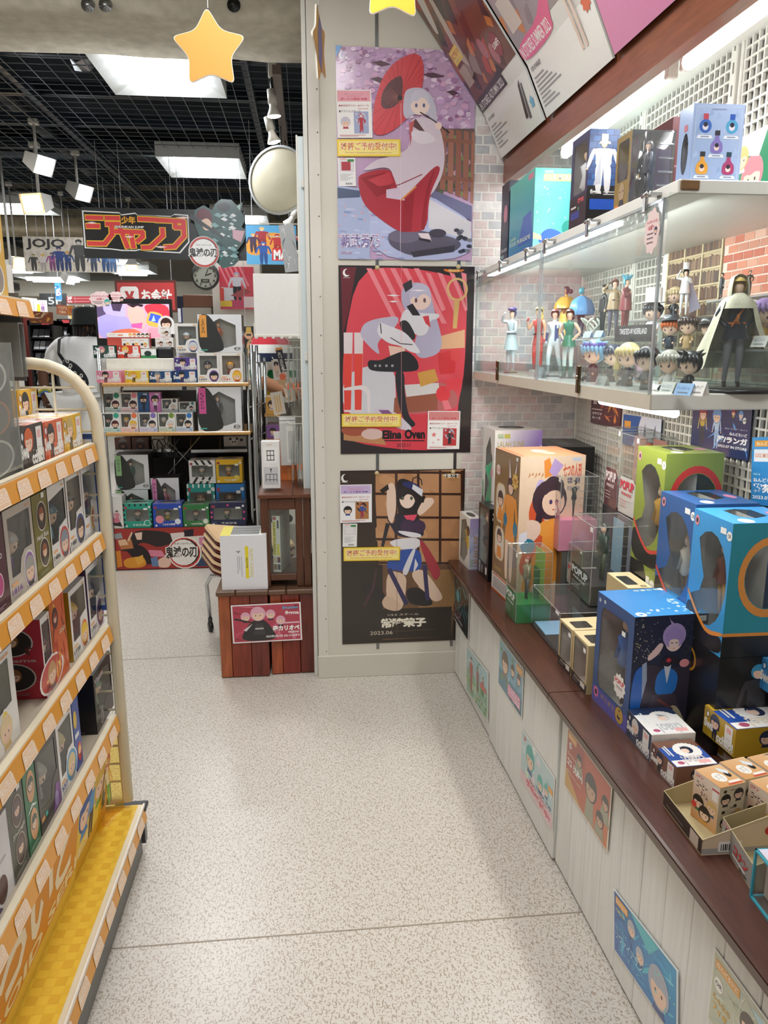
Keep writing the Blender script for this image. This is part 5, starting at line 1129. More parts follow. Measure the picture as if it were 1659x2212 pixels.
crescent('bright blue and teal box with crescent window and orange rim, at the right edge',(.852,1.555,.736),(.852,1.40,.736),.290,'3f9cdc','2f94a8','e8943c',[(.58,'b8602c','8a4a34','d8a83c',True),(.4,'d8dce0','c8ccd0','8a8a8a',True,.72)],d=.16,ring='e89a4c')
def tray(label,NL,LB,NR,hf,hb,z,out,side,art=None,d=None):
 PL,PR=corners(NL,LB,z);ax=PR-PL;w=ax.length;a1=ax.normalized();iny=V((-a1.y,a1.x,0))
 if d is None:d=along((PR.x,PR.y,z),iny,NR)
 t=thing('kraft_tray',label,'tray',PL,atan2(ax.y,ax.x));e=.0018;K='b3a37c'
 MB().box((0,0,0),(w,d,e),K).build('bottom','matte',t)
 m=MB();m.box((0,0,e),(w,e,hf),[K]*6,[out,K,K,K,K,K]);m.build('front_lip','paper',t)
 for x0,x1,nm in((0,e,'side_flap'),(w-e,w,'side_flap')):
  pr=[(x0,0,0),(x0,d,0),(x0,d,hb),(x0,d*.72,hb),(x0,0,hf)];q=[(x1,*p[1:])for p in pr]
  n=5;MB().add(pr+q,[[4,3,2,1,0],[5,6,7,8,9]]+[[i,(i+1)%n,n+(i+1)%n,n+i]for i in range(n)],[K if x0>0 else K,side if x0>0 else K]+[K]*n).build(nm,'paper',t)
 MB().box((0,d-e,e),(w,d,hb),K).build('back','matte',t)
 if art:a=Art(d,hb,frame((w,0,0),(0,1,0),(0,0,1)));art(a);a.done(t,'paper')
 return t,w,d
def trA(a):
 a.P([(0,0),(.72,0),(.72,.95),(0,.25)],'e2cdb0');a.R(0,.02,.5,.12,'b0aca8');a.R(.10,.05,.24,.24,'f6f6f2')
 for i in range(9):a.R(.115+i*.012,.07,.12+i*.012+(i%3)*.002,.19,'222')
 a.chibi(.52,.45,.16,'22201f','7a8a9a');a.E(.40,.40,.08,'d8403c',1);a.E(.64,.56,.06,'d8403c',1)
t,w,d=tray('kraft tray holding small coffee-coloured boxes, on the worktop',(1514,1848),(1431,1738),1790,.030,.105,ZT,'3a2a22','d8c4a4',trA,d=.30)
fr=MB();a=Art(w,.03,frame((0,0,0),(1,0,0),(0,0,1)));a.R(.72,.1,.92,.9,'c8b8a8');a.R(.1,.3,.55,.4,'7a6a5c');a.done(t,'paper',('label_print','lip_lettering'))
def cofF(a):
 a.P([(0,0),(1,0),(1,1),(0,1)],['c88a48','d8a468','e8dcd0','e4d4c4']);a.T('コナン',.06,.90,.36,.97,'d8483c',.05);a.T('コーヒー',.12,.70,.55,.84,'3a3030',.02);a.T('タイム',.3,.55,.6,.68,'3a3030',.02)
 a.chibi(.25,.40,.15,'2a2422','3c7a4a');a.chibi(.76,.46,.14,'d8b878','34507a');a.chibi(.52,.24,.16,'2a2422','e0a03c');a.E(.1,.3,.07,'d8403c');a.R(.74,.66,.95,.93,'f0ece6');a.R(.72,.86,.98,.9,'c43c3a')
def cofR(a):
 a.R(0,0,1,1,'d9ccb2')
 for(u,v,c)in((.25,.72,'1e2026'),(.75,.8,'2a2a30'),(.3,.22,'22242a'),(.78,.36,'c8a878')):a.chibi(u,v,.12,c,'3a3c44')
 for(u,v)in((.2,.9),(.65,.55),(.2,.46)):a.E(u,v,.035,'3a2f28',1.2)
 for(u,v)in((.4,.9),(.45,.52),(.5,.4),(.6,.12)):a.R(u,v,u+.2,v+.02,'8a8070')
def cofT(a):
 a.P([(0,0),(1,0),(1,1),(0,1)],['d8a878','cf9860','d8a870','e0bc90']);a.E(.55,.42,.22,'f0ece4',1.2);a.T('コーヒー',.4,.44,.7,.54,'444',.01);a.T('タイム',.45,.3,.65,.4,'444',.01);a.E(.5,.8,.1,'22201f',1.6);a.P([(.1,.7),(.35,.95),(.5,.85),(.3,.66)],'d8e0e8');a.R(.78,.5,.88,.95,'f0e8e0');a.R(.9,.4,.96,.95,'c8483c')
cols=dict(F='dcc4a4',R='d8cbb0',T='d8a878')
M=t.matrix_world.copy()if False else M4.Translation(t.location)@M4.Rotation(t.rotation_euler.z,4,'Z')
def inT(x,y,z=.0022):return M@V((x,y,z))
zt=ZT+.0022;PL,PR=corners((1546,1804),(1491.6,1760),zt);bh_=topz(PR,1703)-zt;ax=(PR-PL).normalized();iny=V((-ax.y,ax.x,0));bw=(PR-PL).length;bd=along((PR.x,PR.y,zt+bh_),iny,1611)
for lab,u,v in(('coffee-coloured small box standing apart at the front of the kraft tray',0,0),('coffee-coloured small box behind the front one in the kraft tray',-.006,bd+.006),('coffee-coloured small box at the near back of the kraft tray',bw-.002,bd+.010),('coffee-coloured small box in the rear row of the kraft tray, mostly cut by the frame',-.002,2*bd+.012)):
 o=PL+ax*u+iny*v;gbox('blind_box',lab,'box',o,o+ax*bw,bh_,bd,cols,art={'F':cofF,'R':cofR,'T':cofT},group='coffee-coloured small boxes in the kraft tray')
t2,w2,d2=tray('grey-lipped kraft tray in front, with red lettering on its lip',(1622,1925),(1556,1814),1720,.046,.11,ZT,'9c9894','b3a37c',None,d=.2)
a=Art(w2,.046,frame((0,-.0003,0),(1,0,0),(0,0,1)));a.E(.2,.7,.2,'3a3638',1);a.E(.2,.7,.12,'e8e4e0',1);a.T('コナン',.42,.32,.86,.7,'cc4444',.05);a.R(.4,.2,.8,.28,'e8e4e0');a.T('全6種',.62,.04,.86,.18,'3a3638',.02);a.R(.06,.86,.3,.95,'d88a9a');a.done(t2,'paper')
M=M4.Translation(t2.location)@M4.Rotation(t2.rotation_euler.z,4,'Z')
q0,q1=inT(.08,.10),inT(w2-.004,.10);gbox('blind_box','dark small box standing inside the grey-lipped tray','box',q0,q1,.10,.07,dict(F='2c2a2c',R='252326',T='b8b4b4'),art={'F':lambda a:(a.T('26',.1,.7,.4,.85,'d8d4d0',.02),a.R(.1,.4,.8,.44,'8a8484'),a.R(.6,.1,.95,.3,'c85a50'))})
PL,PR=PZ(1618,1936,ZT),PZ(1700,2046,ZT)
t=thing('acrylic_case','clear case with turquoise edges at the right frame edge','case',PL,atan2((PR-PL).y,(PR-PL).x));w=(PR-PL).length;h=topz(PL,1833)-ZT;d=.15
MB().box((.003,.003,.003),(w-.003,d-.003,h-.003),'fff').build('panes','film',t)
m=MB();e=.0035
for x in(0,w-e):
 for y in(0,d-e):m.box((x,y,0),(x+e,y+e,h),'3aa0b4')
for z in(0,h-e):
 for y in(0,d-e):m.box((0,y,z),(w,y+e,z+e),'3aa0b4')
 for x in(0,w-e):m.box((x,0,z),(x+e,d,z+e),'3aa0b4')
m.build('edge_frame','plastic',t)
MB().box((.006,.02,.006),(w-.006,.024,h-.012),'c8b8ac').build('insert','paper',t)
m=MB();m.box((.004,.004,h+.0004),(w-.004,d-.004,h+.0014),'d8d4e4');m.build('lid_card','paper',t);a=Art(w,d,frame((0,0,h+.0016),(1,0,0),(0,1,0)));a.E(.3,.5,.3,'5ac0d8');a.R(.5,.2,.9,.8,'e8d4dc');a.done(t,'paper')
# =================================================================== BOXES ON TOP OF THE SHOWCASE
ZC=1.255+.4232
def tbox(label,NL,LB,rx,ty,cols,d=None,**k):
 PL,PR=PZ(*NL,ZC),PZ(*LB,ZC);PL,PR=PR,PL;PL.x=PR.x=max(.69,min(PL.x,PR.x));PL.y=min(PL.y,2.975)
 h=topz(PR,ty)-ZC
 if d is None:d=along((PR.x,PR.y,ZC+h),(1,0,0),rx)
 return gbox('figure_box',label,'box',PL,PR,h,d,cols,**k)
tbox('narrow dark box at the far end of the showcase top',(1098,561),(1080,568),1112,389,dict(F='1f2a3c',R='1c2434',T='2a3446'),d=.1,art={'F':lambda a:(a.E(.6,.6,.12,'d88a98',.8),a.P([(.3,.1),(.9,.1),(.8,.5),(.4,.5)],'2a3a44'),a.T('ZANA SHEEN',.1,.12,.9,.16,'e8e8e8',.01),a.R(.1,.04,.5,.08,'8aa')),'R':lambda a:a.R(.2,.5,.8,.8,'2f6a5a')})
def murF(a):a.P([(0,0),(1,0),(1,1),(0,1)],['3f90c0','2f6cb4','58c4b8','6accc0']);a.P([(.4,.1),(1,.1),(.9,.5),(.6,.46)],'3a6ac0');a.T('FOUR MURASAME',.05,.14,.9,.2,'e8f4d8',.01);a.T('GGG',.05,.22,.3,.26,'d8ecb0',.02);a.R(.75,.9,.95,.97,'d88aa0')
def murR(a):
 a.P([(0,0),(1,0),(1,1),(0,1)],['8fd8d4','3fb4b8','38b8a8','5cccb8']);a.R(.2,.84,.98,.93,'b4d86a');a.T('FOUR MURASAME',.22,.85,1.15,.92,'f4fae8',.008);a.T('GGG',.22,.94,.42,.975,'e8f4c8',.02)
 R=random.Random(5)
 for i in range(26):a.E(R.uniform(.05,.95),R.uniform(.15,.8),R.uniform(.006,.016),'b8e8e0',1,6)
 a.P([(.1,.05),(.8,.05),(.7,.2),(.4,.26),(.2,.2)],'4a78cc');a.P([(.0,.2),(.2,.16),(.22,.1),(.0,.12)],'f0cdb4');a.E(.86,.26,.1,'2f9c90',1)
tbox('turquoise window box with pale lettering on the showcase top',(1150,535.6),(1100,559),1248,362,dict(F='4ab4c0',R='48c0b8',T='5ac8bc'),win={'F':[W0(.2,.4,.85,.92,.1)],'R':[W0(.22,.3,.95,.8,.12)]},inner='7a6c8a',dl=(.75,'38b0a0','3c5aa8','333',True),art={'F':murF,'R':murR})
def kidR(a):
 a.R(0,0,1,1,'1c3c78')
 for r in range(9):
  for i in range(4):u=i*.27+(.13 if r%2 else 0);a.R(max(0,u),.42+r*.065,min(1,u+.24),.475+r*.065,['2a5a9c','2f66ac','264f90'][(r+i)%3])
 a.R(0,0,1,.42,'15171c');a.person(.5,.34,.58,'26262c','eceef2','e8eaee',wide=1.5);a.P([(.2,.42),(.4,.74),(.44,.44)],'c8ccd8');a.R(.4,.86,.62,.95,'f0f0f2');a.P([(.32,.85),(.72,.85),(.68,.875),(.36,.875)],'f0f0f2')
 a.T('figma',.1,.32,.48,.38,'f2f2f2',.03);a.R(.55,.35,.95,.36,'d8d8d8');a.R(.55,.325,.95,.335,'d8d8d8');a.R(.1,.17,.92,.28,'1f58c4')
def kidF(a):a.R(0,0,1,.36,'15171c');a.T('限定',.5,.28,.85,.33,'d84a50',.04);a.E(.55,.22,.02,'3aa06a');a.R(.1,.12,.6,.2,'1c3c8c');a.R(.1,.24,.4,.26,'d8d8d8')
tbox('navy box printed with a white-suited magician, on the showcase top',(1268.7,487),(1228,503),1340,277.5,dict(F='1b2c52',R='1c3c78',T='1b2c52'),win={'F':[W0(.15,.38,.88,.92,.04)]},inner='5a5c64',dl=(.8,'26262c','e8eaee','e4e6ea',True),art={'F':kidF,'R':kidR})
tbox('gold and black box with a grim face print on the showcase top',(1356,451),(1325,465),1394,279,dict(F='8c7434',R='2a2a2c',T='b89a3c'),d=.1,win={'F':[W0(.15,.4,.85,.92,.06)]},inner='55504a',dl=(.8,'55504a','4a4440','333',True),art={'F':lambda a:(a.E(.5,.26,.12,'a89070',.8),a.R(.36,.26,.46,.275,'3a2f28'),a.R(.56,.26,.66,.275,'3a2f28'),a.P([(.3,.02),(.75,.02),(.62,.16),(.4,.16)],'2c2a34'),a.R(.1,.04,.3,.1,'e87a3c'))})
PL,PR=PZ(1360,445,ZC),PZ(1408,429,ZC);PL.x=PR.x=.70
t=thing('blister_pack','clear blister pack reflecting the tubes, on the showcase top','pack',PL,-pi/2);w=PL.y-PR.y;h=topz(PR,279)-ZC;d=along((PR.x,PR.y,ZC+h),(1,0,0),1466)
m=MB();q=rrect(0,0,w,d,.012,4);n=len(q);rings=[(0,.96),(.02,1),(.5,.98),(.97,1),(1,.93)]
pts=[(w/2+(x-w/2)*s,d/2+(y-d/2)*s,h*f)for f,s in rings for x,y in q]
m.add(pts,[[k*n+i,k*n+(i+1)%n,(k+1)*n+(i+1)%n,(k+1)*n+i]for k in range(4)for i in range(n)]+[list(range(4*n,5*n))],'fff',smooth=True);m.build('shell','film',t)
m=MB();doll(m,w*.5,d*.4,h*.05,h*.85,'8a8a90','6a6c78','4a4c58',tall=True);m.build('figurine','plastic',t)
MB().box((w*.1,d*.85,.002),(w*.9,d*.87,h*.92),'6a5a6c').build('backing_card','card',t)
m=MB()
for i in range(4):m.tube([(w*1.0,d*.45,h*(.2+.2*i)),(w*1.0,d*.9,h*(.2+.2*i))],.002,'e8ecec',5)
m.build('moulded_rib','film_hazy',t)
gbox('figure_box','maroon box behind the clear blister pack','box',(.85,1.98,ZC),(.85,1.80,ZC),topz((.85,1.80),252)-ZC,.10,dict(F='5a2f34',R='6a3a40',T='6a3438'),art={'R':lambda a:(a.T('POP',.3,.7,.75,.8,'d87a80',.05),a.R(.1,.3,.9,.32,'a87a80'),a.R(.1,.5,.9,.52,'a87a80'))})
def botR(a):
 a.P([(0,0),(1,0),(1,1),(0,1)],['9cb4dc','a8bce2','b4c6ea','aabfe6']);R=random.Random(9)
 for i in range(26):u,v=R.random()*.9,R.random()*.9;a.P([(u,v),(u+.1,v+.03),(u+.05,v+.1)],R.choice(['a4bae2','b4c8ec','98b0da']))
 for x0,y0,x1,y1 in((.05,.04,.95,.046),(.05,.954,.95,.96),(.05,.04,.058,.96),(.942,.04,.95,.96)):a.R(x0,y0,x1,y1,'d8e4f4')
 def bottle(u,v,c,cap,rnd_=False):
  if rnd_:a.E(u,v,.085,c,1);a.R(u-.05,v+.08,u+.05,v+.15,cap);a.E(u,v-.01,.04,'e8e0ec');a.E(u,v+.02,.03,'2c2c3c')
  else:a.P([(u-.12,v-.1),(u+.12,v-.1),(u+.12,v+.02),(u+.04,v+.07),(u+.04,v+.12),(u-.04,v+.12),(u-.04,v+.07),(u-.12,v+.02)],c);a.R(u-.05,v+.12,u+.05,v+.18,cap);a.E(u,v-.03,.035,'f0d8cc');a.E(u,v,.028,'3a3440')
  a.P([(u-.16,v-.15),(u+.16,v-.15),(u+.13,v-.11),(u-.13,v-.11)],'eef2fa');a.R(u-.08,v-.135,u+.08,v-.122,'7a88a8')
 bottle(.25,.73,'3f6cc0','c84a5a',True);bottle(.77,.73,'58a8d4','2f5cb8',True);bottle(.5,.5,'8a7cc0','3a3a44');bottle(.24,.24,'e8a848','3a3a3c');bottle(.76,.24,'b04a78','34505c')
 a.R(.36,.93,.64,.94,'8a9cc4')
tbox('pale blue box printed with five little bottles, near end of the showcase top',(1504,401),(1457,413),1610.6,222.6,dict(F='8ea8d4',R='a4b8e0',T='b0c0e4'),win={'F':[ngon(.55,.42,.25,.26,16)]},inner='3c5a9c',dl=(.5,'2c3048','3f5aa8','333',False),art={'R':botR,'F':lambda a:a.R(.42,.7,.66,.78,'b8485a')})
def greenP(a):
 a.R(0,0,1,1,'2f8a62');a.chibi(.22,.5,.24,'e08a94','2c4a44',skin='f4d8c4');a.chibi(.75,.6,.4,'c8a468','2c5a4a');a.T('ろいど',.02,.10,.5,.24,'f4f8f0',.05);a.T('シリーズ',.02,.0,.4,.07,'f4f8f0',.03);a.P([(0,.8),(.3,.7),(.4,1),(0,1)],'f0f4f0');a.chibi(.05,.75,.14,'d8c078','e8e4dc')
q=[PX(x,y,1.06)for x,y in((1598,280),(1760,180),(1760,410),(1598,402))]
qz=ZC;q[2].z=q[3].z=qz+.002;q[0].z=q[1].z=qz+.19
sheet('wall_poster','green poster with a pink-haired doll standing behind the pale blue box',q[0],q[1],q[2],q[3],'2f8a62',greenP)
def LP(label,q,col,art,x=1.079):p=[PX(a,b,x)for a,b in q];return sheet('lattice_poster',label,*p,col,art)
def lp1(a):
 a.R(0,0,1,1,'5a2430');streaks(a,14,['e0883c','c8503c','8a3034','e8a84a'],5,(.3,.1,.98,.98),.3,.05);a.T('カテリナ',.05,.32,.4,.42,'fff',.05);a.T('ルース',.05,.16,.36,.26,'fff',.05);a.R(.03,.5,.4,.54,'e8d8d8');a.R(.08,.7,.2,.9,'d8d0d0')
LP('dark red poster with white letters on the lattice under the showcase',[(1278,855),(1344,860),(1340,925),(1277,912)],'5a2430',lp1)
def lp2(a):a.R(0,0,1,1,'2a5aa4');a.P([(.3,0),(1,0),(1,1),(.5,1)],'d8dce8');a.R(.04,.55,.22,.8,'eaa63c');[a.P([(u,.3),(u+.06,.8),(u+.1,.3)],'2c3a54')for u in(.35,.55,.8)]
LP('blue and white poster half hidden behind the clear packs',[(1346,893),(1428,908),(1428,975),(1346,960)],'2a5aa4',lp2)
def lp3(a):
 a.R(0,0,1,1,'27345e');streaks(a,14,['3f68b4','5a9ad8','2c4484'],3,(.02,.02,.98,.98),.25,.02);a.person(.2,.14,.8,'983038','c8a83c','3a3838');a.chibi(.2,.78,.15,'983038','c8a83c');a.person(.46,.12,.75,'6a9ad4','b8cce4','9ab4d8');a.chibi(.45,.76,.16,'6a9ad4','b8cce4');a.chibi(.72,.85,.07,'983038','c8a83c');a.chibi(.84,.82,.08,'6a9ad4','b8cce4')
 a.R(.72,.93,.98,.995,'eaa63c');a.T('ねんどろいど',.74,.945,.96,.98,'fff4dc',.02);a.E(.9,.72,.06,'f2f2f0');a.T('OR',.86,.70,.94,.74,'334',.03)
 a.T('ねんどろいど',.68,.42,.96,.48,'fff',.03);a.T('暦/ランガ',.48,.26,.97,.39,'fff',.05);a.T('2023.07 IN STORE',.5,.17,.97,.22,'fff',.02);a.T('SK∞ エスケーエイト',.6,.53,.96,.56,'dde',.01)
LP('navy poster with red-haired and blue-haired dolls on the lattice',[(1497,872),(1626,873),(1618,1000),(1494,968)],'27345e',lp3)
def lp4(a):
 a.P([(0,0),(1,0),(1,1),(0,1)],['2f84c8','2a78bc','3a9ad8','3f9cdc']);a.R(.05,.86,.5,.95,'eaa63c');a.T('ねんどろいど',.08,.88,.48,.93,'fff4dc',.02);a.R(.04,.64,.3,.82,'eef4fa');a.T('GOOD SMILE',.06,.7,.28,.76,'e8843c',.02);a.chibi(.6,.72,.13,'c8ccd4','d8dce0');a.person(.55,.4,.4,'c8ccd4','5a6a6a','3a3a44')
 a.T('ねんどろいど',.04,.34,.5,.4,'fff',.03);a.T('紫苑/ネズミ',.03,.18,.9,.32,'fff',.05);a.T('2023.07 IN STORE',.03,.09,.8,.14,'fff',.02);a.T('NO.6',.04,.44,.16,.47,'dfe')
LP('sky blue poster with white letters at the right frame edge',[(1629,945),(1760,940),(1756,1105),(1620,1088)],'3f90cc',lp4)
# =================================================================== LEFT GONDOLA RACK
YE=1.92;XFR=-.525;SH=(1.147,.921,.673,.421)
t=rack=thing('gondola_rack','cream gondola rack with orange price rails at the left edge of the aisle','rack',(XFR,YE,0))
CR='e0d6bc'
def rl(p):return(p[0]-XFR,p[1]-YE,p[2])
m=MB()
arc=[(-.86,YE,1.338),(-.66,YE,1.338)]+[(-.66+.14*sin(a),YE,1.19+.148*cos(a))for a in(.25,.5,.75,1.0,1.25,1.5)]+[(-.518,YE,1.1),(-.518,YE,.155),(-.60,YE,.155),(-.9,YE,.155)]
m.tube([rl(p)for p in arc],.0145,CR,10);m.build('end_frame','paint',t)
m=MB()
for x in(-.615,-.70,-.785):m.tube([rl((x,YE,.16)),rl((x,YE,1.335))],.0038 if x!=-.70 else.006,CR,6)
for i in range(21):z=.21+i*.0535;m.tube([rl((-.86,YE+.004,z)),rl((-.52,YE+.004,z))],.0032,CR,6)
o=m.build('end_wires','paint',t);o['kind']='stuff'
MB().box(rl((-.93,-.4,.1)),rl((-.915,YE,1.45)),'d8cfb8').build('back_panel','paint',t)
MB().box(rl((-.915,YE-.012,.14)),rl((-.88,YE+.012,1.4)),CR,bev=.004).build('post','paint',t)
rnd=random.Random(17)
tagm=None
def rail(parent,xf,z,y1,y0,back):
 d=MB();d.box(rl((back,y0,z-.022)),rl((xf-.012,y1,z-.012)),'cfc3ae');d.box(rl((xf-.014,y0,z-.020)),rl((xf,y1,z)),CR);sb=d.build('shelf_board','paint',parent)
 r=MB();r.add([rl((xf+.001,y0,z-.004)),rl((xf+.001,y1,z-.004)),rl((xf+.008,y1,z-.042)),rl((xf+.008,y0,z-.042)),rl((xf-.004,y1,z-.042)),rl((xf-.004,y0,z-.042)),rl((xf-.004,y1,z-.004)),rl((xf-.004,y0,z-.004))],
 [[0,3,2,1],[3,5,4,2],[1,2,4,6],[0,1,6,7]],'e09a34');rb=r.build('price_rail','plastic',sb)
 n=int((y1-y0)/.106);fr=frame((xf+.0088,0,z-.041),(0,1,0),(-.007,0,.038))
 for i in range(n):
  ya=y1-.036-(i+1)*.106+.042
  key='tg'
  if key not in _pose:
   a=Art(.064,.034,M4(),z0=.0003);a.P([(0,0),(1,0),(.96,.75),(.88,.97),(.12,.97),(.04,.75)],'f4ddc4',0);a.P([(.06,.3),(.94,.3),(.9,.8),(.8,.9),(.2,.9),(.1,.8)],'f0cfae',0)
   a.R(.06,.1,.94,.14,'e8b07c');a.R(.06,.19,.94,.22,'e8b07c')
   a.T('ねんどろいど',.1,.38,.9,.76,'e6b98e',.09);a.T('ねんどろいど',.1,.38,.9,.76,'fbf3e8',.03)
   o0=len(a.pr.v);a.pr.v+=a.tx.v;a.pr.f+=[[o0+q for q in f]for f in a.tx.f];a.pr.c+=a.tx.c;a.pr.sm+=a.tx.sm
   _pose[key]=a.pr.mesh('price_tag','paper')
  o=bpy.data.objects.new('price_tag',_pose[key]);COL.objects.link(o);o.parent=sb
  mt=fr.copy();mt.translation=fr@V((ya,0,0));mt.translation=V(rl(mt.translation));o.matrix_local=mt
 return sb
for z in SH:rail(t,XFR,z,YE-.018,-.35,-.90)
rail(t,-.645,1.485,YE-.02,-.35,-.90)
XB=-.478
d=MB();d.box(rl((-.90,-.35,.115)),rl((XB,YE-.0,.137)),'e8c040');bd=d.build('base_deck','paint',t)
m=MB();k=.0215
for i in range(18):
 for j in range(105):
  if(i+j)%2==0 or(j%2==0 and i%2==0):
   x0=XB-.004-(i+1)*k;y0=YE-.004-(j+1)*k;m.add([rl((x0,y0,.1373)),rl((x0+k,y0,.1373)),rl((x0+k,y0+k,.1373)),rl((x0,y0+k,.1373))],[[0,1,2,3]],'dcae34' if(i+j)%2==0 and not(j%2==0 and i%2==0)else 'e2b83a')
o=m.build('checked_cover','paper',t);o['kind']='stuff'
MB().box(rl((XB,-.35,.132)),rl((XB+.004,YE,.141)),'f0ebdf').build('deck_lip','paint',t)
sb=rail(t,XB+.001,.138,YE-.003,-.35,XB-.02)
MB().box(rl((XB-.02,-.35,.002)),rl((XB-.006,YE-.02,.096)),'6a6a66').build('kick_plate','paint',t)
MB().box(rl((-.56,YE-.01,.118)),rl((-.47,YE+.03,.132)),'3a3c40',bev=.003).build('end_cap','plastic',t)
MB().box(rl((-.49,YE-.02,.03)),rl((-.474,YE+.004,.115)),'4a4a4c').build('foot','plastic',t)
def board():
 y0,y1=-.3,YE-.03
 q=[V((-.545,y0,.385)),V((-.545,y1,.385)),V((-.570,y1,.1385)),V((-.592,y0,.1385))]
 def art(a):
  L=y1-y0;U=lambda y:(y-y0)/L
  a.R(0,0,1,.16,'eec850');a.R(U(1.61),.0,1,1,'ecc84e')
  for i,ch in enumerate('ねんどろいど'):
   ya=.70+i*.151;a.T(ch,U(ya),.34,U(ya+.138),.95,'f6e6c8',.03)
  a.T('NENDOROID SERIES',U(.72),.175,U(1.73),.31,'f4dfae',.035)
  a.chibi(U(1.67),.62,.22,'3a5a9c','4a8ac4');a.person(U(1.73),.12,.7,'2c3a5c','5a9ad0','3a3a44');a.chibi(U(1.80),.6,.2,'d8b04a','6aa83c');a.person(U(1.85),.1,.6,'8a5a3c','e0c898','4a7a3c');a.P([(U(1.62),0),(U(1.88),0),(U(1.88),.16),(U(1.62),.2)],'d8a834')
 sheet('title_board','orange board with big white rounded lettering under the lowest shelf',*q,'e39432',art,'paper','sign',th=.003)
board()
t=thing('curved_film','transparent yellow printed film bent at the far end of the orange board','film',(-.557,YE-.115,.142))
m=MB();n=6
pts=[(.0+.05*(1-cos(i/n*1.2)),i*.0165,z)for z in(0,.235)for i in range(n+1)]
m.add(pts,[[i,i+1,n+2+i,n+1+i]for i in range(n)],'fff',smooth=True).build('film','film_yellow',t)
a=Art(.1,.235,frame((.002,.0,0),(.15,1,0),(0,0,1)));a.chibi(.5,.72,.1,'c8683c','e8c468');a.person(.5,.2,.5,'d8884c','f0d8a0','7aa84a');a.done(t,'paper')
def YL(px,X,Z):return.2+along((X,.2,Z),(0,1,0),px)
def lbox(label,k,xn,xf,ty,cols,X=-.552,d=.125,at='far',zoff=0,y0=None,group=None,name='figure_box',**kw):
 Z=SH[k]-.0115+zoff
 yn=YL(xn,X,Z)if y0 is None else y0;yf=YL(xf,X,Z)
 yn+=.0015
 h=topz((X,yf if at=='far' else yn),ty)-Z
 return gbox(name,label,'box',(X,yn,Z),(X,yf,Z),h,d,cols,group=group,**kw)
def nen(num,pc,hair,cloth,tc='445',hat=None,side=None,big=False):
 def F(a):
  r=.2;a.E(.74,.22,r*1.12,'f4f2ee',.62*a.H/a.W if a.W>0 else 1);a.E(.74,.22,r,pc,.62*a.H/a.W)
  a.chibi(.74,.22,.15,hair,cloth,hat=hat);a.R(.02,0,.98,.02,'dcdad6')
  if num:a.T(num,.06,.075,.42,.14,tc,.02)
  a.R(.07,.165,.3,.2,'f0b27a');a.R(.07,.05,.4,.056,'b0aeaa');a.R(.07,.03,.34,.036,'b0aeaa');a.R(.78,.93,.92,.96,'e8b48c')
 return F
WN={'F':[[(.12,.26),(.40,.26),(.48,.42),(.62,.48),(.90,.48),(.90,.90),(.12,.90)]]}
WH=dict(F='efede8',L='e4e2de',R='e4e2de',T='e6e4e0')
def ovals(c1='e8e0d8',hair='8a5a34',cloth='445',txt=None,tc='f0ece0',bg='3a2a24'):
 def L(a):
  for v in(.72,.28):
   rx=.30;a.P([(.55+rx*1.08*cos(q),v+.165*1.08*sin(q))for q in[2*pi*i/22 for i in range(22)]],c1);a.P([(.55+rx*cos(q),v+.165*sin(q))for q in[2*pi*i/22 for i in range(22)]],bg);a.chibi(.55,v+.02,.085,hair,cloth)
  if txt:a.T(txt,.12,.46,.9,.52,tc,.02)
  for i in range(2):a.R(.15,.05+i*.02,.75,.056+i*.02,mixc(tc,'888',.4))
 return L
def roundW(a):
 for v,c in((.82,'f0f0ee'),(.5,'c87a54'),(.18,'e8e6e2')):
  a.P([(.5+.43*cos(q),v+.15*sin(q))for q in[2*pi*i/24 for i in range(24)]],c);a.P([(.5+.38*cos(q),v+.135*sin(q))for q in[2*pi*i/24 for i in range(24)]],'6a6c70');a.chibi(.5,v+.01,.06,'4a4038','7a7a80')
 a.R(.1,.02,.5,.05,'d8d8d4')
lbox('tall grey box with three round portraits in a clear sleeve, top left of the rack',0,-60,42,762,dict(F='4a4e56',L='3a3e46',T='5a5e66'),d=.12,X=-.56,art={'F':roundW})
yv=YL(44,-.548,SH[0]);zt_=topz((-.548,yv),740)
t=thing('clear_sleeve','clear plastic sleeve around the tall grey box','sleeve',(-.548,yv,SH[0]-.011));hh=zt_-SH[0]+.011
m=MB();m.box((0,-.2,0),(.0012,.012,hh),'fff');m.box((-.14,.0108,0),(0,.012,hh),'fff');m.build('film','film',t);MB().tube([(0,.012,0),(0,.012,hh)],.0018,'fff',5).build('edge','film_edge',t)
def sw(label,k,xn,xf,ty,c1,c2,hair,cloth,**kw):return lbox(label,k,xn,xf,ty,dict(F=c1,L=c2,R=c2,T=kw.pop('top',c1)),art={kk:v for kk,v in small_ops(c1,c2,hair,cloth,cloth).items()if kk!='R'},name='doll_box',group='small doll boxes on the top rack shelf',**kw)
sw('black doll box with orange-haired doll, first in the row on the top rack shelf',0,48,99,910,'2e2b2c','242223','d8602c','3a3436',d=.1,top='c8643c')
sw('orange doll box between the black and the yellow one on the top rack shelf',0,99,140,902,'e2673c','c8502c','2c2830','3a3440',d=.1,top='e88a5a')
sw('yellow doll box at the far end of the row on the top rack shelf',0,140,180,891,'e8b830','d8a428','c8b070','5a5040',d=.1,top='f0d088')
sw('yellow doll box with black-haired doll standing above the orange one',0,44,86,838,'eebb34','d8a428','24262a','3c3a40',X=-.665,d=.1,zoff=.055)
lbox('pale carton under the upper yellow doll box',0,36,92,912,dict(F='dcb49c',L='d8a888',T='e8c8b0'),X=-.66,d=.11,name='carton')
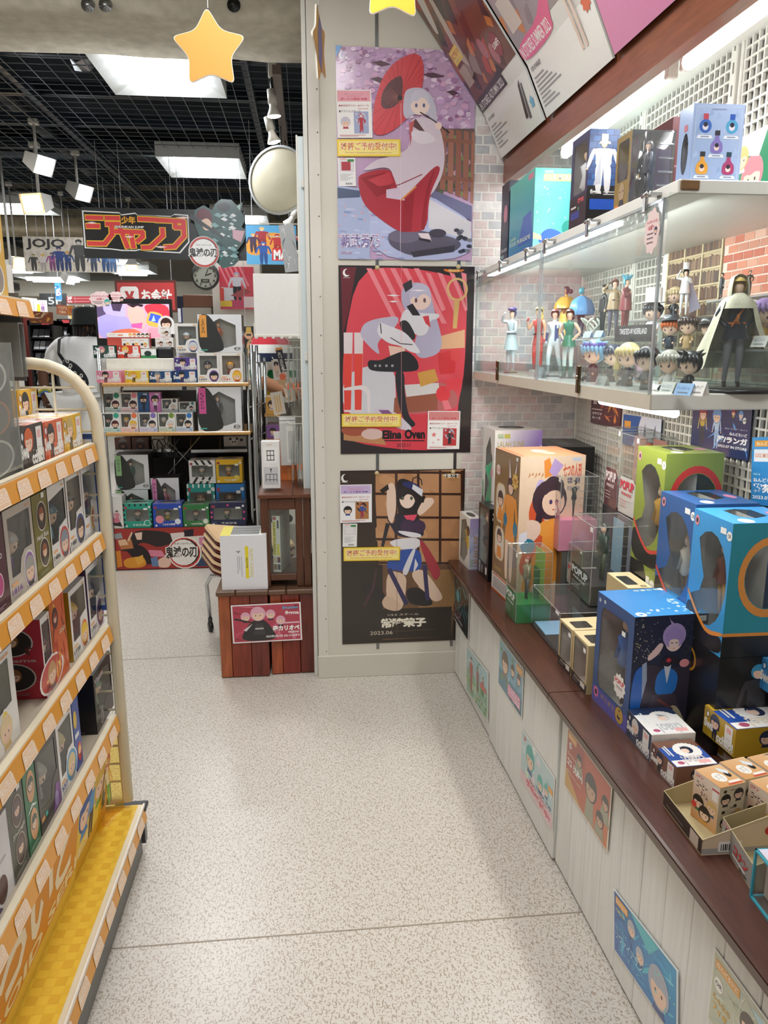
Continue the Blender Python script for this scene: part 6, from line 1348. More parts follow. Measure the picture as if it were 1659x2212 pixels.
q=[V((-.80,1.944,1.165)),PY(207,934,1.944),PY(222,1310,1.944),V((-.80,1.944,.70))];q[1].z=q[0].z;q[2].z=q[3].z;q[2].x=q[1].x
sheet('end_sign','blue-framed pale sign fixed outside the rack end wires',*q,'2f5ab0',lambda a:(a.R(.04,.03,.96,.97,'dcdfe4'),a.P([(.5,.6),(.9,.6),(.8,.9),(.55,.85)],'e0a0bc'),a.R(.1,.2,.9,.5,'a8c4d4')),'card','sign',th=.004)
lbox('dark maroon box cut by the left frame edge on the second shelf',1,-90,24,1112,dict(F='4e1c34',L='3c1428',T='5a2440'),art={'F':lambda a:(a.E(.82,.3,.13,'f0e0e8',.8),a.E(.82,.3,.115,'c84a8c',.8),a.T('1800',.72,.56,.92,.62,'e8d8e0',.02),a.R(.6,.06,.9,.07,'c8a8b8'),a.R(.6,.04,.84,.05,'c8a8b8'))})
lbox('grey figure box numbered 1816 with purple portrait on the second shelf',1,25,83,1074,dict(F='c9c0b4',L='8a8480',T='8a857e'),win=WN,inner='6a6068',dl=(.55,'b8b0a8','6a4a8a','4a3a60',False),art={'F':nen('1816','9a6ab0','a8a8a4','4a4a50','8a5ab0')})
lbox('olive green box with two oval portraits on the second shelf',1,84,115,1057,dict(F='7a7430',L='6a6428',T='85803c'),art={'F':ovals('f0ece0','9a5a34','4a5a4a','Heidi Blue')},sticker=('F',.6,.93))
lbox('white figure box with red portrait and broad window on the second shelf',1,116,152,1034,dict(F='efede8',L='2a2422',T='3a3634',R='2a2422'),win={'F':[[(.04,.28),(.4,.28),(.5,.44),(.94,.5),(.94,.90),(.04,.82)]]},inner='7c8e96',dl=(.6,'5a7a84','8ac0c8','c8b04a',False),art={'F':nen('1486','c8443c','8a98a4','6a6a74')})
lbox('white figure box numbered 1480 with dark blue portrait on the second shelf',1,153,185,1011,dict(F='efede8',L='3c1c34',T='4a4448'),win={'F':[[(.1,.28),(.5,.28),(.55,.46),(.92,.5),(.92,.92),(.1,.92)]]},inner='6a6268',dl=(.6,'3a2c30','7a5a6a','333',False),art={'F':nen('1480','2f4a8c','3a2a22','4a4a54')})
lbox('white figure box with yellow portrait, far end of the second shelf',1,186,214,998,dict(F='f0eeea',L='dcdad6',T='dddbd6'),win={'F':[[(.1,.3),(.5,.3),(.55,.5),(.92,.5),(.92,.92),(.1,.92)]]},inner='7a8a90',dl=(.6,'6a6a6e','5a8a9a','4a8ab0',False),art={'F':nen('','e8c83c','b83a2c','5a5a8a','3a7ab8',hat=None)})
lbox('large white figure box with yellow portrait, left end of third shelf',2,-70,45,1390,dict(F='f0eeea',L='c8c6c0',T='c9c7c0'),win={'F':[[(.3,.3),(.62,.3),(.66,.42),(.9,.44),(.9,.9),(.3,.9)]]},inner='a5a48c',dl=(.5,'c8c8a8','9aa0a0','6a8ac0',False),art={'F':nen('','f0d23c','e8cfa0','d8b87a','4a8ac8')})
lbox('white figure box with crimson side lettered in grey on the third shelf',2,102,121,1339,dict(F='f0eeea',L='ba2740',T='dcdcd8',R='ba2740'),at='near',d=.135,win={'F':[[(.12,.26),(.5,.26),(.55,.42),(.92,.46),(.92,.92),(.12,.92)]]},inner='8a4a50',dl=(.6,'6a3a3c','b04a54','333',False),
art={'F':nen('1308','c84a44','c89a6a','6a6a74'),'L':lambda a:(ovals('d8d0d0','a06a3c','2a2224','Kyoyama','c8b0b4','1e1418')(a),[a.P([(u,.93),(u+.07,.99),(u+.14,.93),(u+.07,.95)],'1c1014')for u in(.05,.25,.45,.65)])})
lbox('orange and gold figure box with flame print on the third shelf',2,122,151,1262,dict(F='d8642c',L='c8922c',T='b0903c'),art={'F':lambda a:(streaks(a,16,['e8a03c','f0c05a','c03c28','8a3a24'],4,(.04,.04,.96,.9),.3,.06),a.P([(.3+.2*cos(q),.72+.12*sin(q))for q in[2*pi*i/16 for i in range(16)]],'4a2420'),a.chibi(.3,.72,.06,'8a3a1c','5a2420'),a.T('GOLD',.5,.5,.9,.55,'f4e4c0',.03))})
lbox('white figure box numbered 1720 with yellow-haired portrait and gold side',2,160,194,1245,dict(F='f0eeea',L='b8922c',T='d0ced0'),d=.07,win={'F':[[(.1,.26),(.48,.26),(.55,.5),(.92,.54),(.92,.92),(.1,.92)]]},inner='8a6a5c',dl=(.6,'d8b04a','8a4a34','5a3a34',False),art={'F':nen('1720','e8743c','f0c830','8a4a34')})
lbox('white figure box numbered 1701 with purple portrait at the far end of the third shelf',2,197,226,1202,dict(F='efedea',L='4c2c5c',T='cfcdd0'),win={'F':[[(.1,.26),(.48,.26),(.55,.5),(.92,.54),(.92,.92),(.1,.92)]]},inner='6c6e70',dl=(.6,'2c2230','8a8a94','333',False),art={'F':nen('1701','7a3c8c','2c2028','5a4a64')})
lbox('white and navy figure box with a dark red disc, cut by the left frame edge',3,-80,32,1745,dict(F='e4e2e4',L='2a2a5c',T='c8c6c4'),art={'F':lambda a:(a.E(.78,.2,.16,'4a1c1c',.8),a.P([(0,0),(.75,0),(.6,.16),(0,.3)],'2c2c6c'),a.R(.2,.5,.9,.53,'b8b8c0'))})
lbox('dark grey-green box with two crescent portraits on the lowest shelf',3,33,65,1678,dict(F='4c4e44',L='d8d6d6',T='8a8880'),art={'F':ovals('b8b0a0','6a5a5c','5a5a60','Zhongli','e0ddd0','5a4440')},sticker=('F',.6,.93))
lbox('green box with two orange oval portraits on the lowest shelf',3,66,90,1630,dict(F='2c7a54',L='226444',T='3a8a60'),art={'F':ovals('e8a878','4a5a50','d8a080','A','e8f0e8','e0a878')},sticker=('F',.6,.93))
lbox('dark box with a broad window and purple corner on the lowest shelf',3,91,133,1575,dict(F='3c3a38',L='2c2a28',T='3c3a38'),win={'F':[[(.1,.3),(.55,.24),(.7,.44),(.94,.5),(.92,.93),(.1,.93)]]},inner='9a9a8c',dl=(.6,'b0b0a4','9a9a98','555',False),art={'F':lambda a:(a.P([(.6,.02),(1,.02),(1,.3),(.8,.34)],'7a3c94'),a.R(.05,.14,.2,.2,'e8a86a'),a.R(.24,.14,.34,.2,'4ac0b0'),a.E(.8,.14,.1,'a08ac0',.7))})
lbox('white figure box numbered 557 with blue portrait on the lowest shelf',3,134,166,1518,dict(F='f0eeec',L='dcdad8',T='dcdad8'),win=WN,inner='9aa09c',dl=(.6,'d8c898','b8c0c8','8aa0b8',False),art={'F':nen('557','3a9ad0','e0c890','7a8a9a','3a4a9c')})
lbox('bright blue box with cartoon print behind the white one on the lowest shelf',3,167,180,1500,dict(F='1f4aa8',L='1c3f90',T='2a58b8'),art={'F':lambda a:(a.P([(.3+.26*cos(q),.72+.13*sin(q))for q in[2*pi*i/16 for i in range(16)]],'e8c02c'),a.P([(.6+.3*cos(q),.22+.14*sin(q))for q in[2*pi*i/16 for i in range(16)]],'d8402c'),a.chibi(.6,.24,.06,'e8c060','3a3a44'),a.R(.1,.45,.7,.52,'e8f0f8'))})
lbox('black figure box with wide window at the far end of the lowest shelf',3,211,246,1405,dict(F='2c2a28',L='101012',T='1a1718'),d=.10,win={'F':[[(.08,.3),(.4,.22),(.55,.36),(.94,.4),(.95,.8),(.5,.9),(.08,.78)]]},inner='9aa294',dl=(.6,'8aa090','a0aa9c','7a8a7c',False),
art={'F':lambda a:(a.T('Vision',.05,.80,.5,.90,'d8d4d8',.02),a.E(.3,.16,.12,'b8a8a8',.7),a.E(.3,.16,.095,'4a4a4c',.7),a.R(.4,.84,.5,.88,'e88a8a')),'L':lambda a:(a.E(.2,.68,.12,'d8d0d0',.9),a.E(.2,.68,.105,'a02c34',.9),a.E(.3,.26,.12,'d8d0d0',.9),a.E(.3,.26,.105,'8a2830',.9),a.R(.2,.03,.7,.04,'9a9a9a'))})
Z5=1.485-.0115
gbox('figure_box','tall yellow box with round portraits on the highest rack shelf','box',(-.66,YL(-120,-.66,Z5),Z5),(-.66,YL(20,-.66,Z5),Z5),topz((-.66,YL(20,-.66,Z5)),408)-Z5,.14,dict(F='d2a63a',L='b88c2c',T='dcb44a'),art={'F':lambda a:[(a.P([(.82+.13*cos(q),v+.15*sin(q))for q in[2*pi*i/20 for i in range(20)]],'e4e0d8'),a.P([(.82+.115*cos(q),v+.135*sin(q))for q in[2*pi*i/20 for i in range(20)]],'8a8078'),a.chibi(.82,v,.06,'5a4a3c','6a6a74'))for v in(.2,.52,.84)]},sticker=('F',.8,.03))
gbox('carton','white card standing beyond the yellow box on the highest rack shelf','box',(-.72,YL(22,-.72,Z5),Z5),(-.72,YL(34,-.72,Z5),Z5),.10,.06,dict(F='e8e6e0',L='dcdad4',T='eceae4'))
t=thing('hanging_blister','clear ribbed plastic packs hanging under the highest rack shelf','pack',PY(20,690,1.86))
m=MB();w=.05
for i,(dx,dz,hh)in enumerate(((-.05,-.14,.21),(.0,-.13,.12))):
 m.box((dx-w/2,-.02,dz),(dx+w/2,-.016,dz+hh),'fff');m.box((dx-w/2,.01,dz),(dx+w/2,.014,dz+hh),'fff');m.box((dx-w/2,-.02,dz+hh),(dx+w/2,.014,dz+hh+.003),'fff')
m.build('shell','film_hazy',t)
m=MB();m.box((-.07,.016,-.14),(.02,.018,.06),'5c6068');m.build('card','card',t)
m=MB();m.tube([(-.03,0,.1),(-.03,0,.06)],.002,'c8c8c8',5);m.build('hook','metal',t)
# =================================================================== POSTERS ON THE PILLAR
YP=2.9978
for px,lab in((815,'left slotted steel strip on the pillar behind the posters'),(987,'right slotted steel strip on the pillar behind the posters')):
 x=PY(px,775,3.0).x
 MB().box((-.006,-.0022,0),(.006,0,2.46),'8d8f90').build('wall_strip','metal',None,(x,3.0,.12));tag(bpy.context.scene.collection.objects[-1],lab,'strip')
class Px:
 def __init__(s,a,x0,z0,W,H,Y,sc,ox,oy):s.a,s.x0,s.z0,s.W,s.H,s.Y,s.k,s.ox,s.oy=a,x0,z0,W,H,Y,sc,ox,oy
 def uv(s,x,y):p=PY(x/s.k+s.ox,y/s.k+s.oy,s.Y);return(min(1,max(0,(p.x-s.x0)/s.W)),min(1,max(0,(p.z-s.z0)/s.H)))
 def P(s,pts,c,sm=2):s.a.P([s.uv(*p)for p in pts],c,sm)
 def B(s,x0,y0,x1,y1,c):s.P([(x0,y1),(x1,y1),(x1,y0),(x0,y0)],c)
 def E(s,x,y,rx,ry,c,n=20,rot=0):s.P([(x+rx*cos(t)*cos(rot)+ry*sin(t)*sin(rot),y+rx*cos(t)*sin(rot)-ry*sin(t)*cos(rot))for t in[2*pi*i/n for i in range(n)]],c,0)
 def T(s,t,x0,y0,x1,y1,c,b=.02,**k):u0,v0=s.uv(x0,y1);u1,v1=s.uv(x1,y0);s.a.T(t,u0,v0,u1,v1,c,b,**k)
 def L(s,pts,w,c):
  for(xa,ya),(xb,yb)in zip(pts,pts[1:]):
   l=max(1e-6,sqrt((xb-xa)**2+(yb-ya)**2));nx,ny=-(yb-ya)/l*w/2,(xb-xa)/l*w/2
   s.P([(xa+nx,ya+ny),(xb+nx,yb+ny),(xb-nx,yb-ny),(xa-nx,ya-ny)],c)
def wposter(label,TL,BR,sc,ox,oy,col,art,clips=()):
 a0,b0=PY(*TL,YP),PY(*BR,YP);x0,x1,z0,z1=a0.x,b0.x,b0.z,a0.z
 def f(a):art(Px(a,x0,z0,x1-x0,z1-z0,YP,sc,ox,oy))
 t=sheet('wall_poster',label,(x0,YP,z1),(x1,YP,z1),(x1,YP,z0),(x0,YP,z0),col,f)
 for px,py in clips:
  p=PY(px,py,YP-.0015)-t.location;m=MB();m.M=M4.Rotation(pi/2,4,'X');m.lathe([(0,.0055),(.005,.005),(.0085,.002),(.009,0)],'c9b98c',14);m.build('pin','plastic',t,p)
 return t
def artP1(q):
 R=random.Random(77);a=q.a
 q.B(80,150,1400,2180,'c3a2c6')
 for i in range(420):
  x,y=R.uniform(120,1340),R.uniform(180,980);r=R.uniform(8,30)
  q.E(x,y,r*1.2,r,R.choice(['d6b2d6','b892c0','e2c6e2','ad82b2','d9a9cc','cda6d4','e8d2e8','9c6c94']),9)
 for x,y,w in((520,330,90),(1000,440,110),(500,480,80),(130,620,60),(1180,600,60)):q.P([(x-w,y-10),(x,y-24),(x+w,y+8),(x,y+26)],'5a3c4c')
 q.P([(100,165),(165,165),(110,270)],'5a9ad8');q.E(160,255,26,40,'eef0f6',16);q.E(172,250,20,32,'c9b6dc',14);q.T('Cafe',175,262,215,290,'f0f0f6',.03)
 q.P([(900,930),(1380,930),(1380,1500),(1000,1500)],'6d5a58')
 for i in range(40):x,y=R.uniform(1060,1360),R.uniform(1000,1540);q.E(x,y,22,26,R.choice(['5a6a44','7c8a5c','b892a4','8a6c84','44503c']),8)
 for i in range(5):x=1072+i*70;q.P([(x,925+i*8),(x+48,935+i*8),(x+40,1500+i*30),(x-10,1480+i*30)],('9c6656','a56e5c','965f50')[i%3])
 for y in(1010,1360):q.P([(1075,y),(1365,y+30),(1362,y+62),(1072,y+40)],'8f5c4c')
 q.P([(110,1450),(420,1490),(420,2170),(110,2170)],'aab6d8');q.P([(420,1490),(1000,1540),(1355,1760),(1355,2170),(420,2170)],'b4bce0')
 q.P([(115,1470),(330,1500),(330,1560),(115,1570)],'4e5c7c');q.P([(1000,1490),(1355,1640),(1352,1780),(985,1550)],'6c6e92');q.P([(960,1570),(1350,1790),(1345,1960),(960,1840)],'d6d2da')
 for i in range(60):
  x,y=R.uniform(120,760),R.uniform(1600,2140);w=R.uniform(40,80);q.P([(x,y),(x+w,y+3),(x+w,y+20),(x,y+17)],R.choice(['9aa6ce','c0c8e6','8e9cc8','b2badc']))
 for i in range(26):x,y=R.uniform(130,620),R.uniform(1560,2100);q.E(x,y,11,7,'e0a8b4',7)
 for i in range(16):x,y=R.uniform(1180,1340),R.uniform(1860,2080);q.E(x,y,26,18,R.choice(['3c3c4a','5a5a6a','7c7c8c','2c2c38']),8)
 q.P([(580,1890),(740,1840),(1180,1920),(1270,1990),(1200,2060),(820,2110),(600,2010)],'5a5468');q.P([(580,1890),(740,1850),(980,1900),(780,1990),(600,1960)],'6e667c');q.P([(790,2060),(1200,2000),(1190,2060),(820,2110)],'3a3644')
 par=[(450,985),(446,800),(470,650),(530,470),(620,345),(720,275),(830,236),(890,270),(914,350),(912,470),(880,640),(820,760),(740,860),(640,945),(540,992)]
 q.P(par,'d4474e')
 for i,(x,y)in enumerate(par+[(880,300),(905,420),(500,560),(570,400),(670,305),(455,900)]):q.L([(690,640),(x,y)],5,'b0343e')
 q.P([(518,720),(530,610),(580,520),(650,462),(715,442),(724,560),(700,680),(640,735),(560,756)],'5c3034')
 for i in range(12):t=2.2+i*.28;q.L([(690,640),(690+150*cos(t),640+165*sin(t)*-1 if False else 640-165*sin(t)*.6)],3,'a86a5c')
 q.E(695,648,24,26,'241c22')
 q.P([(735,590),(800,555),(905,555),(985,620),(1035,760),(1030,960),(980,860),(960,800),(800,800),(760,850),(720,800)],'c6c2d4')
 q.E(880,715,88,92,'f1d9d0');q.P([(790,720),(800,600),(900,560),(970,640),(960,730),(935,660),(890,640),(850,690),(820,670)],'cfcbdc')
 for x in(845,915):q.E(x,718,12,20,'5a5f8c',10)
 q.P([(330,1330),(470,1215),(640,1180),(790,1110),(780,880),(830,830),(960,830),(1060,900),(1112,1150),(1090,1350),(1000,1530),(900,1570),(700,1590),(570,1560),(650,1420),(600,1270)],'d8c9d6')
 q.P([(320,1345),(600,1285),(655,1420),(705,1590),(860,1430),(1030,1260),(1075,1300),(960,1550),(945,1870),(700,1885),(560,1795),(400,1670),(335,1560),(312,1430)],'ad2f3d')
 for pts in([(335,1380),(560,1330),(620,1500),(480,1560)],[(720,1600),(830,1500),(800,1870),(710,1880)],[(990,1330),(1020,1300),(950,1540),(930,1860),(880,1860),(930,1520)]):q.P(pts,'96222f')
 q.P([(400,1400),(600,1330),(640,1440),(500,1460)],'c4404c');q.P([(780,890),(840,840),(925,960),(915,975)],'5c3c3c');q.L([(880,780),(1010,860),(1150,970)],12,'3a2a2e');q.E(1050,905,30,34,'f0d4c8');q.L([(640,1430),(560,1470),(690,1445),(900,1350)],9,'8c2834');q.P([(570,1490),(700,1470),(740,1590),(570,1565)],'d2bfd2');q.L([(700,1590),(845,1460)],14,'d88a4a')
 q.P([(780,880),(830,850),(810,960),(790,1100)],'c05a5c');q.P([(800,940),(960,960),(1040,1050),(880,1080),(800,1020)],'e4dae4')
 q.P([(860,1890),(960,1890),(985,1960),(900,1950)],'e4d4d8');q.P([(870,1930),(980,1950),(970,1975),(865,1950)],'2c2430');q.E(1040,1890,80,40,'3c3848')
 q.T('朝武芳乃',150,1895,512,2020,'f4f0f8',.05);q.T('朝武芳乃',154,1899,508,2016,'8a6ca8',.0);q.T('2023.08',155,2055,250,2080,'c08aa8',.0)
 q.L([(705,700),(700,2100)],3,'e8dcea')
wposter('tall poster of a red parasol under pink blossom, topmost on the pillar',(725,99),(1018.5,563),4.253,700,60,'d8cfe0',artP1)
def artP2(q):
 R=random.Random(78)
 q.B(150,60,1440,1930,'2a2023');q.P([(165,85),(320,80),(250,500),(185,760)],'6a2430');q.P([(345,85),(900,85),(1430,205),(1400,1130),(1320,1500),(1345,1890),(820,1905),(195,1810),(180,880)],'e04a58')
 for i in range(9):x=420+i*118;q.P([(x,90),(x+52,90),(x+330,640),(x+280,640)]if x<1000 else[(x,130),(x+52,145),(min(1425,x+200),500),(min(1425,x+160),520)],'f08a94')
 q.P([(185,1130),(700,1000),(720,1500),(640,1560),(190,1560)],'d8d8e0');q.P([(720,1300),(1150,1200),(1330,1330),(1330,1500),(700,1560)],'c0686a');q.P([(700,1380),(1130,1330),(1130,1500),(690,1540)],'9c5a44');q.P([(800,1250),(1140,1230),(1150,1330),(820,1370)],'e0dcdc');q.P([(930,1130),(1100,1090),(1140,1210),(960,1270)],'d8a04c')
 q.P([(190,1550),(1050,1540),(1345,1600),(1345,1890),(820,1905),(195,1810)],'d8404e');q.P([(195,1640),(560,1700),(620,1850),(195,1800)],'c08a5c');q.E(300,1700,130,60,'a8543c',16);q.E(480,1740,110,55,'e0c0b8',16)
 for x in(195,300):q.P([(x,730),(x+90,730),(x+75,1520),(x+5,1520)],'e8dcdf');q.P([(x,940),(x+85,940),(x+72,1500),(x+6,1500)],'e8483c')
 q.P([(190,1280),(460,1240),(460,1530),(430,1530),(430,1290),(190,1310)],'ece4e8')
 q.P([(1130,940),(1320,890),(1300,1130),(1150,1150)],'d8343c');q.P([(1250,650),(1360,700),(1350,1030),(1260,1000)],'e04a4c');q.P([(1100,780),(1400,700),(1400,880),(1100,900)],'e8b48c')
 for t in range(20):a0=2*pi*t/20;q.L([(1325+95*cos(a0),300+105*sin(a0)),(1325+95*cos(a0+.33),300+105*sin(a0+.33))],22,'e0b878')
 q.P([(1295,400),(1350,400),(1320,690),(1280,690)],'dcb06c');q.E(1185,1340,72,80,'e83c46',16);q.P([(1215,1190),(1370,1180),(1365,1310),(1215,1300)],'e84450');q.P([(1170,1410),(1230,1400),(1270,1490),(1200,1500)],'f07c88')
 q.P([(760,300),(900,220),(1040,260),(1090,480),(1180,800),(1150,940),(960,1000),(880,900),(960,620),(860,560),(780,480)],'b9b4cf');q.P([(760,560),(520,590),(390,640),(350,760),(480,900),(560,960),(520,820),(700,700)],'c4bfd6')
 q.E(960,400,105,105,'f3d6cc');q.P([(850,420),(850,290),(940,230),(1050,270),(1075,420),(1030,360),(980,340),(920,400),(890,360)],'c6c2da');
 for x in(915,1000):q.E(x,410,14,24,'6a5058',10)
 q.P([(780,250),(870,200),(880,280),(810,330)],'3a3840');q.P([(740,640),(800,490),(880,520),(1000,540),(1150,540),(1140,590),(1050,610),(1030,740),(940,770),(830,690)],'e4e2ea');q.P([(820,470),(880,440),(960,560),(880,560)],'2a282e');q.P([(740,620),(830,600),(920,770),(870,820),(780,720)],'2f2d33');q.P([(980,570),(1040,560),(1060,680),(1010,640)],'d8404c')
 q.P([(550,620),(640,660),(800,720),(900,830),(970,940),(870,930),(760,860),(640,840),(520,740)],'e6e4ec');q.L([(560,640),(570,740)],10,'33313a');q.L([(660,780),(760,840),(880,850)],9,'3a3848')
 q.P([(640,860),(800,880),(810,930),(660,970)],'f0cdbc');q.P([(660,960),(820,900),(930,1000),(945,1100),(860,1120),(560,1120),(440,1100),(430,1000),(560,1010)],'25242a');q.P([(700,1100),(800,1110),(800,1330),(840,1560),(920,1640),(870,1680),(790,1600),(730,1400)],'2a292f')
 for x in(510,555,620,680):q.L([(x-10,1060),(x+10,1060)],20,'d8d8de');q.L([(x-5,1060),(x+5,1060)],10,'25242a')
 q.P([(460,1540),(540,1460),(700,1520),(760,1560),(900,1700),(760,1700)],'d8d0dc');q.P([(540,1500),(640,1500),(700,1560),(600,1560)],'8a5a94')
 for x,y,w in((690,360,70),(690,420,50),(940,310,90)):q.P([(x-w,y),(x,y-8),(x+w,y+2),(x,y+10)],'f4f0f4')
 q.E(222,135,36,40,'f2f2f2',16);q.E(236,128,30,32,'6a2430',14);q.T('Alter',188,178,262,188,'e8d0d0',.01);q.P([(1175,95),(1290,108),(1405,98),(1370,130),(1220,132)],'d8782c');q.T('DRAGON',1240,100,1345,125,'f0d890',.03)
 q.T('Elina',580,1700,775,1790,'1c1418',.05);q.T('Oven',800,1690,1005,1790,'1c1418',.05);q.L([(600,1805),(1000,1805)],10,'1c1418');q.T('2023.11',725,1830,858,1868,'5a2830',.01)
 q.L([(768,60),(770,1900)],3,'f0a0a8')
wposter('black-edged poster with pink stripes and a lilac-haired doll, middle of the pillar',(731,573),(1015.5,977),4.608,700,560,'2a2023',artP2,((815,578),(990,576)))
def artP3(q):
 R=random.Random(79)
 q.B(140,140,1340,1790,'2e231c');q.P([(480,180),(1330,150),(1320,1060),(520,1060)],'b98860')
 for i in range(30):x,y=R.uniform(520,1300),R.uniform(200,1000);q.E(x,y,60,50,R.choice(['c49468','b07e56','be8c62']),9)
 for x in(480,690,900,1110,1318):q.P([(x-12,160),(x+12,160),(x+10,1060),(x-14,1060)],'3e241a')
 for y in(175,380,605,815,1040):q.P([(480,y-10),(1330,y-4),(1330,y+18),(480,y+14)],'3e241a')
 q.P([(160,180),(480,180),(500,1080),(160,1040)],'382a22');q.P([(150,1040),(560,1060),(560,1780),(150,1785)],'2c241e');q.P([(560,1060),(1300,1060),(1215,1745),(560,1780)],'6a4c34');q.P([(900,1120),(1300,1100),(1230,1500),(900,1600)],'9a7448')
 for i in range(16):x=900+i*26;q.L([(x,1130),(x-180,1600)],4,'86623c')
 q.P([(150,1500),(1220,1460),(1215,1745),(150,1785)],'2e2620')
 q.P([(690,260),(760,230),(900,300),(950,420),(900,600),(760,700),(700,520)],'2a2528');q.P([(700,480),(750,480),(770,660),(720,720)],'2f292c')
 q.L([(840,290),(850,235),(890,220),(930,250),(935,300)],10,'2a2528')
 q.P([(595,560),(600,300),(650,270),(685,320),(690,560),(640,690)],'e6cbb8');q.P([(960,420),(1040,420),(1058,470),(920,600),(880,560)],'e6cbb8');q.P([(530,350),(610,290),(620,340),(560,380)],'24211f');q.P([(900,400),(970,400),(950,470),(900,460)],'26221f')
 q.E(795,430,75,92,'efd6c8');q.P([(715,430),(720,320),(820,330),(880,400),(880,480),(850,400),(790,380),(745,440)],'2e272a');q.P([(740,270),(860,270),(948,345),(935,410),(840,340),(760,310)],'2c3468');q.P([(850,290),(945,345),(935,410),(840,335)],'dcdce4')
 for x in(750,835):q.E(x,425,14,18,'4a5a44',10)
 q.P([(590,600),(660,690),(690,560),(760,600),(920,610),(960,760),(930,800),(700,800),(620,660)],'2b2a3c');q.P([(760,590),(890,580),(860,640),(790,630)],'e2506a');q.E(800,690,70,62,'45304c',16);q.E(912,695,58,60,'45304c',16);q.P([(700,730),(920,760),(935,800),(830,800),(720,760)],'e4e2e8')
 q.P([(700,810),(920,800),(915,905),(720,920),(610,850)],'e2dfe4');q.P([(720,915),(920,905),(940,1080),(880,1130),(600,1110),(600,1030)],'2f52a4');q.P([(850,905),(880,905),(830,1060),(790,1170),(740,1140),(800,1000)],'dcdbe2');q.P([(870,1000),(900,1060),(850,1150)],'dcdbe2')
 q.P([(905,820),(950,830),(1130,1120),(1060,1240),(960,1000)],'a83440');q.P([(545,880),(590,660),(630,670),(570,890)],'2c2a30')
 q.P([(600,1110),(790,1150),(780,1330),(750,1480),(680,1510),(590,1400)],'dcbfa8');q.P([(810,1140),(950,1090),(1120,1330),(1135,1390),(1060,1420),(960,1340)],'e2c6b0');q.P([(545,1420),(600,1340),(750,1450),(690,1510),(580,1480)],'d2b49c')
 q.P([(350,1260),(440,1220),(600,1350),(540,1410),(380,1350)],'252022');q.P([(780,1290),(900,1270),(1000,1350),(1050,1440),(960,1460),(800,1430)],'242024');q.L([(620,1100),(700,1260),(790,1440)],44,'35305a');q.L([(960,1060),(975,1240),(990,1400)],40,'35305a');q.L([(500,1100),(470,1280),(380,1460)],22,'4a2c34')
 q.E(197,235,34,40,'f2f2f2',16);q.E(210,228,28,32,'2e231c',14);q.T('Alter',165,268,235,278,'c8b8b0',.01);q.ST=None
 q.E(1215,212,84,24,'e0a040',18);q.E(1215,212,76,19,'2e231c',16);q.T('千恋万花',1140,190,1290,232,'f4f0e8',.03)
 q.T('1/3.5 スケール',610,1520,905,1550,'e8dccc',.0);q.T('常陸茉子',545,1560,975,1665,'f2ead8',.06);q.T('2023.06',440,1690,655,1732,'d8cbb8',.0);q.L([(660,1700),(1060,1675)],3,'6a5a4c')
 q.L([(690,160),(700,1760)],3,'5a4a3c')
wposter('dark poster of a kneeling doll before paper screens, lowest on the pillar',(735,1017),(996,1382),4.425,700,980,'2e231c',artP3,((814,1022),(979,1019)))
YQ=YP-.005
def onp(name,label,cat,x0,y0,x1,y1,art,col,th=.0012,tilt=0,lift=0):
 q=[PY(x0,y0+tilt,YQ-lift),PY(x1,y0,YQ-lift),PY(x1,y1,YQ-lift),PY(x0,y1+tilt,YQ-lift)];q[3].x=q[0].x;q[2].x=q[1].x
 return sheet(name,label,*q,col,art,'paper',cat,th=th)
def flyer(hc,pic):
 def f(a):
  a.R(.03,.76,.97,.98,hc);a.T('ボークス限定 特典',.12,.785,.88,.835,'c84a5a' if hc!='c9b4dc' else '7a5a9a',.03);a.T('【キャンペーン】',.25,.89,.75,.93,'d07a86',.01);a.T('(予約締切)',.3,.85,.7,.88,'d07a86',.01)
  a.T('●販促用ポスター(B2サイズ)',.06,.645,.92,.695,'c05a60',.01);a.T('●アクリルスタンド',.06,.53,.68,.58,'5a5a60',.01);a.R(.6,.6,.9,.615,'d8a0a4')
  a.R(.48,.09,.9,.55,pic[0]);streaks(a,10,pic[1:],3,(.5,.1,.88,.53),.15,.04);a.person(.69,.12,.38,pic[1],pic[2],pic[3]);a.chibi(.24,.33,.11,pic[1],pic[2])
  a.R(.06,.05,.8,.065,'d8a8a8');a.R(.06,.03,.6,.045,'d8a8a8')
 return f
def strip(a):
 a.R(.015,.06,.985,.94,'f6da62');a.R(.03,.12,.97,.88,'f8e48c');a.T('好評ご予約受付中!',.05,.36,.94,.84,'f6f0d8',.05);a.T('好評ご予約受付中!',.055,.375,.935,.825,'d9693c',.01);a.T('This item is Reservation product. Coming soon.',.12,.16,.86,.27,'a84858',.0)
def bag(pic):
 def f(a):
  a.R(.08,.5,.92,.92,'dcd8dc');a.R(.2,.55,.72,.86,pic);a.R(.55,.86,.92,.95,'4a8a54');a.R(.1,.94,.5,.97,'d88')
  for i in range(6):a.R(.1,.42-i*.045,.85-(i%3)*.15,.435-i*.045,'a8a8ac')
  for i in range(8):a.R(.4+i*.05,.05,.42+i*.05+(i%2)*.01,.12,'3a3a3a')
 return f
onp('flyer','white and pink flyer taped on the parasol poster','flyer',727,194,803,298,flyer('eaa8b4',('a4aed0','c8c4d4','b8404a','b8404a')),'f4f2f0')
onp('label_strip','yellow reservation strip on the parasol poster','label',728,301,865,338,strip,'eecb3c',lift=.002)
onp('bagged_card','card in a clear bag on the parasol poster','card',730,341,768,402,bag('b0404c'),'eeeeee')
onp('label_strip','yellow reservation strip on the pink striped poster','label',738,894,866,922,strip,'eecb3c')
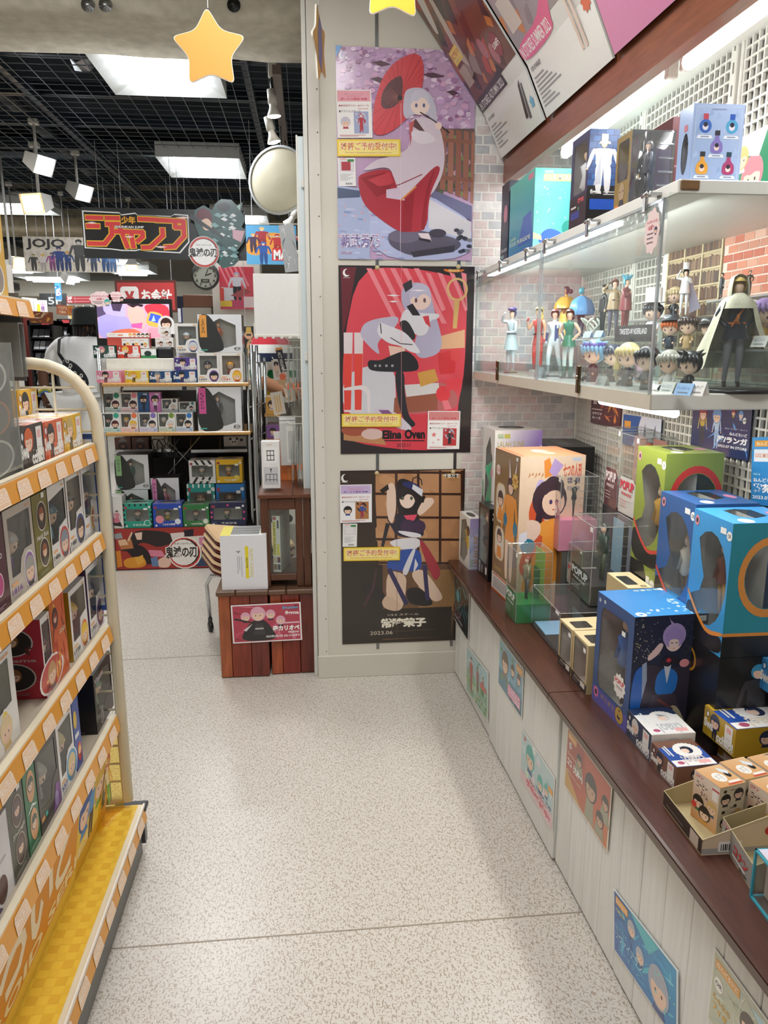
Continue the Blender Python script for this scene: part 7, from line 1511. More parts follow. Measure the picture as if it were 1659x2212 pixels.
onp('flyer','white and red flyer with stars taped on the pink striped poster','flyer',924,888,994,970,lambda a:(flyer('d88a88',('c03a3c','b8b4c8','3a383e','222'))(a),a.R(.03,.1,.46,.5,'f4f2f0'),a.ST(.2,.38,.07,'e8787c'),a.ST(.34,.25,.04,'e8989c'),a.ST(.18,.17,.03,'e8989c')),'f4f2f0')
onp('flyer','white and lilac flyer taped on the paper-screen poster','flyer',734,1046,803,1128,flyer('c9b4dc',('b07a4a','2c282c','3a54a0','a83c44')),'f4f2f4',tilt=1.5)
onp('bagged_card','white instruction card on the paper-screen poster','card',740,1131,771,1181,bag('e4e4e4'),'eeeeec')
onp('label_strip','yellow reservation strip on the paper-screen poster','label',742,1181,864,1210,strip,'eecb3c',tilt=2)
# =================================================================== STARS HANGING OVER THE AISLE
def rounded(pts,r):
 out=[];n=len(pts)
 for i in range(n):
  p,a,b=V((*pts[i],0)),V((*pts[i-1],0)),V((*pts[(i+1)%n],0));k=min(r,(a-p).length*.4,(b-p).length*.4)
  A=p+(a-p).normalized()*k;B=p+(b-p).normalized()*k
  for t in(0,.25,.5,.75,1):q=A*(1-t)**2+p*2*t*(1-t)+B*t*t;out.append((q.x,q.y))
 return out
def hang_star(label,loc,R,rotz,col,tip=0,top=None):
 t=thing('hanging_star',label,'star',loc,rotz,'cardboard stars hung over the aisle')
 m=MB();m.M=M4.Rotation(pi/2,4,'X')@M4.Rotation(tip,4,'Z');m.plate([rounded(star(0,0,R,R*.56),R*.17)],.006,'f0ead8','f2eee2');m.build('board','paper',t,(0,.003,0))
 m=MB();m.M=M4.Rotation(pi/2,4,'X')@M4.Rotation(tip,4,'Z');m.tess([rounded(star(0,0,R*.975,R*.545),R*.165)],col,.0066);m.build('face','paper',t,(0,.003,0))
 m=MB();m.tube([(0,0,R*.97),(0,0,2.78-loc[2])],.0009,'dfe6e6',5);m.build('thread','plastic',t)
 return t
Ys=2.3;c=PY(453,108,Ys);hang_star('large orange star hanging in front of the beam',c,.106,-.03,'eaa450',.03)
c=PY(689,100,2.75);ts=hang_star('star hanging almost edge-on beside the pillar',c,.125,1.36,'e2b264',.35)
m=MB();m.M=M4.Rotation(pi/2,4,'X');m.tess([[(-.03,-.05),(.02,-.07),(.04,.0),(.03,.07),(-.01,.09),(-.035,.03)]],'8f8cb4',.0074);m.build('print','paper',ts,(0,.003,0))
c=PY(848,-42,2.1);hang_star('yellow star cut by the upper frame edge above the pillar',c,.102,0,'f3c33c',0)
# =================================================================== WHITE BOARD, DISPLAY PANEL, HANGING PACKS
struct(MB().box((.004,3.02,0),(.020,3.5,3.3),'e4e3dc',bev=.002).build('trim_2','wallpaint'))
zt,zb_=PY(655,296,3.2).z,PY(667,1165,3.2).z
t=thing('display_stand','white free-standing display panel with pale blue edge left of the pillar','stand',(-.022,3.2,0))
MB().box((0,0,.12),(.014,1.2,zt),'e9e8e0',bev=.001).build('board','paint',t)
MB().box((-.001,-.012,zb_),(.026,0,zt),'dde9ee',bev=.002).build('edge_profile','plastic',t)
MB().box((-.004,-.013,.10),(.003,-.001,zt+.004),'f0efe8',bev=.001).build('corner_strip','paint',t)
for py in(386,770,1117):z=PY(670,py,3.1).z;MB().box((.014,-.03,z-.018),(.0255,.05,z+.018),'f0efe9',bev=.002).build('bracket','paint',t)
m=MB()
for zz in[zb_+.05+i*.075 for i in range(15)]:m.box((-.0035,.03,zz),(0,1.18,zz+.004),'cfcdc4')
m.build('slots','paint',t)['kind']='stuff'
t=thing('white_board','blank white board in a wire holder above the hanging packs','board',PY(602,725,3.22))
o=t.location;w2=.098;h2=PY(602,591,3.22).z-o.z
m=MB();m.M=M4.Rotation(-.06,4,'Z');m.box((-w2,0,0),(w2-.004,.006,h2),'f4f4f2',bev=.002);m.build('sheet','plastic',t)
m=MB();m.M=M4.Rotation(-.06,4,'Z')
for a_,b_ in(((-w2-.004,-.004,-.006),(w2+.01,.02,.004)),((-w2-.004,-.003,0),(-w2+.001,.004,.05)),((w2+.002,-.004,0),(w2+.008,.004,.075))):m.box(a_,b_,'eceae2',bev=.002)
for i in range(6):x=-w2+i*.035;m.box((x,-.005,-.012),(x+.012,.006,-.004),'e4e2da')
m.build('holder','paint',t)
def hook(px,py,Y,l,label):
 p=PY(px,py,Y);l+=-.022-p.x;t=tag(MB().tube([(0,0,0),(-l,0,0),(-l-.008,0,.012)],.0022,'e8e6df',6).build('display_hook','paint',None,(-.022,Y,p.z)),label,'hook','hooks on the display panel');return t
def pack(label,px,py,Y,h,lean,col,card=None,wd=.11,group=None,thick=.006):
 p=PY(px,py,Y);t=thing('hanging_pack',label,'pack',(p.x,Y,p.z),0,group)
 m=MB();n=8;pts=[]
 for i in range(n+1):
  v=i/n;x=lean*v*h+.002*sin(v*9);th=thick*(.25+1.3*sin(pi*min(1,v*1.02))**.7)if 0<i<n else.0008
  pts+=[(x-th/2,0,-v*h),(x+th/2,0,-v*h),(x+th/2,wd,-v*h),(x-th/2,wd,-v*h)]
 fs=[[i*4+k,i*4+(k+1)%4,(i+1)*4+(k+1)%4,(i+1)*4+k]for i in range(n)for k in range(4)]+[[0,3,2,1],[n*4,n*4+1,n*4+2,n*4+3]]
 m.add(pts,fs,'fff',smooth=True);m.build('bag','film_hazy',t)
 m=MB();q=[(lean*v*h,v)for v in(.1,.9)]
 m.add([(q[0][0]-.0012,.004,-.1*h),(q[0][0]+.0012,.004,-.1*h),(q[1][0]+.0012,.004,-.9*h),(q[1][0]-.0012,.004,-.9*h),(q[0][0]-.0012,wd-.004,-.1*h),(q[0][0]+.0012,wd-.004,-.1*h),(q[1][0]+.0012,wd-.004,-.9*h),(q[1][0]-.0012,wd-.004,-.9*h)],
 [[0,3,2,1],[1,2,6,5],[4,5,6,7],[0,4,7,3],[0,1,5,4],[3,7,6,2]],col);m.build('card','card',t)
 if card:MB().box((lean*.66*h-.003,-.0006,-.72*h),(lean*.66*h+.003,.001,-.62*h),card).build('printed_patch','card',t)
 return t
gp='flat bagged packs on the display panel'
hook(668,735,3.24,.085,'white hook carrying the upper row of bagged packs')
for i,(px,ln)in enumerate(((622,-.02),(632,-.0),(640,.02),(648,.03),(655,.04))):pack(('first','second','third','fourth','fifth')[i]+' from the left of the bagged packs in the upper row on the panel',px,737,3.24,.278,ln,'b8b6b0','d8684a',group=gp,thick=.009)
hook(668,915,3.22,.085,'white hook carrying the lower row of bagged packs')
for i,(px,ln)in enumerate(((633,-.03),(641,.0),(648,.01),(655,.05))):pack(('first','second','third','fourth')[i]+' from the left of the bagged packs in the lower row on the panel',px,917,3.22,.272,ln,'e4e2dc','d8845a',group=gp,thick=.008)
def flat(name,label,q,Y,col,art,film=True,th=.006,cat='pack'):
 p=[PY(*a,Y)for a in q];return sheet(name,label,*p,col,art,'card',cat,th=th)
flat('tool_pack','slanting black pack with orange end and white lettering, behind the upper row',[(597,752),(611,750),(621,814),(607,818)],3.5,'2a2a2b',lambda a:(a.R(0,.93,1,1,'d8883c'),a.T('ACT WEAPONS',.2,.15,.7,.86,'d8d8d8',.01,rot=-90)))
flat('figure_blister','small clear pack with a dark-haired doll print behind the striped shirt',[(588,778),(606,776),(608,820),(590,822)],3.6,'c8c2bc',lambda a:(a.E(.5,.8,.12,'2c2a30',1),a.person(.5,.1,.75,'3a2c2c','d8b8a4','b8a090')))
flat('peg_pack','clear pack of tan rods below the white hooks',[(586,850),(611,843),(616,894),(590,896)],3.55,'cfc8be',lambda a:[a.P([(.2+i*.2,.1),(.32+i*.2,.1),(.36+i*.2,.85),(.26+i*.2,.85)],'d0a868')for i in range(3)])
flat('peg_pack','clear pack of beige parts behind the upper row of bags',[(612,806),(633,800),(631,866),(612,870)],3.45,'d2c0aa',lambda a:(blobs(a,10,['e4d2b8','c09a74','e8e0d4','d86a4a'],.05,.12,5,(.1,.1,.9,.9)),))
flat('parts_pack','orange and white parts pack behind the small white box',[(596,932),(640,928),(640,1046),(598,1050)],3.42,'d9773a',lambda a:(a.R(0,.86,1,1,'e4e2de'),a.R(.05,.5,.5,.78,'c8602c'),a.R(.5,.1,.95,.4,'e28a4c'),a.T('PE-04',.45,.02,.95,.08,'5a4a40',.02)))
flat('parts_pack','clear parts pack with white header beside the lower row of bags',[(590,896),(640,902),(640,1000),(620,1008)],3.38,'d4d4d0',lambda a:(a.R(.4,.05,.95,.8,'ece9e2'),a.R(.5,.12,.85,.7,'c8c8c4'),a.R(0,.86,1,.98,'f0f0ee'),a.R(0,.9,1,.92,'9a9a9a')))
flat('clear_bag','crumpled clear bag hanging under the marvellous hero poster',[(608,486),(640,484),(641,585),(610,590)],3.6,'b8bcc0',lambda a:streaks(a,16,['e4e8ea','8a9096','d0d4d8','6a7074'],4,(.05,.05,.95,.95),.2,.04))
bpy.context.scene.collection.objects['clear_bag']['label']='crumpled clear bag hanging above the blank white board'
for px,py,Yh,lab in((602,751,3.505,'hook carrying the slanting black pack'),(618,799,3.455,'hook carrying the pack of beige parts'),(596,777,3.605,'hook carrying the small doll blister')):hook(px,py,Yh,.01,lab)
for px,py,l in((640,484,.16),(640,512,.12),(640,690+40,.05),(641,838,.06),(641,900,.09)):hook(px,py,3.6,l,{484:'longest white hook, level with the top of the heroes poster',512:'white hook crossing the heroes poster',730:'white hook just below the blank white board',838:'white hook above the pack of tan rods',900:'white hook above the orange parts pack'}[py])
# =================================================================== CRATES, CABINET, WHITE BOX
rnd=random.Random(23)
def crate(label,x0,x1,y0,d,h,planks,topz_,rot):
 t=thing('wooden_crate',label,'crate',(x0,y0,0),rot);w=x1-x0
 MB().box((.004,.012,.0),(w-.004,d-.012,h),'3a241c').build('carcass','matte',t)
 for(a_,b_,c)in planks:MB().box((a_*w+.0012,0,.004),(b_*w-.0012,.012,h-.001),c,bev=.0015).build('plank','woodv',t)
 n=3
 for i in range(n):
  yy=.014+i*(d-.03)/n;MB().box((0,yy+.001,.004),(.004,yy+(d-.03)/n-.001,h-.001),jit('7a3826',.15,rnd),bev=.001).build('plank','woodv',t)
  MB().box((w-.004,yy+.001,.004),(w,yy+(d-.03)/n-.001,h-.001),jit('7a3826',.15,rnd),bev=.001).build('plank','woodv',t)
 m=MB();k=.36
 for a_,b_ in((-.006,w*k-.0008),(w*k+.0008,w+.004)):MB().box((a_,-.012,h),(b_,d,h+topz_),jit('6a4c38',.04,rnd),bev=.004).build('top_board','wood',t)
 return t
crate('left crate of dark red planks carrying the white box',-.391,-.186,3.03,.215,.368,((0,.24,'a85a34'),(.24,.64,'8e3c28'),(.64,1,'74342a')),.022,.0)
crate('right crate of dark red planks carrying the dark wooden cabinet',-.178,.016,3.045,.32,.362,((0,.25,'a4502f'),(.25,.64,'8a3424'),(.64,1,'6c2c22')),.022,.03)
q=[PY(500,1307,3.026),PY(651,1301,3.026),PY(651,1381,3.026),PY(502,1391,3.026)]
def artCr(a):
 a.R(.02,.03,.98,.97,'b83a52');streaks(a,16,['c8506a','d8788c','a02c44','8a2438'],12,(.03,.05,.97,.95),.25,.05)
 for u,v,r in((.2,.68,.12),(.56,.72,.12),(.70,.55,.12)):a.chibi(u,v,r,'e0a8bc','2f2a2e')
 a.P([(.1,.04),(.2,.4),(.32,.6),(.46,.6),(.56,.4),(.66,.04)],'252225');a.P([(.30,.2),(.34,.5),(.44,.5),(.48,.2)],'3a3438');a.chibi(.38,.74,.19,'e2acc0','252225');a.R(.33,.34,.45,.38,'b8b4b4');a.L=None
 a.P([(.03,.62),(.3,.5),(.3,.54),(.05,.66)],'1e1c20');a.P([(.16,.34),(.3,.5),(.2,.3)],'d8d4d8')
 a.P([(.74,.82),(.74,.93),(.78,.875)],'3fa4d0');a.T('hololive',.785,.84,.96,.91,'58b4dc',.03);a.T('figma',.77,.67,.97,.79,'f6f2f0',.03);a.T('Max Factory',.78,.58,.96,.64,'c04a4c',.03)
 a.T('森カリオペ',.58,.27,.97,.42,'fff',.05);a.T('予約受付中!',.8,.2,.96,.26,'fff',.02);a.T('2023年5月10日 (水) 21:00まで',.48,.1,.97,.175,'fff',.02);a.R(.66,.46,.97,.5,'e8b8c4')
sheet('crate_poster','small red poster with white border taped across both crates',*q,'f2f0f2',artCr)
def wbF(a):
 a.R(.53,.24,.60,.77,'ecd92a');a.E(.565,.24,.035,'ecd92a',1);a.E(.565,.77,.035,'ecd92a',1);a.T('CIRCUS NUN',.545,.4,.585,.6,'3a3a30',.02,rot=-90);a.T('SILENT SCREEN',.63,.24,.70,.76,'e8dc78',.01,rot=-90)
 a.P([(.32,.72),(.45,.72),(.40,.69),(.385,.675),(.37,.69)],'9a9a98')
 for i,(x,y)in enumerate(((.36,.3),(.40,.36),(.445,.24))):a.R(x,y,x+.008,.62,'7a7a78')
def wbT(a):
 a.P([(0,0),(.22,0),(.22,1),(0,1)],'eee05a');a.R(.22,.1,.84,.95,'5a5c5a')
 for i in range(7):a.R(.22,.14+i*.115,.84,.19+i*.115,('c8cac8','8a8c8a')[i%2])
 a.R(.86,.2,1,.95,'f0e890')
p0,p1=PY(478,1249,3.05),PY(568,1249,3.05);p0.z=p1.z=.3905
gbox('carton','plain white carton with a yellow bar standing on the left crate','box',(-.372,3.04,.3905),(-.183,3.04,.3905),topz((-.3,3.04),1157)-.3905,.17,dict(F='e9e9ee',R='d8d8dc',T='f0f0f0',L='dcdce2'),art={'F':wbF,'T':wbT},group=None)
t=thing('wooden_cabinet','dark brown glazed cabinet standing on the right crate','cabinet',(-.206,3.075,.3855));w,h,d=.206,.385,.26
CB='5e3620'
for a_,b_ in(((0,0,0),(.034,.022,h)),((w-.062,0,0),(w-.032,.022,h)),((w-.030,.0,0),(w,.03,h)),((0,d-.022,0),(.03,d,h)),((w-.03,d-.022,0),(w,d,h))):MB().box(a_,b_,jit(CB,.08,rnd),bev=.002).build('stile','woodv',t)
m=MB()
for z0,z1 in((.028,.056),(h-.05,h-.004)):
 MB().box((.034,.002,z0),(w-.062,.020,z1),jit(CB,.06,rnd),bev=.002).build('rail','wood',t);MB().box((.005,.03,z0),(.02,d-.022,z1),jit(CB,.06,rnd)).build('rail','wood',t);MB().box((w-.02,.03,z0),(w-.005,d-.022,z1),jit(CB,.06,rnd)).build('rail','wood',t)
MB().box((.02,.02,.05),(w-.02,d-.01,.058),'4a2a1a').build('floor_board','wood',t)
for a_,b_ in((-.008,w*.66-.001),(w*.66+.001,w+.008)):MB().box((a_,-.016,h),(b_,d+.1,h+.018),jit('6a3d27',.05,rnd),bev=.003).build('top_board','wood',t)
MB().box((.034,.008,.056),(w-.062,.010,h-.05),'fff').build('glass','acrylic',t)
def mkR(a):a.R(0,0,1,1,'a9aa9a');streaks(a,30,['8a8c7c','b8b8a8','7c7e70','9a9c8c'],6,(.02,.02,.98,.98),.2,.02)
def mkF(a):
 a.R(.05,.3,.42,.9,'e6de6a');a.T('SILENT SCREEN',.1,.32,.36,.88,'8a8a4a',.02,rot=-90);a.R(.55,.3,.85,.5,'e4d93a');a.R(.6,.78,.84,.92,'5a5a58');a.R(.08,.93,.5,.98,'b05a5a')
 for i in range(4):a.R(.06+(i%2)*.48,.04+(i//2)*.13,.46+(i%2)*.48,.14+(i//2)*.13,('8a6a4a','4a4a5c','c8c0a8','6a3c4a')[i])
gbox('model_box','grey model kit box with yellow panels inside the dark cabinet','box',(-.160,3.105,.4445),(-.128,3.075+.022,.4445),.245,.15,dict(F='e4e4de',R='a9aa9a',T='9a9a7a'),art={'F':mkF,'R':mkR})
gbox('carton','small white shelf-kit carton with black line drawings on the cabinet top','box',PY(567,1055,3.14),PY(606,1055,3.14),.196,.07,dict(F='eeeeec',R='dcdcd8',T='f0f0ee'),art={'F':lambda a:(a.R(.1,.54,.9,.88,'f6f6f4'),a.R(.1,.08,.9,.46,'cfd0d4'),
[a.R(u,.6,u+.035,.82,'26282a')for u in(.3,.48,.66)],[a.R(.28,v,.72,v+.018,'26282a')for v in(.60,.70,.80)],[a.R(u,.14,u+.03,.3,'3a3c3e')for u in(.2,.42,.62,.8)],[a.R(.2,v,.83,v+.012,'3a3c3e')for v in(.18,.3)],a.E(.5,.41,.02,'3a3c3e'),a.R(.48,.34,.52,.4,'3a3c3e'),a.R(.3,.93,.6,.95,'e8c8b8'))})
bpy.context.scene.collection.objects[-1]
t=tag(MB().box((0,0,0),(.03,.22,.42),'1e1e20',bev=.004).build('folded_case','plastic',None,(-.004+.028,3.42,0)),'black flat case leaning between the right crate and the pillar','case')
t.location=(.0,3.38,0);t.scale=(.6,.5,1)
base=PY(462,1345,3.36);
t=thing('stacking_chair','lowest chair of the maroon and cream stack, on chrome legs with casters','chair',(-.30,3.5,0),.35,'stacked chairs behind the white carton')
m=MB()
for sx in(-1,1):
 m.tube([(sx*.16,-.10,.06),(sx*.165,-.115,.24),(sx*.15,-.07,.30),(sx*.10,.06,.31)],.010,'c8cacc',8);m.tube([(sx*.16,.16,.06),(sx*.165,.175,.24),(sx*.15,.12,.30),(sx*.10,.06,.31)],.010,'c8cacc',8)
m.build('frame','metal',t)
for sx in(-1,1):
 for y in(-.10,.16):
  m=MB();m.M=M4.Translation((sx*.16,y,.026))@M4.Rotation(pi/2,4,'Y');m.lathe([(0,-.011),(.022,-.011),(.026,-.006),(.026,.006),(.022,.011),(0,.011)],'1c1c1d',16);m.M=None;m.tube([(sx*.16,y,.035),(sx*.16,y,.07)],.011,'3a3a3c',8);m.build('caster','plastic',t)
def seat(tt,z,k):
 for dz,c,nm in((0,'5e1f22','seat_shell'),(.014,'e0bd92','seat_pad')):
  m=MB();q=rrect(-.19,-.14,.19,.2,.07,5);n=len(q);zz=lambda x,y:.08*max(0,y)**1*1.2+.35*max(0,-x-.02)
  m.add([(x,y,z+dz+zz(x,y))for x,y in q]+[(x*.96,y*.96,z+dz+.012+zz(x,y))for x,y in q],[[i,(i+1)%n,n+(i+1)%n,n+i]for i in range(n)]+[list(range(n))[::-1],list(range(n,2*n))],c,smooth=False).build(nm,'vinyl',tt)
seat(t,.312,0)
for i in range(4):
 tt=thing('stacking_chair',('second chair from the bottom of the maroon and cream stack','third chair of the maroon and cream stack','fourth chair of the maroon and cream stack','topmost chair of the maroon and cream stack')[i],'chair',(-.30+.006*i,3.5+.004*i,.345+i*.034),.35,'stacked chairs behind the white carton')
 seat(tt,0,i);m=MB()
 for sx in(-1,1):m.tube([(sx*.15,-.1,.0),(sx*.13,.0,-.006),(sx*.13,.12,-.006)],.006,'c8cacc',6)
 m.build('frame','metal',tt)
# =================================================================== HALL RACK WITH BOXES AND TV
YR=4.70
t=thing('wire_rack','chrome rack with light wooden shelves full of small boxes, facing the aisle','rack',(-1.23,YR,0))
zA,zB=PY(300,827,YR).z,PY(300,933.5,YR).z;LR=.90
def R_(p):return(p[0]+1.23,p[1]-YR,p[2])
for i,(x,y)in enumerate(((-1.235,YR+.02),(-.335,YR+.02),(-1.235,YR+.50),(-.335,YR+.50))):MB().tube([R_((x,y,0)),R_((x,y,PY(210,752,YR).z if x<-1 else 1.40))],.011,'b9bcbe',8).build('post','metal',t)
for z in(zA,zB):MB().box(R_((-1.225,YR-.012,z-.022)),R_((-.355,YR+.5,z)),'d6a460',bev=.005).build('shelf','wood',t)
m=MB()
for(a,b)in(((355,943),(418,1010)),((432,943),(350,1040))):m.tube([R_(PY(*a,5.12)),R_(PY(*b,5.12))],.0045,'c4c6c8',6)
for px in(377,412,475):m.tube([R_(PY(px,945,5.15)),R_(PY(px,1090,5.15))],.005,'a8abad',6)
m.build('brace','metal',t)
for x0,x1 in((248,374),(413,534)):a,b=PY(x0,978,5.1),PY(x1,970,5.1);MB().box(R_((a.x,5.1,a.z)),R_((b.x,5.13,b.z)),'c9cccc').build('rail','metal',t)
m=MB()
for i in range(7):R0=random.Random(i);m.tube([R_(PY(330+i*9+R0.uniform(-6,6),945+k*8+R0.uniform(-5,5),5.08))for k in range(6)],.004,'1c1c1e',5)
o=m.build('cables','plastic',t);o['kind']='stuff'
tag(MB().box((-1.26,5.3,.0),(-.3,5.34,1.1),'2c2a28').build('back_board','matte'),'dark board standing behind the chrome rack','board')
def rb(label,x0,y0,x1,y1,Y,d,cols,z0=None,name='figure_box',**k):
 a,b=PY(x0,y1,Y),PY(x1,y1,Y);z=a.z if z0 is None else z0
 return gbox(name,label,'box',(a.x+.0006,Y,z),(b.x-.0006,Y,z),topz((a.x,Y),y0)-z,d,cols,**k)
def srow(label,x0,y0,x1,y1,Y,z,c1,c2,hair,cloth,top='ddd'):return rb(label,x0,y0,x1,y1,Y,.10,dict(F=c1,L=c2,R=c2,T=top),z0=z,name='doll_box',art={k:f for k,f in small_ops(c1,c2,hair,cloth,cloth).items()if k=='F'},group='small doll boxes on the chrome rack')
e=.0004
srow('pink doll box at the left end of the upper wooden shelf',209.4,800.6,262.5,826,YR,zA+e,'ee9cb0','e884a0','2c2226','4a2c34')
srow('yellow doll box second from left on the upper wooden shelf',270.7,800.6,322,826,YR,zA+e,'f0c838','e8bc2c','e8a83c','4a3c2c')
srow('teal and navy doll box with a grey animal mask doll on the upper wooden shelf',322.7,801.7,373.3,826,YR,zA+e,'1c4a78','1a3a64','8a8e94','d8b090')
srow('navy doll box with black-haired doll under the purple one',374,800.6,426.4,826,YR,zA+e,'1f4a88','1a3c70','1c2028','4a2c50')
zt2=topz((-.7,YR),800.6)
srow('purple doll box standing on the navy one',377.3,772.7,426.9,799.5,YR,zt2+.002,'5a4498','4c3a84','2c2438','e0d8e0')
def nenR(num,pc,hair,cloth,tc='445'):return{'F':lambda a:(nen(num,pc,hair,cloth,tc)(a))}
rb('white figure box numbered 1655 with purple portrait on the upper wooden shelf',427.5,762,475.5,826,YR,.12,WH,z0=zA+e,win=WN,inner='4c4c54',dl=(.55,'2a2632','8a8890','444',False),art=nenR('1655','8a6ab8','241f2c','5a4a7a'))
rb('white figure box numbered 1541 with orange portrait on the upper wooden shelf',475.5,762,525.7,826,YR,.12,WH,z0=zA+e,win=WN,inner='8a5a34',dl=(.55,'e8a838','b85a2c','444',False),art=nenR('1541','ee8a2c','f0c040','a83c28','d84a2c'))
zs=topz((-1,YR+.11),773.8)
t=tag(MB().box((-1.222,YR+.11,zA+.0005),(-.815,YR+.30,zs),'e4dfd0',bev=.004).build('display_step','matte'),'pale speckled block raising the back row on the upper wooden shelf','block')
Ys=YR+.112
srow('dark green doll box on the speckled block, leftmost',202.3,746,252.4,772,Ys,zs+e,'1c4a3c','183c32','d88a9a','3a4a44')
srow('red doll box second on the speckled block',253.6,746,304,772,Ys,zs+e,'d8442c','c03c28','f0b84a','2c2a2c')
rb('small green and white box third on the speckled block',304.9,753.7,338.3,772.7,Ys,.08,dict(F='f0f0ec',R='3a7a4c',T='e8e8e4',L='3a7a4c'),z0=zs+e,art={'F':lambda a:(a.R(0,0,1,.3,'3a8a50'),a.E(.45,.5,.3,'2a3a34',1.3),a.R(.72,.4,.92,.9,'f8f8f4'))})
tag(MB().box((PY(338.3,772,Ys).x,Ys,zs+e),(PY(383,772,Ys).x-.025,Ys+.12,topz((-.9,Ys),750)),'1d1e20',bev=.012).build('black_case','plastic'),'black hard case at the right end of the speckled block','case')
zt3=topz((-1,Ys),752)
def cardT(a):a.R(0,.72,1,1,'f4f2ee');a.R(.04,.86,.2,.9,'e8c8b8');a.R(.26,.8,.38,.9,'e89a7a');[a.chibi(.55+i*.1,.86,.12,c,'a88')for i,c in enumerate(('e8b04a','d8803c','2c2c30','3a3a3e','2a2a2e'))]
p=PY(232.4,746,Ys+.06);pr_=PY(323.8,746,Ys+.06)
gbox('counter_display','red card display tray with white header holding three tiny boxes','box',(p.x,Ys+.06,zt3),(pr_.x,Ys+.06,zt3),topz((p.x,Ys+.06),719)-zt3,.05,dict(F='b8483c',R='a84034',T='f0f0ec'),art={'F':cardT})
for i in range(3):rb(('left','middle','right')[i]+' one of the tiny white boxes before the red display tray',263.6+i*19,731,282.6+i*19,748,Ys+.01,.04,WH,z0=zt3,name='blind_box',art={'F':lambda a:(a.chibi(.65,.35,.2,'e8a838','8a4434'),a.E(.28,.38,.13,'2c2c30',1),a.R(.1,.78,.5,.84,'e8b8a8'))},group='tiny white boxes on the chrome rack')
for i,(x0,y0,x1,y1)in enumerate(((336,729,355,750),(355,729,375,750),(346.8,705.8,367.3,728.4))):rb(('left lower','right lower','upper')[i]+' tiny white box above the black case',x0,y0,x1,y1,Ys+.02,.06,WH,name='blind_box',art={'F':lambda a:(a.chibi(.66,.4,.2,'4a2c24','8a8a80'),a.E(.3,.42,.13,'d8b8a0',1),a.R(.1,.8,.6,.86,'e8a8a0'),a.R(.1,.06,.9,.1,'e8c8b8'))},group='tiny white boxes on the chrome rack')
c=PY(359,700,Ys+.05);t=thing('round_card','white round-topped card with a doll portrait behind the upper tiny box','card',c);m=MB();m.M=M4.Rotation(pi/2,4,'X');m.plate([[(-.05,-.06),(.05,-.06)]+[(.05*cos(q),.05*sin(q))for q in[pi*i/12 for i in range(13)]]],.002,'f2f0ee');m.build('card','paper',t)
a=Art(.1,.1,frame((-.05,-.002,-.05),(1,0,0),(0,0,1)));a.chibi(.5,.52,.34,'43261f','7a8a7c');a.done(t,'paper')
rb('white figure box numbered 1630 with blue portrait above the white and lavender box',380.7,698.4,430.9,762.2,YR+.01,.12,WH,win=WN,inner='5c6468',dl=(.55,'d0d4dc','6a8a9c','556',False),art=nenR('1630','3a5ca0','d4d8e0','3a3c48'))
rb('white and lavender box between the purple doll box and the one numbered 1630',383,762.6,427,800,YR+.10,.03,dict(F='e4e0ee',R='d8d4e4'),art={'F':lambda a:(a.R(.1,.7,.3,.8,'e8a890'),a.P([(.6,.5),(1,.75),(1,.5)],'b8a8d8'))})
def darkfig(label,x0,y0,x1,y1,Y,lc,kanji,hair,cloth,z0=None,glow=None):
 def F(a):
  a.P([(0,0),(.45,0),(.62,.12),(.3,1),(0,1)],'2f3130');a.R(.04,.40,.20,.98,lc);a.T(kanji,.08,.5,.16,.9,'2c2c2c',.0,rot=0);a.R(.05,.05,.2,.08,'4ab09a');a.E(.88,.1,.06,'f0f0f0',1.5);a.E(.88,.1,.05,'3a3a3a',1.5);a.E(.88,.1,.04,'e8e8ea',1.5);a.T('鬼滅',.80,.07,.96,.13,'3a3a3a',.02)
 return rb(label,x0,y0,x1,y1,Y,.16,dict(F='e6e8ec',R='2f2f30',T='3c3c3c',L='2a2a2a'),z0=z0,win={'F':[[(.22,.16),(.62,.12),(.86,.2),(.86,.72),(.5,.9),(.22,.72)]]},inner='8a8880' if glow else '6a6a68',dl=(.72,hair,cloth,'2c2c30',True),art={'F':F})
zf=topz((-.5,YR),762)
darkfig('large white and black figure box with flames above the two numbered boxes',429.8,679,524.5,762.2,YR,'e8a04a','炎','e8903c','c8643c',zf+.002,True)
darkfig('large white and black figure box with pink label on the lower wooden shelf',428.6,836.3,523.9,932.2,YR,'d85a9c','音柱','b89a84','6a6a70',zB+e)
tv=thing('television','television showing a bright cartoon behind the small boxes','television',(PY(293,746,5.08).x,5.08,0))
a,b=PY(213.4,748,5.08),PY(373,645.6,5.08);cx=tv.location.x;w2,z0,z1=(b.x-a.x)/2,a.z,b.z
MB().box((-w2,0,z0),(w2,.04,z1),'17181a',bev=.006).build('bezel','plastic',tv);m=MB();m.box((-.04,.01,zA+.001),(.04,.04,z0),'17181a');m.box((-.15,-.05,zA+.0005),(.15,.1,zA+.014),'17181a',bev=.005);m.build('stand','plastic',tv)
W,H=2*w2-.03,(z1-z0)*.72
a=Art(W,H,frame((-w2+.015,-.001,z0+(z1-z0)*.17),(1,0,0),(0,0,1)),z0=.0005)
a.R(0,0,1,1,'c9a0b4');a.P([(0,.0),(.3,0),(.5,.3),(.46,.62),(.1,.72),(0,.6)],'a49ad8');a.P([(0,.6),(.12,.7),(.1,1),(0,1)],'5a4c6c');a.P([(.1,.7),(.4,.6),(.38,.84),(.42,1),(.08,1)],'b4a8e2');a.P([(.2,1),(.22,.8),(.32,.78),(.36,1)],'4a3c54')
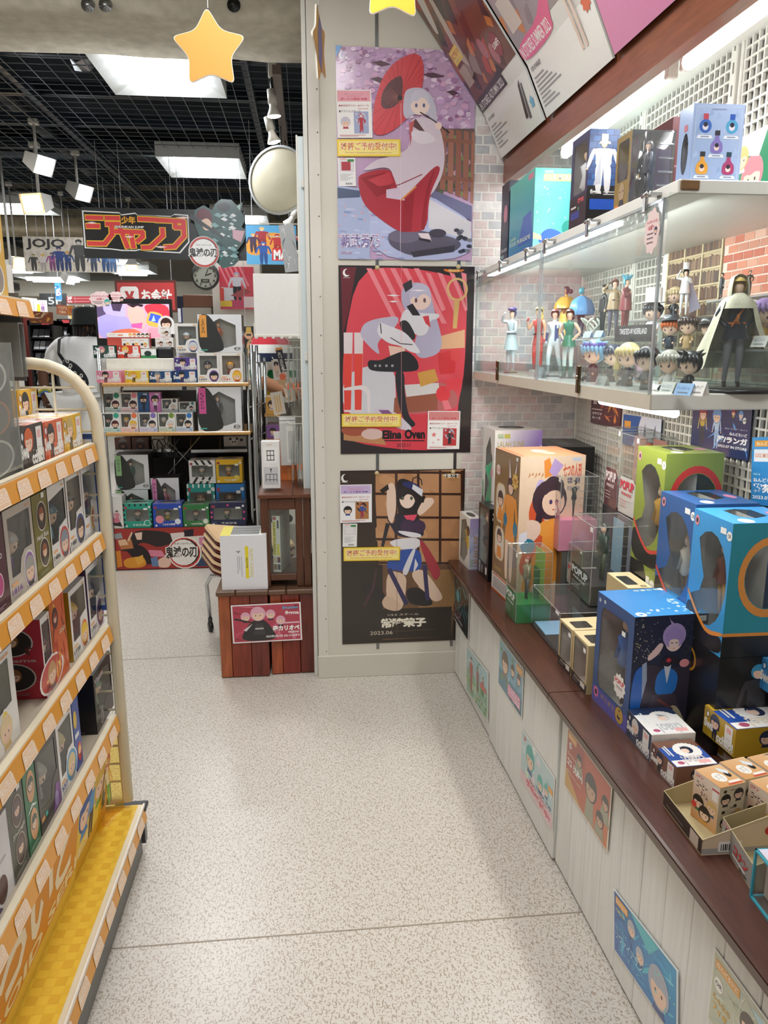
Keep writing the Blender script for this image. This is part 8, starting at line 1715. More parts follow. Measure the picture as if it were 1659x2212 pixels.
a.P([(.05,0),(.2,.22),(.45,.3),(.6,.18),(.66,0)],'c8684c');a.P([(.42,.95),(.66,.9),(.66,.3),(.5,.24),(.42,.6)],'f0aca0');a.P([(.66,1),(1,1),(1,.4),(.8,.5),(.66,.8)],'e03848');a.P([(.46,.42),(.62,.46),(.6,.28),(.46,.32)],'e05a9a');a.P([(.4,1),(.66,1),(.62,.9),(.56,.96),(.5,.88),(.44,.96)],'2a2026')
a.P([(.66,.5),(.72,.82),(.92,.7),(.9,.3),(.7,.36)],'e8a84c');a.P([(.70,.52),(.74,.74),(.88,.66),(.86,.42)],'3f5ad8');a.P([(.74,.5),(.78,.68),(.80,.5)],'a8c4f0');a.P([(.62,0),(.7,.3),(.95,.3),(1,0)],'e090a0')
a.pr.build('screen','screen',tv)
zs2=topz((-1,YR+.09),891)
tag(MB().box((-1.20,YR+.09,zB+.0005),(-.66,YR+.20,zs2),'4a4640').build('display_step','matte'),'dark step raising the back row on the lower wooden shelf','block')
def mini(label,x0,y0,x1,y1,Y,z,bc,hair,cloth,inner):
 def F(a):a.R(0,0,1,.24,mixc(bc,'fff',.55));a.T('Qposket',.1,.08,.5,.14,'8a8a8a',.01);a.E(.80,.86,.14,bc,1);a.E(.72,.42,.235,'f4f2f0',1);a.chibi(.72,.42,.19,hair,cloth);a.R(.8,.06,.92,.12,'6aa8d8')
 return rb(label,x0,y0,x1,y1,Y,.08,WH,z0=z,win={'F':[[(.06,.28),(.40,.28),(.5,.56),(.62,.68),(.62,.95),(.06,.95)]]},inner=inner,dl=(.6,hair,cloth,'333',False,.3),art={'F':F},group='portrait boxes on the lower wooden shelf')
Y2=YR+.092
mini('portrait box with dark green back and maroon-haired portrait, back row left',222.8,848.5,261.8,890.9,Y2,zs2+e,'2a8a6a','4a2024','2c5a48','2c4a40')
mini('portrait box with pink badge and a green gag portrait, back row second',261.8,848.5,299.3,890.9,Y2,zs2+e,'e88a94','3a2422','8a5a5c','5c4448')
for x0,x1,c,lab,cl in((299.3,323.8,'2a5f94','narrow blue doll box in the back row','2c3444'),(324.3,348.8,'d884c8','narrow pink doll box in the back row','e8e0ea')):rb(lab,x0,847.9,x1,890.9,Y2,.06,dict(F=c,R=mixc(c,'222',.3),T=c),z0=zs2+e,art={'F':lambda a,cl=cl:(a.chibi(.5,.66,.2,'1e1e26',cl),a.person(.5,.06,.6,'1e1e26',cl,'2c2c3a'),a.R(.5,.88,.85,.95,'e8e8f0'))})
mini('portrait box with black badge and white-haired doll, back row',349.5,862,385,890.9,Y2,zs2+e,'3a3c40','c8c8c8','4a4a4c','4a4a4a')
mini('dark teal portrait box at the right of the back row',386.7,868.6,424.2,892,Y2,zs2+e,'2a8a94','1c2026','2c4a54','2a3c40')
for x0,x1,bc,hr,cl,inn,lab in((221.2,261.4,'3fae94','5a2428','2c5a48','2c4a3c','teal-badged portrait box first in the front row of the lower wooden shelf'),(261.4,299.7,'ee7c50','f0c048','b8642c','6a4428','orange-badged portrait box with blond portrait in the front row'),(301,341.2,'8a78c4','2a2632','d0c8d8','3c3844','purple-badged portrait box in the front row'),(342.8,379.6,'7a9a3c','d8d8d8','7a8060','4c5444','olive-badged portrait box with white-haired portrait in the front row'),(380,418,'3a7ac0','24282e','4a5058','3a3e42','blue-badged portrait box last in the front row')):mini(lab,x0,892,x1,933,YR,zB+e,bc,hr,cl,inn)
zp=PY(300,1141.4,YR+.02).z
t=thing('platform','low platform with a red cartoon banner on its front, under the chrome rack','platform',(PY(240.5,1231,YR+.02).x,YR+.02,0));wp=-.35-t.location.x
MB().box((0,.003,0),(wp,.46,zp),'241e1c').build('carcass','matte',t)
wb=PY(456.7,1231,YR+.02).x-t.location.x;MB().box((0,0,.006),(wb,.003,zp),'a83a34').build('banner','paper',t);MB().box((wb+.001,.0004,.006),(wp,.003,zp),'2c2624').build('banner','paper',t)
a=Art(wb,zp-.006,frame((0,0,.006),(1,0,0),(0,0,1)))
R=random.Random(14)
def fl(pts,c):a.P([(x/1055,1-(y-1080)/435)for x,y in[(p[0]-100,p[1])for p in pts]],c)
fl([(350,1090),(740,1120),(780,1240),(600,1290),(500,1240),(420,1230),(330,1300),(210,1330)],'332a2a');fl([(190,1330),(330,1230),(480,1280),(560,1480),(360,1440),(270,1300)],'2c2526');fl([(370,1130),(450,1120),(440,1200),(390,1200)],'efd0bc');fl([(500,1310),(640,1320),(680,1390),(520,1380)],'e088a0');fl([(190,1230),(330,1190),(350,1290),(220,1300)],'c07a4c');fl([(190,1200),(270,1190),(300,1250),(210,1260)],'e8c09a');fl([(150,1140),(230,1120),(245,1180),(170,1190)],'9aa0a4');fl([(290,1200),(340,1110),(350,1130),(305,1220)],'e8c4a4')
fl([(230,1400),(440,1370),(480,1460),(420,1500),(240,1500)],'e49a34');fl([(350,1400),(440,1360),(450,1440),(380,1470)],'ecae48');fl([(140,1320),(210,1310),(220,1480),(140,1500)],'e08a34');fl([(590,1420),(680,1380),(740,1450),(700,1510),(590,1500)],'eec8b4');fl([(520,1400),(590,1380),(600,1490),(530,1490)],'6c86b0');fl([(740,1140),(900,1130),(860,1230),(760,1220)],'e8dcd8');fl([(880,1110),(990,1100),(980,1190),(900,1200)],'2a2430');fl([(900,1180),(1130,1170),(1110,1300),(960,1290)],'e8e0d8');fl([(1040,1190),(1130,1180),(1090,1310),(1040,1260)],'d890a8');fl([(990,1400),(1140,1300),(1150,1500),(1000,1500)],'3a4a6a');fl([(1040,1380),(1140,1260),(1150,1290),(1060,1420)],'2f7c5c')
a.E(.74,.38,.40,'f4efe8',1);a.E(.74,.38,.37,'d0403c',1);a.E(.745,.39,.33,'2c2422',1);a.E(.73,.385,.32,'f6f2ec',1)
a.T('鬼滅の刃',.535,.24,.875,.56,'f6f2ec',.12);a.T('鬼滅の刃',.55,.26,.86,.54,'2a2220',.03);a.T('きめつのやいば',.64,.58,.84,.63,'4a3a36',.01);a.done(t,'paper')
def win_box(label,x0,y0,x1,y1,Y,z,c,pat=None,logo=None,kana='てのひら',dolls=('8a6a54','6a7a74'),group='palm-sized figure boxes on the platform'):
 def F(a):
  if pat:pat(a)
  a.R(.04,.80,.14,.90,'a83a4a');a.E(.93,.86,.05,'e8e8e8',1);a.T(kana,.3,.08,.74,.17,'f2f2ee',.03);a.R(.06,.04,.12,.12,'f0f0ee');a.R(.72,.74,.86,.82,'f4f4f0')
  if logo:logo(a)
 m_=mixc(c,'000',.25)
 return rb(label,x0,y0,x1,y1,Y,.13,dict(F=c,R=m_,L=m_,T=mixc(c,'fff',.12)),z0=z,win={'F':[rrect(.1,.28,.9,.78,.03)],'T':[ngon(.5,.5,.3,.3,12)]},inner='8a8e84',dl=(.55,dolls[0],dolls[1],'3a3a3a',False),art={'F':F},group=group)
def chk(c):
 def f(a):
  for i in range(10):
   for(u,v)in((i/10,.9),(0 if i%2 else.94,i/10)):
    if i%2==0 or u in(0,.94):a.R(u,v,min(1,u+.06),min(1,v+.1),c)
 return f
Yp=YR+.03;zq=zp+.0006
rb('white box with a pink and black doll print at the left end of the platform',235.4,1072.7,268.2,1142.4,Yp,.1,dict(F='eceae6',R='d8d4d0',T='e4e2de',L='d8d4d0'),z0=zq,art={'F':lambda a:(a.T('竈門',.06,.72,.3,.92,'4a4644',.02),a.person(.6,.08,.5,'2a2224','d88a98','2a2424'),a.P([(.2,.1),(.9,.05),(.8,.2),(.3,.22)],'2c2628'),a.E(.5,.25,.08,'d87a90',1.6))})
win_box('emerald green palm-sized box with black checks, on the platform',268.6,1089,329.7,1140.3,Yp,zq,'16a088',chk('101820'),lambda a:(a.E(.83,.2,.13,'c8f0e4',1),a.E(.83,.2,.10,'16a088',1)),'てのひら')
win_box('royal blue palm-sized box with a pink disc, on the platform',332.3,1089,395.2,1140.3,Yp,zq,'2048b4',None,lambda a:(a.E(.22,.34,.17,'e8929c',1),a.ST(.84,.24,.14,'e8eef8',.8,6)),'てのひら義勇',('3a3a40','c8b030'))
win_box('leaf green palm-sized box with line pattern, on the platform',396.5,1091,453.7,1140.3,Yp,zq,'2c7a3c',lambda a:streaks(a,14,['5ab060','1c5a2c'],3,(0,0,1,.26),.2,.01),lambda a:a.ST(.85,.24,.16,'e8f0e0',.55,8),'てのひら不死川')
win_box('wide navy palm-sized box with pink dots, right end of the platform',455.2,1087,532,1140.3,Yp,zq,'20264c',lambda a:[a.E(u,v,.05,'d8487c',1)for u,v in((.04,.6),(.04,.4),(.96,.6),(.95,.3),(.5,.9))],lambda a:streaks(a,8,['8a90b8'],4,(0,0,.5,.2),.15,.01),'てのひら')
Yb=YR+.19
def zr(px,y):return PY(px,y,Yb).z
h1=zr(430,1045);
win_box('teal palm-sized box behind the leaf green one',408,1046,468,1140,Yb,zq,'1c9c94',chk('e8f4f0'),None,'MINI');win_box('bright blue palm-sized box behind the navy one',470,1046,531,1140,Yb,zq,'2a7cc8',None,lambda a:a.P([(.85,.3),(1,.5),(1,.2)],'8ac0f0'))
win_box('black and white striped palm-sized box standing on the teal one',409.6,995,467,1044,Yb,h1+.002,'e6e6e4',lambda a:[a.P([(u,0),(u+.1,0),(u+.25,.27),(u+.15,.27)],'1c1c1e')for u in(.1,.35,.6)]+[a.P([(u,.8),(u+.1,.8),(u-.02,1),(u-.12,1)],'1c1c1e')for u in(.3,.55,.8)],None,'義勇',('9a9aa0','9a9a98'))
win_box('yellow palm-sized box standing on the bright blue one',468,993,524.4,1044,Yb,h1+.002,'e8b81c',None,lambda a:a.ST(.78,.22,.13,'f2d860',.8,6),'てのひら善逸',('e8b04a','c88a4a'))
zl=zr(290,1058)
darkfig('white and black figure box with green label, lower of two on the platform',254,1059,325,1140,Yb,'9ac890','炭治郎','6a2c2c','2c5a4a',zq);darkfig('white and black figure box with green label, upper of two on the platform',250.7,983,324.5,1057.7,Yb,'9ac890','炭治郎','6a2c2c','2c5a4a',zl+.002)
darkfig('white and black figure box with pink label in the middle of the platform',331.7,1033,392,1140,Yb-.02,'e88ac0','禰豆子','3a2424','b86a7a',zq)
for x0,x1,lab in((249,284,'left brown box with a masked face print behind the lower shelf'),(286,322,'right brown box with a masked face print behind the lower shelf')):rb(lab,x0,945,x1,975,5.14,.1,dict(F='6a4438',R='5a382e',T='5a382e'),z0=PY(280,976,5.14).z,art={'F':lambda a:(a.E(.5,.4,.22,'2a2022',1.4),a.E(.5,.38,.12,'8a5a44',1.2),a.P([(.2,.7),(.8,.7),(.6,.95),(.4,.95)],'8a8486'))})
rb('white speaker box with a black cable behind the chrome rack',329,943,366,973,5.14,.1,dict(F='dcdad4',R='c8c6c0',T='d0cec8'),z0=PY(280,976,5.14).z,name='speaker',art={'F':lambda a:a.E(.55,.5,.3,'c4c2bc',1)})
rb('white box with a black and white bear print behind the chrome rack',484,943,532,971,5.14,.1,dict(F='d4d2ce',R='b8b6b2',T='c8c6c2'),z0=PY(500,973,5.14).z,art={'F':lambda a:(a.R(0,0,1,.3,'2a2a2c'),a.E(.45,.62,.26,'f0f0ee',1.1),a.E(.3,.82,.1,'222'),a.E(.6,.84,.1,'222'),a.E(.4,.6,.06,'222'),a.E(.52,.62,.06,'222'),a.E(.8,.75,.12,'2a2a2a'))})
tag(MB().box((-1.2,5.12,zr(300,1000)),(-.4,5.28,PY(300,976.5,5.14).z),'26262a').build('ledge','metal'),'dark metal ledge carrying the brown boxes behind the chrome rack','ledge')
t=thing('wire_rack','narrow chrome rack of many poles right of the big one','rack',(PY(543,1140,4.9).x+.04,4.8,0))
for i,(dx,dy)in enumerate(((-.02,-.05),(.015,.08),(.04,.25),(.065,.4),(-.005,.5))):MB().tube([(dx,dy,0),(dx,dy,1.38-.02*i)],.010,'b4b8ba',8).build('post','metal',t)
for z in(1.29,1.02,.82,.36):m=MB();m.tube([(-.02,-.05,z),(.065,.4,z)],.006,'c4c6c8',6);m.build('side_rail','metal',t)
for z in(.95,.79,.72,.5):MB().box((.07,.1,z),(.17,.5,z+.014),'cf9c58').build('shelf','wood',t)
rndb=random.Random(3)
for i,(z,c,lab)in enumerate(((.965,'d9a24a','tan box on the upper board of the narrow chrome rack'),(.805,'8a5aa0','purple box on the second board of the narrow chrome rack'),(.735-.22,'3a6ac0','blue box on the lowest board of the narrow chrome rack'))):gbox('figure_box',lab,'box',t.location+V((.08,.11,z)),t.location+V((.16,.11,z)),.11 if i!=1 else.09,.2,dict(F=c,R=mixc(c,'222',.3),T=mixc(c,'fff',.3)),art={'F':lambda a:a.chibi(.5,.55,.25,'3a2c2a','d8d0c8')})
# =================================================================== SIGNS OVER THE HALL
def flatsign(name,label,q,Y,col,art,cat='sign',mat='card',th=.006,wires=(),top=2.84,wc='c8ccd0',Yr=None):
 p=[PY(*a,Y if Yr is None or i in(0,3)else Yr)for i,a in enumerate(q)]
 t=sheet(name,label,*p,col,art,mat,cat,th=th)
 if wires:
  m=MB();o=t.location
  for px in wires:a=PY(px,q[0][1]+(q[1][1]-q[0][1])*(px-q[0][0])/(q[1][0]-q[0][0]),Y);m.tube([tuple(a-o+V((0,.004,-.004))),tuple(V((a.x,a.y+.004,top))-o)],.0016,wc,5)
  m.build('hanging_wire','paint',t)
 return t
def artJump(a):
 X=lambda x:(x-5)/875
 def st(pts,w,c):
  q=[(X(x),1-(y-15-(x-5)*.018)/292)for x,y in pts];hw=w/2
  for(x0,y0),(x1,y1)in zip(pts,pts[1:]):
   l=sqrt((x1-x0)**2+(y1-y0)**2);nx,ny=-(y1-y0)/l*hw,(x1-x0)/l*hw;ex,ey=(x1-x0)/l*hw*.55,(y1-y0)/l*hw*.55
   a.P([(X(x),1-(y-15)/292)for x,y in((x0+nx-ex,y0+ny-ey),(x1+nx+ex,y1+ny+ey),(x1-nx+ex,y1-ny+ey),(x0-nx-ex,y0-ny-ey))],c)
 pl=[(10,34),(205,40),(215,52),(290,40),(300,52),(480,55),(500,42),(572,46),(572,205),(520,270),(320,262),(300,255),(280,262),(205,262),(150,255),(10,250)]
 a.P([(X(x),1-(y-15)/292)for x,y in pl],'f4f4f2',0);a.P([(X(291+(x-291)*.975),1-(152+(y-152)*.94-15)/292)for x,y in pl],'1c1c1c',0)
 S=[[(32,74),(112,74)],[(32,122),(92,122)],[(32,222),(118,222),(160,168),(160,110)],[(134,74),(200,74)],[(134,108),(200,108)],[(180,150),(322,152),(322,178),(292,205)],[(205,128),(238,240)],[(262,170),(270,240)],
 [(308,76),(392,78)],[(318,240),(360,238),(430,170),(430,130)],[(400,80),(545,84),(545,170),(490,232),(440,236)],[(500,84),(500,120),(545,120)]]
 for w,c in((44,'1c1c1c'),(36,'f2c03a'),(25,'e4484a')):
  for k in S:st(k,w,c)
 a.T('少年',.235,.68,.325,.85,'7a3a2c',.10);a.T('少年',.237,.69,.323,.84,'f2b832',.03);a.T('SHUNKAN JUMP',.195,.585,.375,.66,'2a2a2a',.12);a.T('SHUNKAN JUMP',.197,.59,.373,.655,'f4f4f4',.03)
 for u,v,w in((.62,.84,.05),(.06,.7,.03),(.28,.44,.03),(.47,.25,.04)):a.P([(u-w,v),(u,v+.02),(u+w,v),(u,v-.03)],'f8d8d4')
flatsign('hanging_banner','long black banner with big red and yellow katakana lettering',[(176,446),(531,457),(531,562),(182,559)],6.0,'2c2e2f',artJump,'banner',wires=(214,262,370,385,400,472))
t=thing('cutout_board','cut-out board with a swirling teal and white figure on the right of the black banner','cut-out',PY(468,510,5.95));k=5.95/FPX*1.01
m=MB();fr=frame((0,0,0),(1,0,0),(0,0,1));m.M=fr
pts=[(425,482),(428,462),(445,453),(462,462),(468,450),(480,441),(500,442),(510,452),(522,446),(518,462),(526,478),(518,492),(528,502),(520,522),(505,540),(511,555),(500,566),(478,572),(462,556),(440,545),(418,548),(420,530),(436,515),(430,500)]
m.plate([[((x-468)*k,(510-y)*k)for x,y in pts]],.012,'40605e','e8e8e8');m.build('board','card',t)
a=Art(.4,.5,frame((-.2,-.0125,-.25),(1,0,0),(0,0,1)))
g=lambda pts,c:a.P([((x-468)*k/.4+.5,(510-y)*k/.5+.5)for x,y in pts],c)
g([(420,535),(440,512),(470,520),(480,560),(450,548)],'2f8a86');g([(430,478),(432,464),(446,457),(460,466),(462,486),(448,480)],'6a2a38');g([(438,482),(452,476),(462,488),(458,500),(444,500)],'f0cdb4')
R=random.Random(18)
for i in range(46):x,y=R.uniform(458,508),R.uniform(470,562);r=R.uniform(3,9);g([(x-r,y),(x,y-r*.5),(x+r,y+r*.2),(x+r*.2,y+r*.6)],R.choice(['e4eeee','8ab4b4','c8d8d8','f4f6f4','4a7876','2c4a4c']))
g([(470,452),(488,446),(500,456),(488,466),(474,462)],'2a3032');g([(500,498),(524,500),(516,522),(500,514)],'e0b0bc');g([(510,454),(518,450),(516,462)],'b8d8c8');a.P([(.02,.74),(.06,.80),(.62,.50),(.60,.47)],'3a3f44');a.done(t,'card')
t=thing('round_sign','round white sign with a red ring and black brush lettering below the banner','sign',PY(441,545,5.92));r=PY(473,545,5.92).x-t.location.x
m=MB();m.M=M4.Rotation(pi/2,4,'X');m.lathe([(0,.01),(r*1.04,.01),(r*1.04,0)],['f2eeea','d8d4d0'],36);m.build('disc','card',t)
a=Art(2*r,2*r,frame((-r,-.0102,-r),(1,0,0),(0,0,1)));a.E(.5,.5,.49,'c84a44',1,32);a.E(.52,.51,.43,'4a2a28',1,32);a.E(.5,.5,.425,'f6f4f0',1,32);a.T('鬼滅の刃',-.04,.32,.95,.66,'f6f4f0',.1);a.T('鬼滅の刃',.0,.34,.93,.64,'2a2422',.03);a.T('きめつのやいば',.25,.7,.75,.76,'4a3a38',.0);a.done(t,'card')
def artJojo(a):
 for i in range(14):
  for j in range(5):u,v=i/13,j/4;a.P([(max(0,u-.03),v),(u,max(0,v-.12)),(min(1,u+.03),v),(u,min(1,v+.12))],'ddd4c4')
 a.T('JOJO',.03,.62,.45,.94,'262428',.03)
 R=random.Random(6)
 for u,h,c,b,s in((.1,.5,'7a8a3c','4a4a48','f0cdb0'),(.2,.5,'e8b83c','e8e0dc','f0cdb0'),(.3,.55,'4a3a6a','a85a9c','e8c4ac'),(.38,.72,'2a3a7a','2c4a94','e8c4ac'),(.47,.6,'d8a83c','26488c','e8c4ac'),(.6,.95,'2a2a2c','4c4e50','d8d4d0'),(.75,.6,'8a6a4a','4a5a7a','e8c4ac'),(.88,.7,'4a3a34','3a6aa8','e8c4ac'),(.96,.6,'e8e8e8','6a94c8','e8c4ac')):a.person(u,.02,h,c,b,mixc(b,'333',.4),s,wide=1.5)
flatsign('hanging_banner','pale diamond-patterned banner with four black serif capitals at upper left',[(49,511),(252,514),(250,590),(55,586)],7.2,'ece4d8',artJojo,'banner',wires=(80,230))
def artMar(a):
 a.R(0,0,1,1,'5aa8d8');a.P([(0,.2),(.6,.3),(1,.1),(1,.7),(.5,.85),(0,.65)],'eaa040');R=random.Random(5)
 for u,v,h,c,b in((.32,.35,.62,'e8c070','a8343c'),(.14,.3,.5,'e0b060','4a3450'),(.34,.0,.6,'2f6ab8','2a5aa8'),(.62,.25,.55,'b8343c','c03a3c'),(.8,.2,.6,'d83c34','c83430'),(.92,.35,.5,'e8a048','c0392f')):a.person(u,v,h,c,b,mixc(b,'222',.3),wide=1.7)
 a.P([(.50,.10),(1,.10),(1,.42),(.52,.42)],'d8383c');a.T('MARVEL',.54,.12,1.22,.38,'f6f4f2',.06)
def clipT(fn):
 def f(a):
  fn(a);
  for i,v in enumerate(a.tx.v):pass
 return f
flatsign('hero_poster','bright poster of assorted costumed heroes right of the black banner',[(531,486),(640,488),(640,572),(533,571)],5.4,'5aa8d8',lambda a:(artMar(a)),'poster',wires=(545,625))
def artRed(a):
 a.R(0,0,1,1,'d84a58');[a.P([(u,1),(u+.06,1),(u+.3,.55),(u+.24,.55)],'f08a94')for u in(.0,.14,.28,.42,.56)];a.P([(0,.1),(.4,.2),(.45,.5),(.05,.52)],'d8d4d8');a.R(0,.15,.12,.5,'e85048');a.person(.5,.2,.7,'b4b0c8','dcd8e0','26242a',wide=1.4);a.P([(.3,.32),(.6,.28),(.9,.42),(.7,.5)],'a84a4c');a.P([(.2,.02),(.9,.05),(.95,.2),(.3,.22)],'c8486c');a.R(0,.06,.34,.2,'f0c83c');a.R(.68,.04,.98,.3,'f0d8d8')
flatsign('wall_poster','glossy red striped poster on the far white column behind the rack',[(474,575),(550,578),(550,667),(475,669)],6.55,'d84a58',artRed,'poster','poster')
tag(MB().box((PY(462,700,6.6).x,6.6,0),(PY(565,700,6.6).x,6.9,PY(500,560,6.6).z),'cfccc0').build('column','wallpaint'),'pale square column in the hall carrying the red striped poster','column')
c=PY(444,596,6.5);t=thing('wall_clock','round wall clock with a small digital window below the black banner','clock',c);r=PY(474,596,6.5).x-c.x
m=MB();m.M=M4.Rotation(pi/2,4,'X');m.lathe([(r*.86,.03),(r,.026),(r*1.02,0),(0,0)],'4a4c4c',32);m.build('case','plastic',t)
m=MB();m.M=M4.Rotation(pi/2,4,'X');m.lathe([(0,.022),(r*.88,.022)],'c9cabc',32);m.build('dial','paper',t)
a=Art(2*r,2*r,frame((-r,-.0225,-r),(1,0,0),(0,0,1)))
for i in range(1,13):th=pi/2-i*pi/6;u,v=.5+.35*cos(th),.5+.35*sin(th);w_=.035 if i<10 else.055;a.T(str(i),u-w_,v-.045,u+w_,v+.045,'3a3c3c',.01)
a.R(.34,.26,.64,.38,'4a4c48');a.R(.4,.29,.58,.35,'9aa08c');a.P([(.49,.5),(.515,.5),(.62,.72),(.60,.73)],'2a2a2a');a.P([(.49,.49),(.5,.52),(.72,.6),(.73,.57)],'2a2a2a');a.done(t,'paper')
def artPay(a):
 a.R(.035,.08,.965,.92,'bc3f3f');a.P([(.08+.30*x,.0+.8*y)for x,y in rrect(0,.1,1,1,.16)],'f0ece6');a.T('¥',.15,.22,.31,.66,'bc3f3f',.06);a.T('お会計',.42,.32,.92,.72,'f4f0ea',.05)
flatsign('cash_desk_sign','red sign with a brown frame and white lettering pointing out the cash desk',[(250,605),(382,605),(382,675),(250,675)],7.2,'5a2e26',artPay,wires=(262,370))
def cloud(label,px,py,w,h,art):
 c=PY(px,py,4.96);t=thing('cloud_card',label,'card',c);s=4.96/FPX
 m=MB();m.M=frame((0,0,0),(1,0,0),(0,0,1));m.plate([[(w*s*cos(q)*(1+.06*cos(q*10)),h*s*sin(q)*(1+.06*cos(q*10)))for q in[2*pi*i/60 for i in range(60)]]],.002,'f2d8d8');m.build('card','paper',t);m=MB();m.tube([(0,.004,0),(0,.006,PY(293,645.6,5.08).z-c.z-.005),(0,.13,PY(293,645.6,5.08).z-c.z-.005)],.003,'e8e8e8',6);m.build('clip_stem','plastic',t)
 a=Art(2*w*s,2*h*s,frame((-w*s,-.0022,-h*s),(1,0,0),(0,0,1)));art(a);a.done(t,'paper');return t
cloud('larger pink cloud-shaped card above the television',218,646,22,15,lambda a:(a.T('キャラクターグッズは',.12,.62,.88,.76,'d86070',.02),a.T('1&2階へ',.3,.42,.66,.58,'d86070',.03),a.R(.12,.3,.6,.34,'8a7a78'),a.R(.2,.2,.55,.24,'8a7a78'),a.chibi(.78,.3,.2,'4ab0a8','5a6a8a')))
cloud('smaller pink cloud-shaped card above the television',251,641,16,10,lambda a:(a.T('こちらのレジ',.15,.6,.85,.74,'d86070',.02),a.R(.2,.4,.7,.46,'d88a8a'),a.R(.2,.26,.6,.32,'d88a8a'),a.chibi(.84,.3,.2,'3a3034','a88')))
flatsign('floor_sign','dark floor sign with large pale 5F over the back wall',[(86,634),(145,634),(145,662),(86,662)],11.8,'2a2a2b',lambda a:a.T('5F',.30,.15,.80,.72,'b8bab8',.02))
flatsign('floor_sign','red floor guide sign marked 3F behind the man',[(143,640),(200,640),(200,655),(145,655)],9.6,'b03a40',lambda a:(a.T('3F',.03,.45,.22,.95,'f4ecea',.05),a.R(.28,.6,.95,.72,'d88a8c'),a.R(.28,.2,.9,.32,'d88a8c'),a.R(.03,.1,.22,.35,'e8b8b8')))
flatsign('notice_board','notice board with small pictures under the red floor guide sign',[(146,656),(200,656),(200,700),(147,700)],9.62,'d8d4cc',lambda a:[a.R(.08+i*.3,.62,.34+i*.3,.92,('5a5a54','8a7a5a','6a6a60')[i])for i in range(3)]+[a.R(.1,.1,.5,.5,'e8c85a'),a.R(.6,.1,.9,.5,'4a6a94')])
flatsign('vertical_banner','narrow blue and white banner hanging in the far hall',[(119,611),(132,611),(134,648),(120,648)],9.0,'4a9ad0',lambda a:(a.P([(.1,.2),(.9,.3),(.8,.7),(.2,.6)],'f0d0dc'),blobs(a,8,['dff0f8','2f6ab8'],.03,.06,3,(.1,.05,.9,.95))),'banner',wires=(125,))
flatsign('slanted_poster','brown and gold picture board tilted over the disc racks',[(71,672),(118,677),(112,698),(60,697)],8.4,'8a4a2c',lambda a:streaks(a,22,['c8742c','e8a848','5a2c20','d8c09a','a83c2c'],5,(.02,.05,.98,.95),.25,.08),'poster',wires=(74,115))
flatsign('slanted_poster','red and yellow lettered board tilted over the disc racks',[(127,659),(166,662),(160,683),(118,677)],8.6,'c8863c',lambda a:(a.P([(0,0),(.6,0),(.6,1),(0,1)],'b86a4c'),a.T('イカデミ',.08,.5,.56,.9,'f0c8a0',.04),a.T('発売中',.1,.12,.5,.42,'f0c8a0',.04),a.T('話',.68,.3,.92,.8,'c8502c',.03)),'poster',wires=(130,163))
flatsign('white_board','blank white board above the disc racks at the far left',[(46,641),(80,646),(81,672),(48,671)],8.9,'e6e4de',None,'board')
flatsign('wall_poster','white poster with a pink and yellow doll above the disc racks',[(80,648),(102,649),(103,674),(81,674)],9.1,'eeeaea',lambda a:(a.person(.55,.05,.85,'e08ab0','e8b0c8','8a5a94',wide=1.5),a.P([(0,0),(.3,0),(.3,.6),(0,.7)],'f0d03c')),'poster')
flatsign('wall_poster','dark red poster under the highest rack shelf at the left edge',[(0,648),(41,646),(36,671),(0,668)],8.4,'7a2c34',lambda a:streaks(a,14,['d8707c','2a1a20','e8a8a0','b03c48'],8,(.02,.05,.98,.95),.25,.06),'poster')
flatsign('wall_poster','turquoise poster strip beside the red-brown post at the far left',[(33,668),(46,672),(46,693),(36,692)],7.6,'4ab0c4',None,'poster')
flatsign('tan_suit_poster','poster of a blond man in a tan suit and glasses right of the rack',[(526,706),(556,704),(556,772),(527,772)],6.3,'1c1c20',lambda a:(a.P([(.1,0),(.95,0),(.9,.45),(.6,.62),(.2,.5)],'c8a468'),a.E(.4,.72,.14,'e0b08c',1),a.P([(.2,.78),(.62,.80),(.6,.98),(.25,.98)],'d8b45a'),a.R(.24,.70,.58,.76,'2a2a2c'),a.P([(.42,.2),(.52,.2),(.5,.5),(.44,.5)],'3a4a6a'),a.E(.38,.4,.08,'e0b08c',.8)),'poster',wires=(530,552),top=2.84)
tag(MB().box((-2.15,4.54,0),(-1.725,4.86,PY(20,742,4.54).z),'dcd8ce',bev=.004).build('white_cabinet','paint'),'plain white cabinet beyond the end of the gondola rack','cabinet')
def disc_rack(label,x0,x1,ytop,Y,rows):
 a,b=PY(x0,ytop,Y),PY(x1,ytop,Y);t=thing('disc_rack',label,'rack',(a.x,Y,0),0,'black disc racks in the far hall');w=b.x-a.x;h=a.z
 m=MB();m.box((0,0,0),(.02,.35,h),'1a1a1c');m.box((w-.02,0,0),(w,.35,h),'1a1a1c');m.box((0,.33,0),(w,.35,h),'141416');m.box((0,0,h-.05),(w,.35,h),'1c1c1e');m.build('carcass','plastic',t)
 R=random.Random(int(x0));MB().box((w-.12,-.003,h-.045),(w-.04,0,h-.01),'c8484c').build('tag','paper',t)
 for i in range(rows):
  z=h-.06-(i+1)*.128
  if z<.05:break
  MB().box((.02,.02,z),(w-.02,.33,z+.012),'232325').build('shelf','plastic',t)
  m=MB()
  for k in range(int((w-.06)/.062)):
   x=.03+k*.062;m.add([(x,.03,z+.014),(x+.056,.03,z+.014),(x+.056,.09,z+.10),(x,.09,z+.10)],[[0,1,2,3]],R.choice(['8a8c8e','5a5c5e','b8babc','3a3c3e','6a6a6c','a0a2a4','d0d0d0']))
  o=m.build('cases','card',t);o['kind']='stuff'
disc_rack('black disc rack left of the man, behind the tilted brown board',58,114,692,8.7,12)
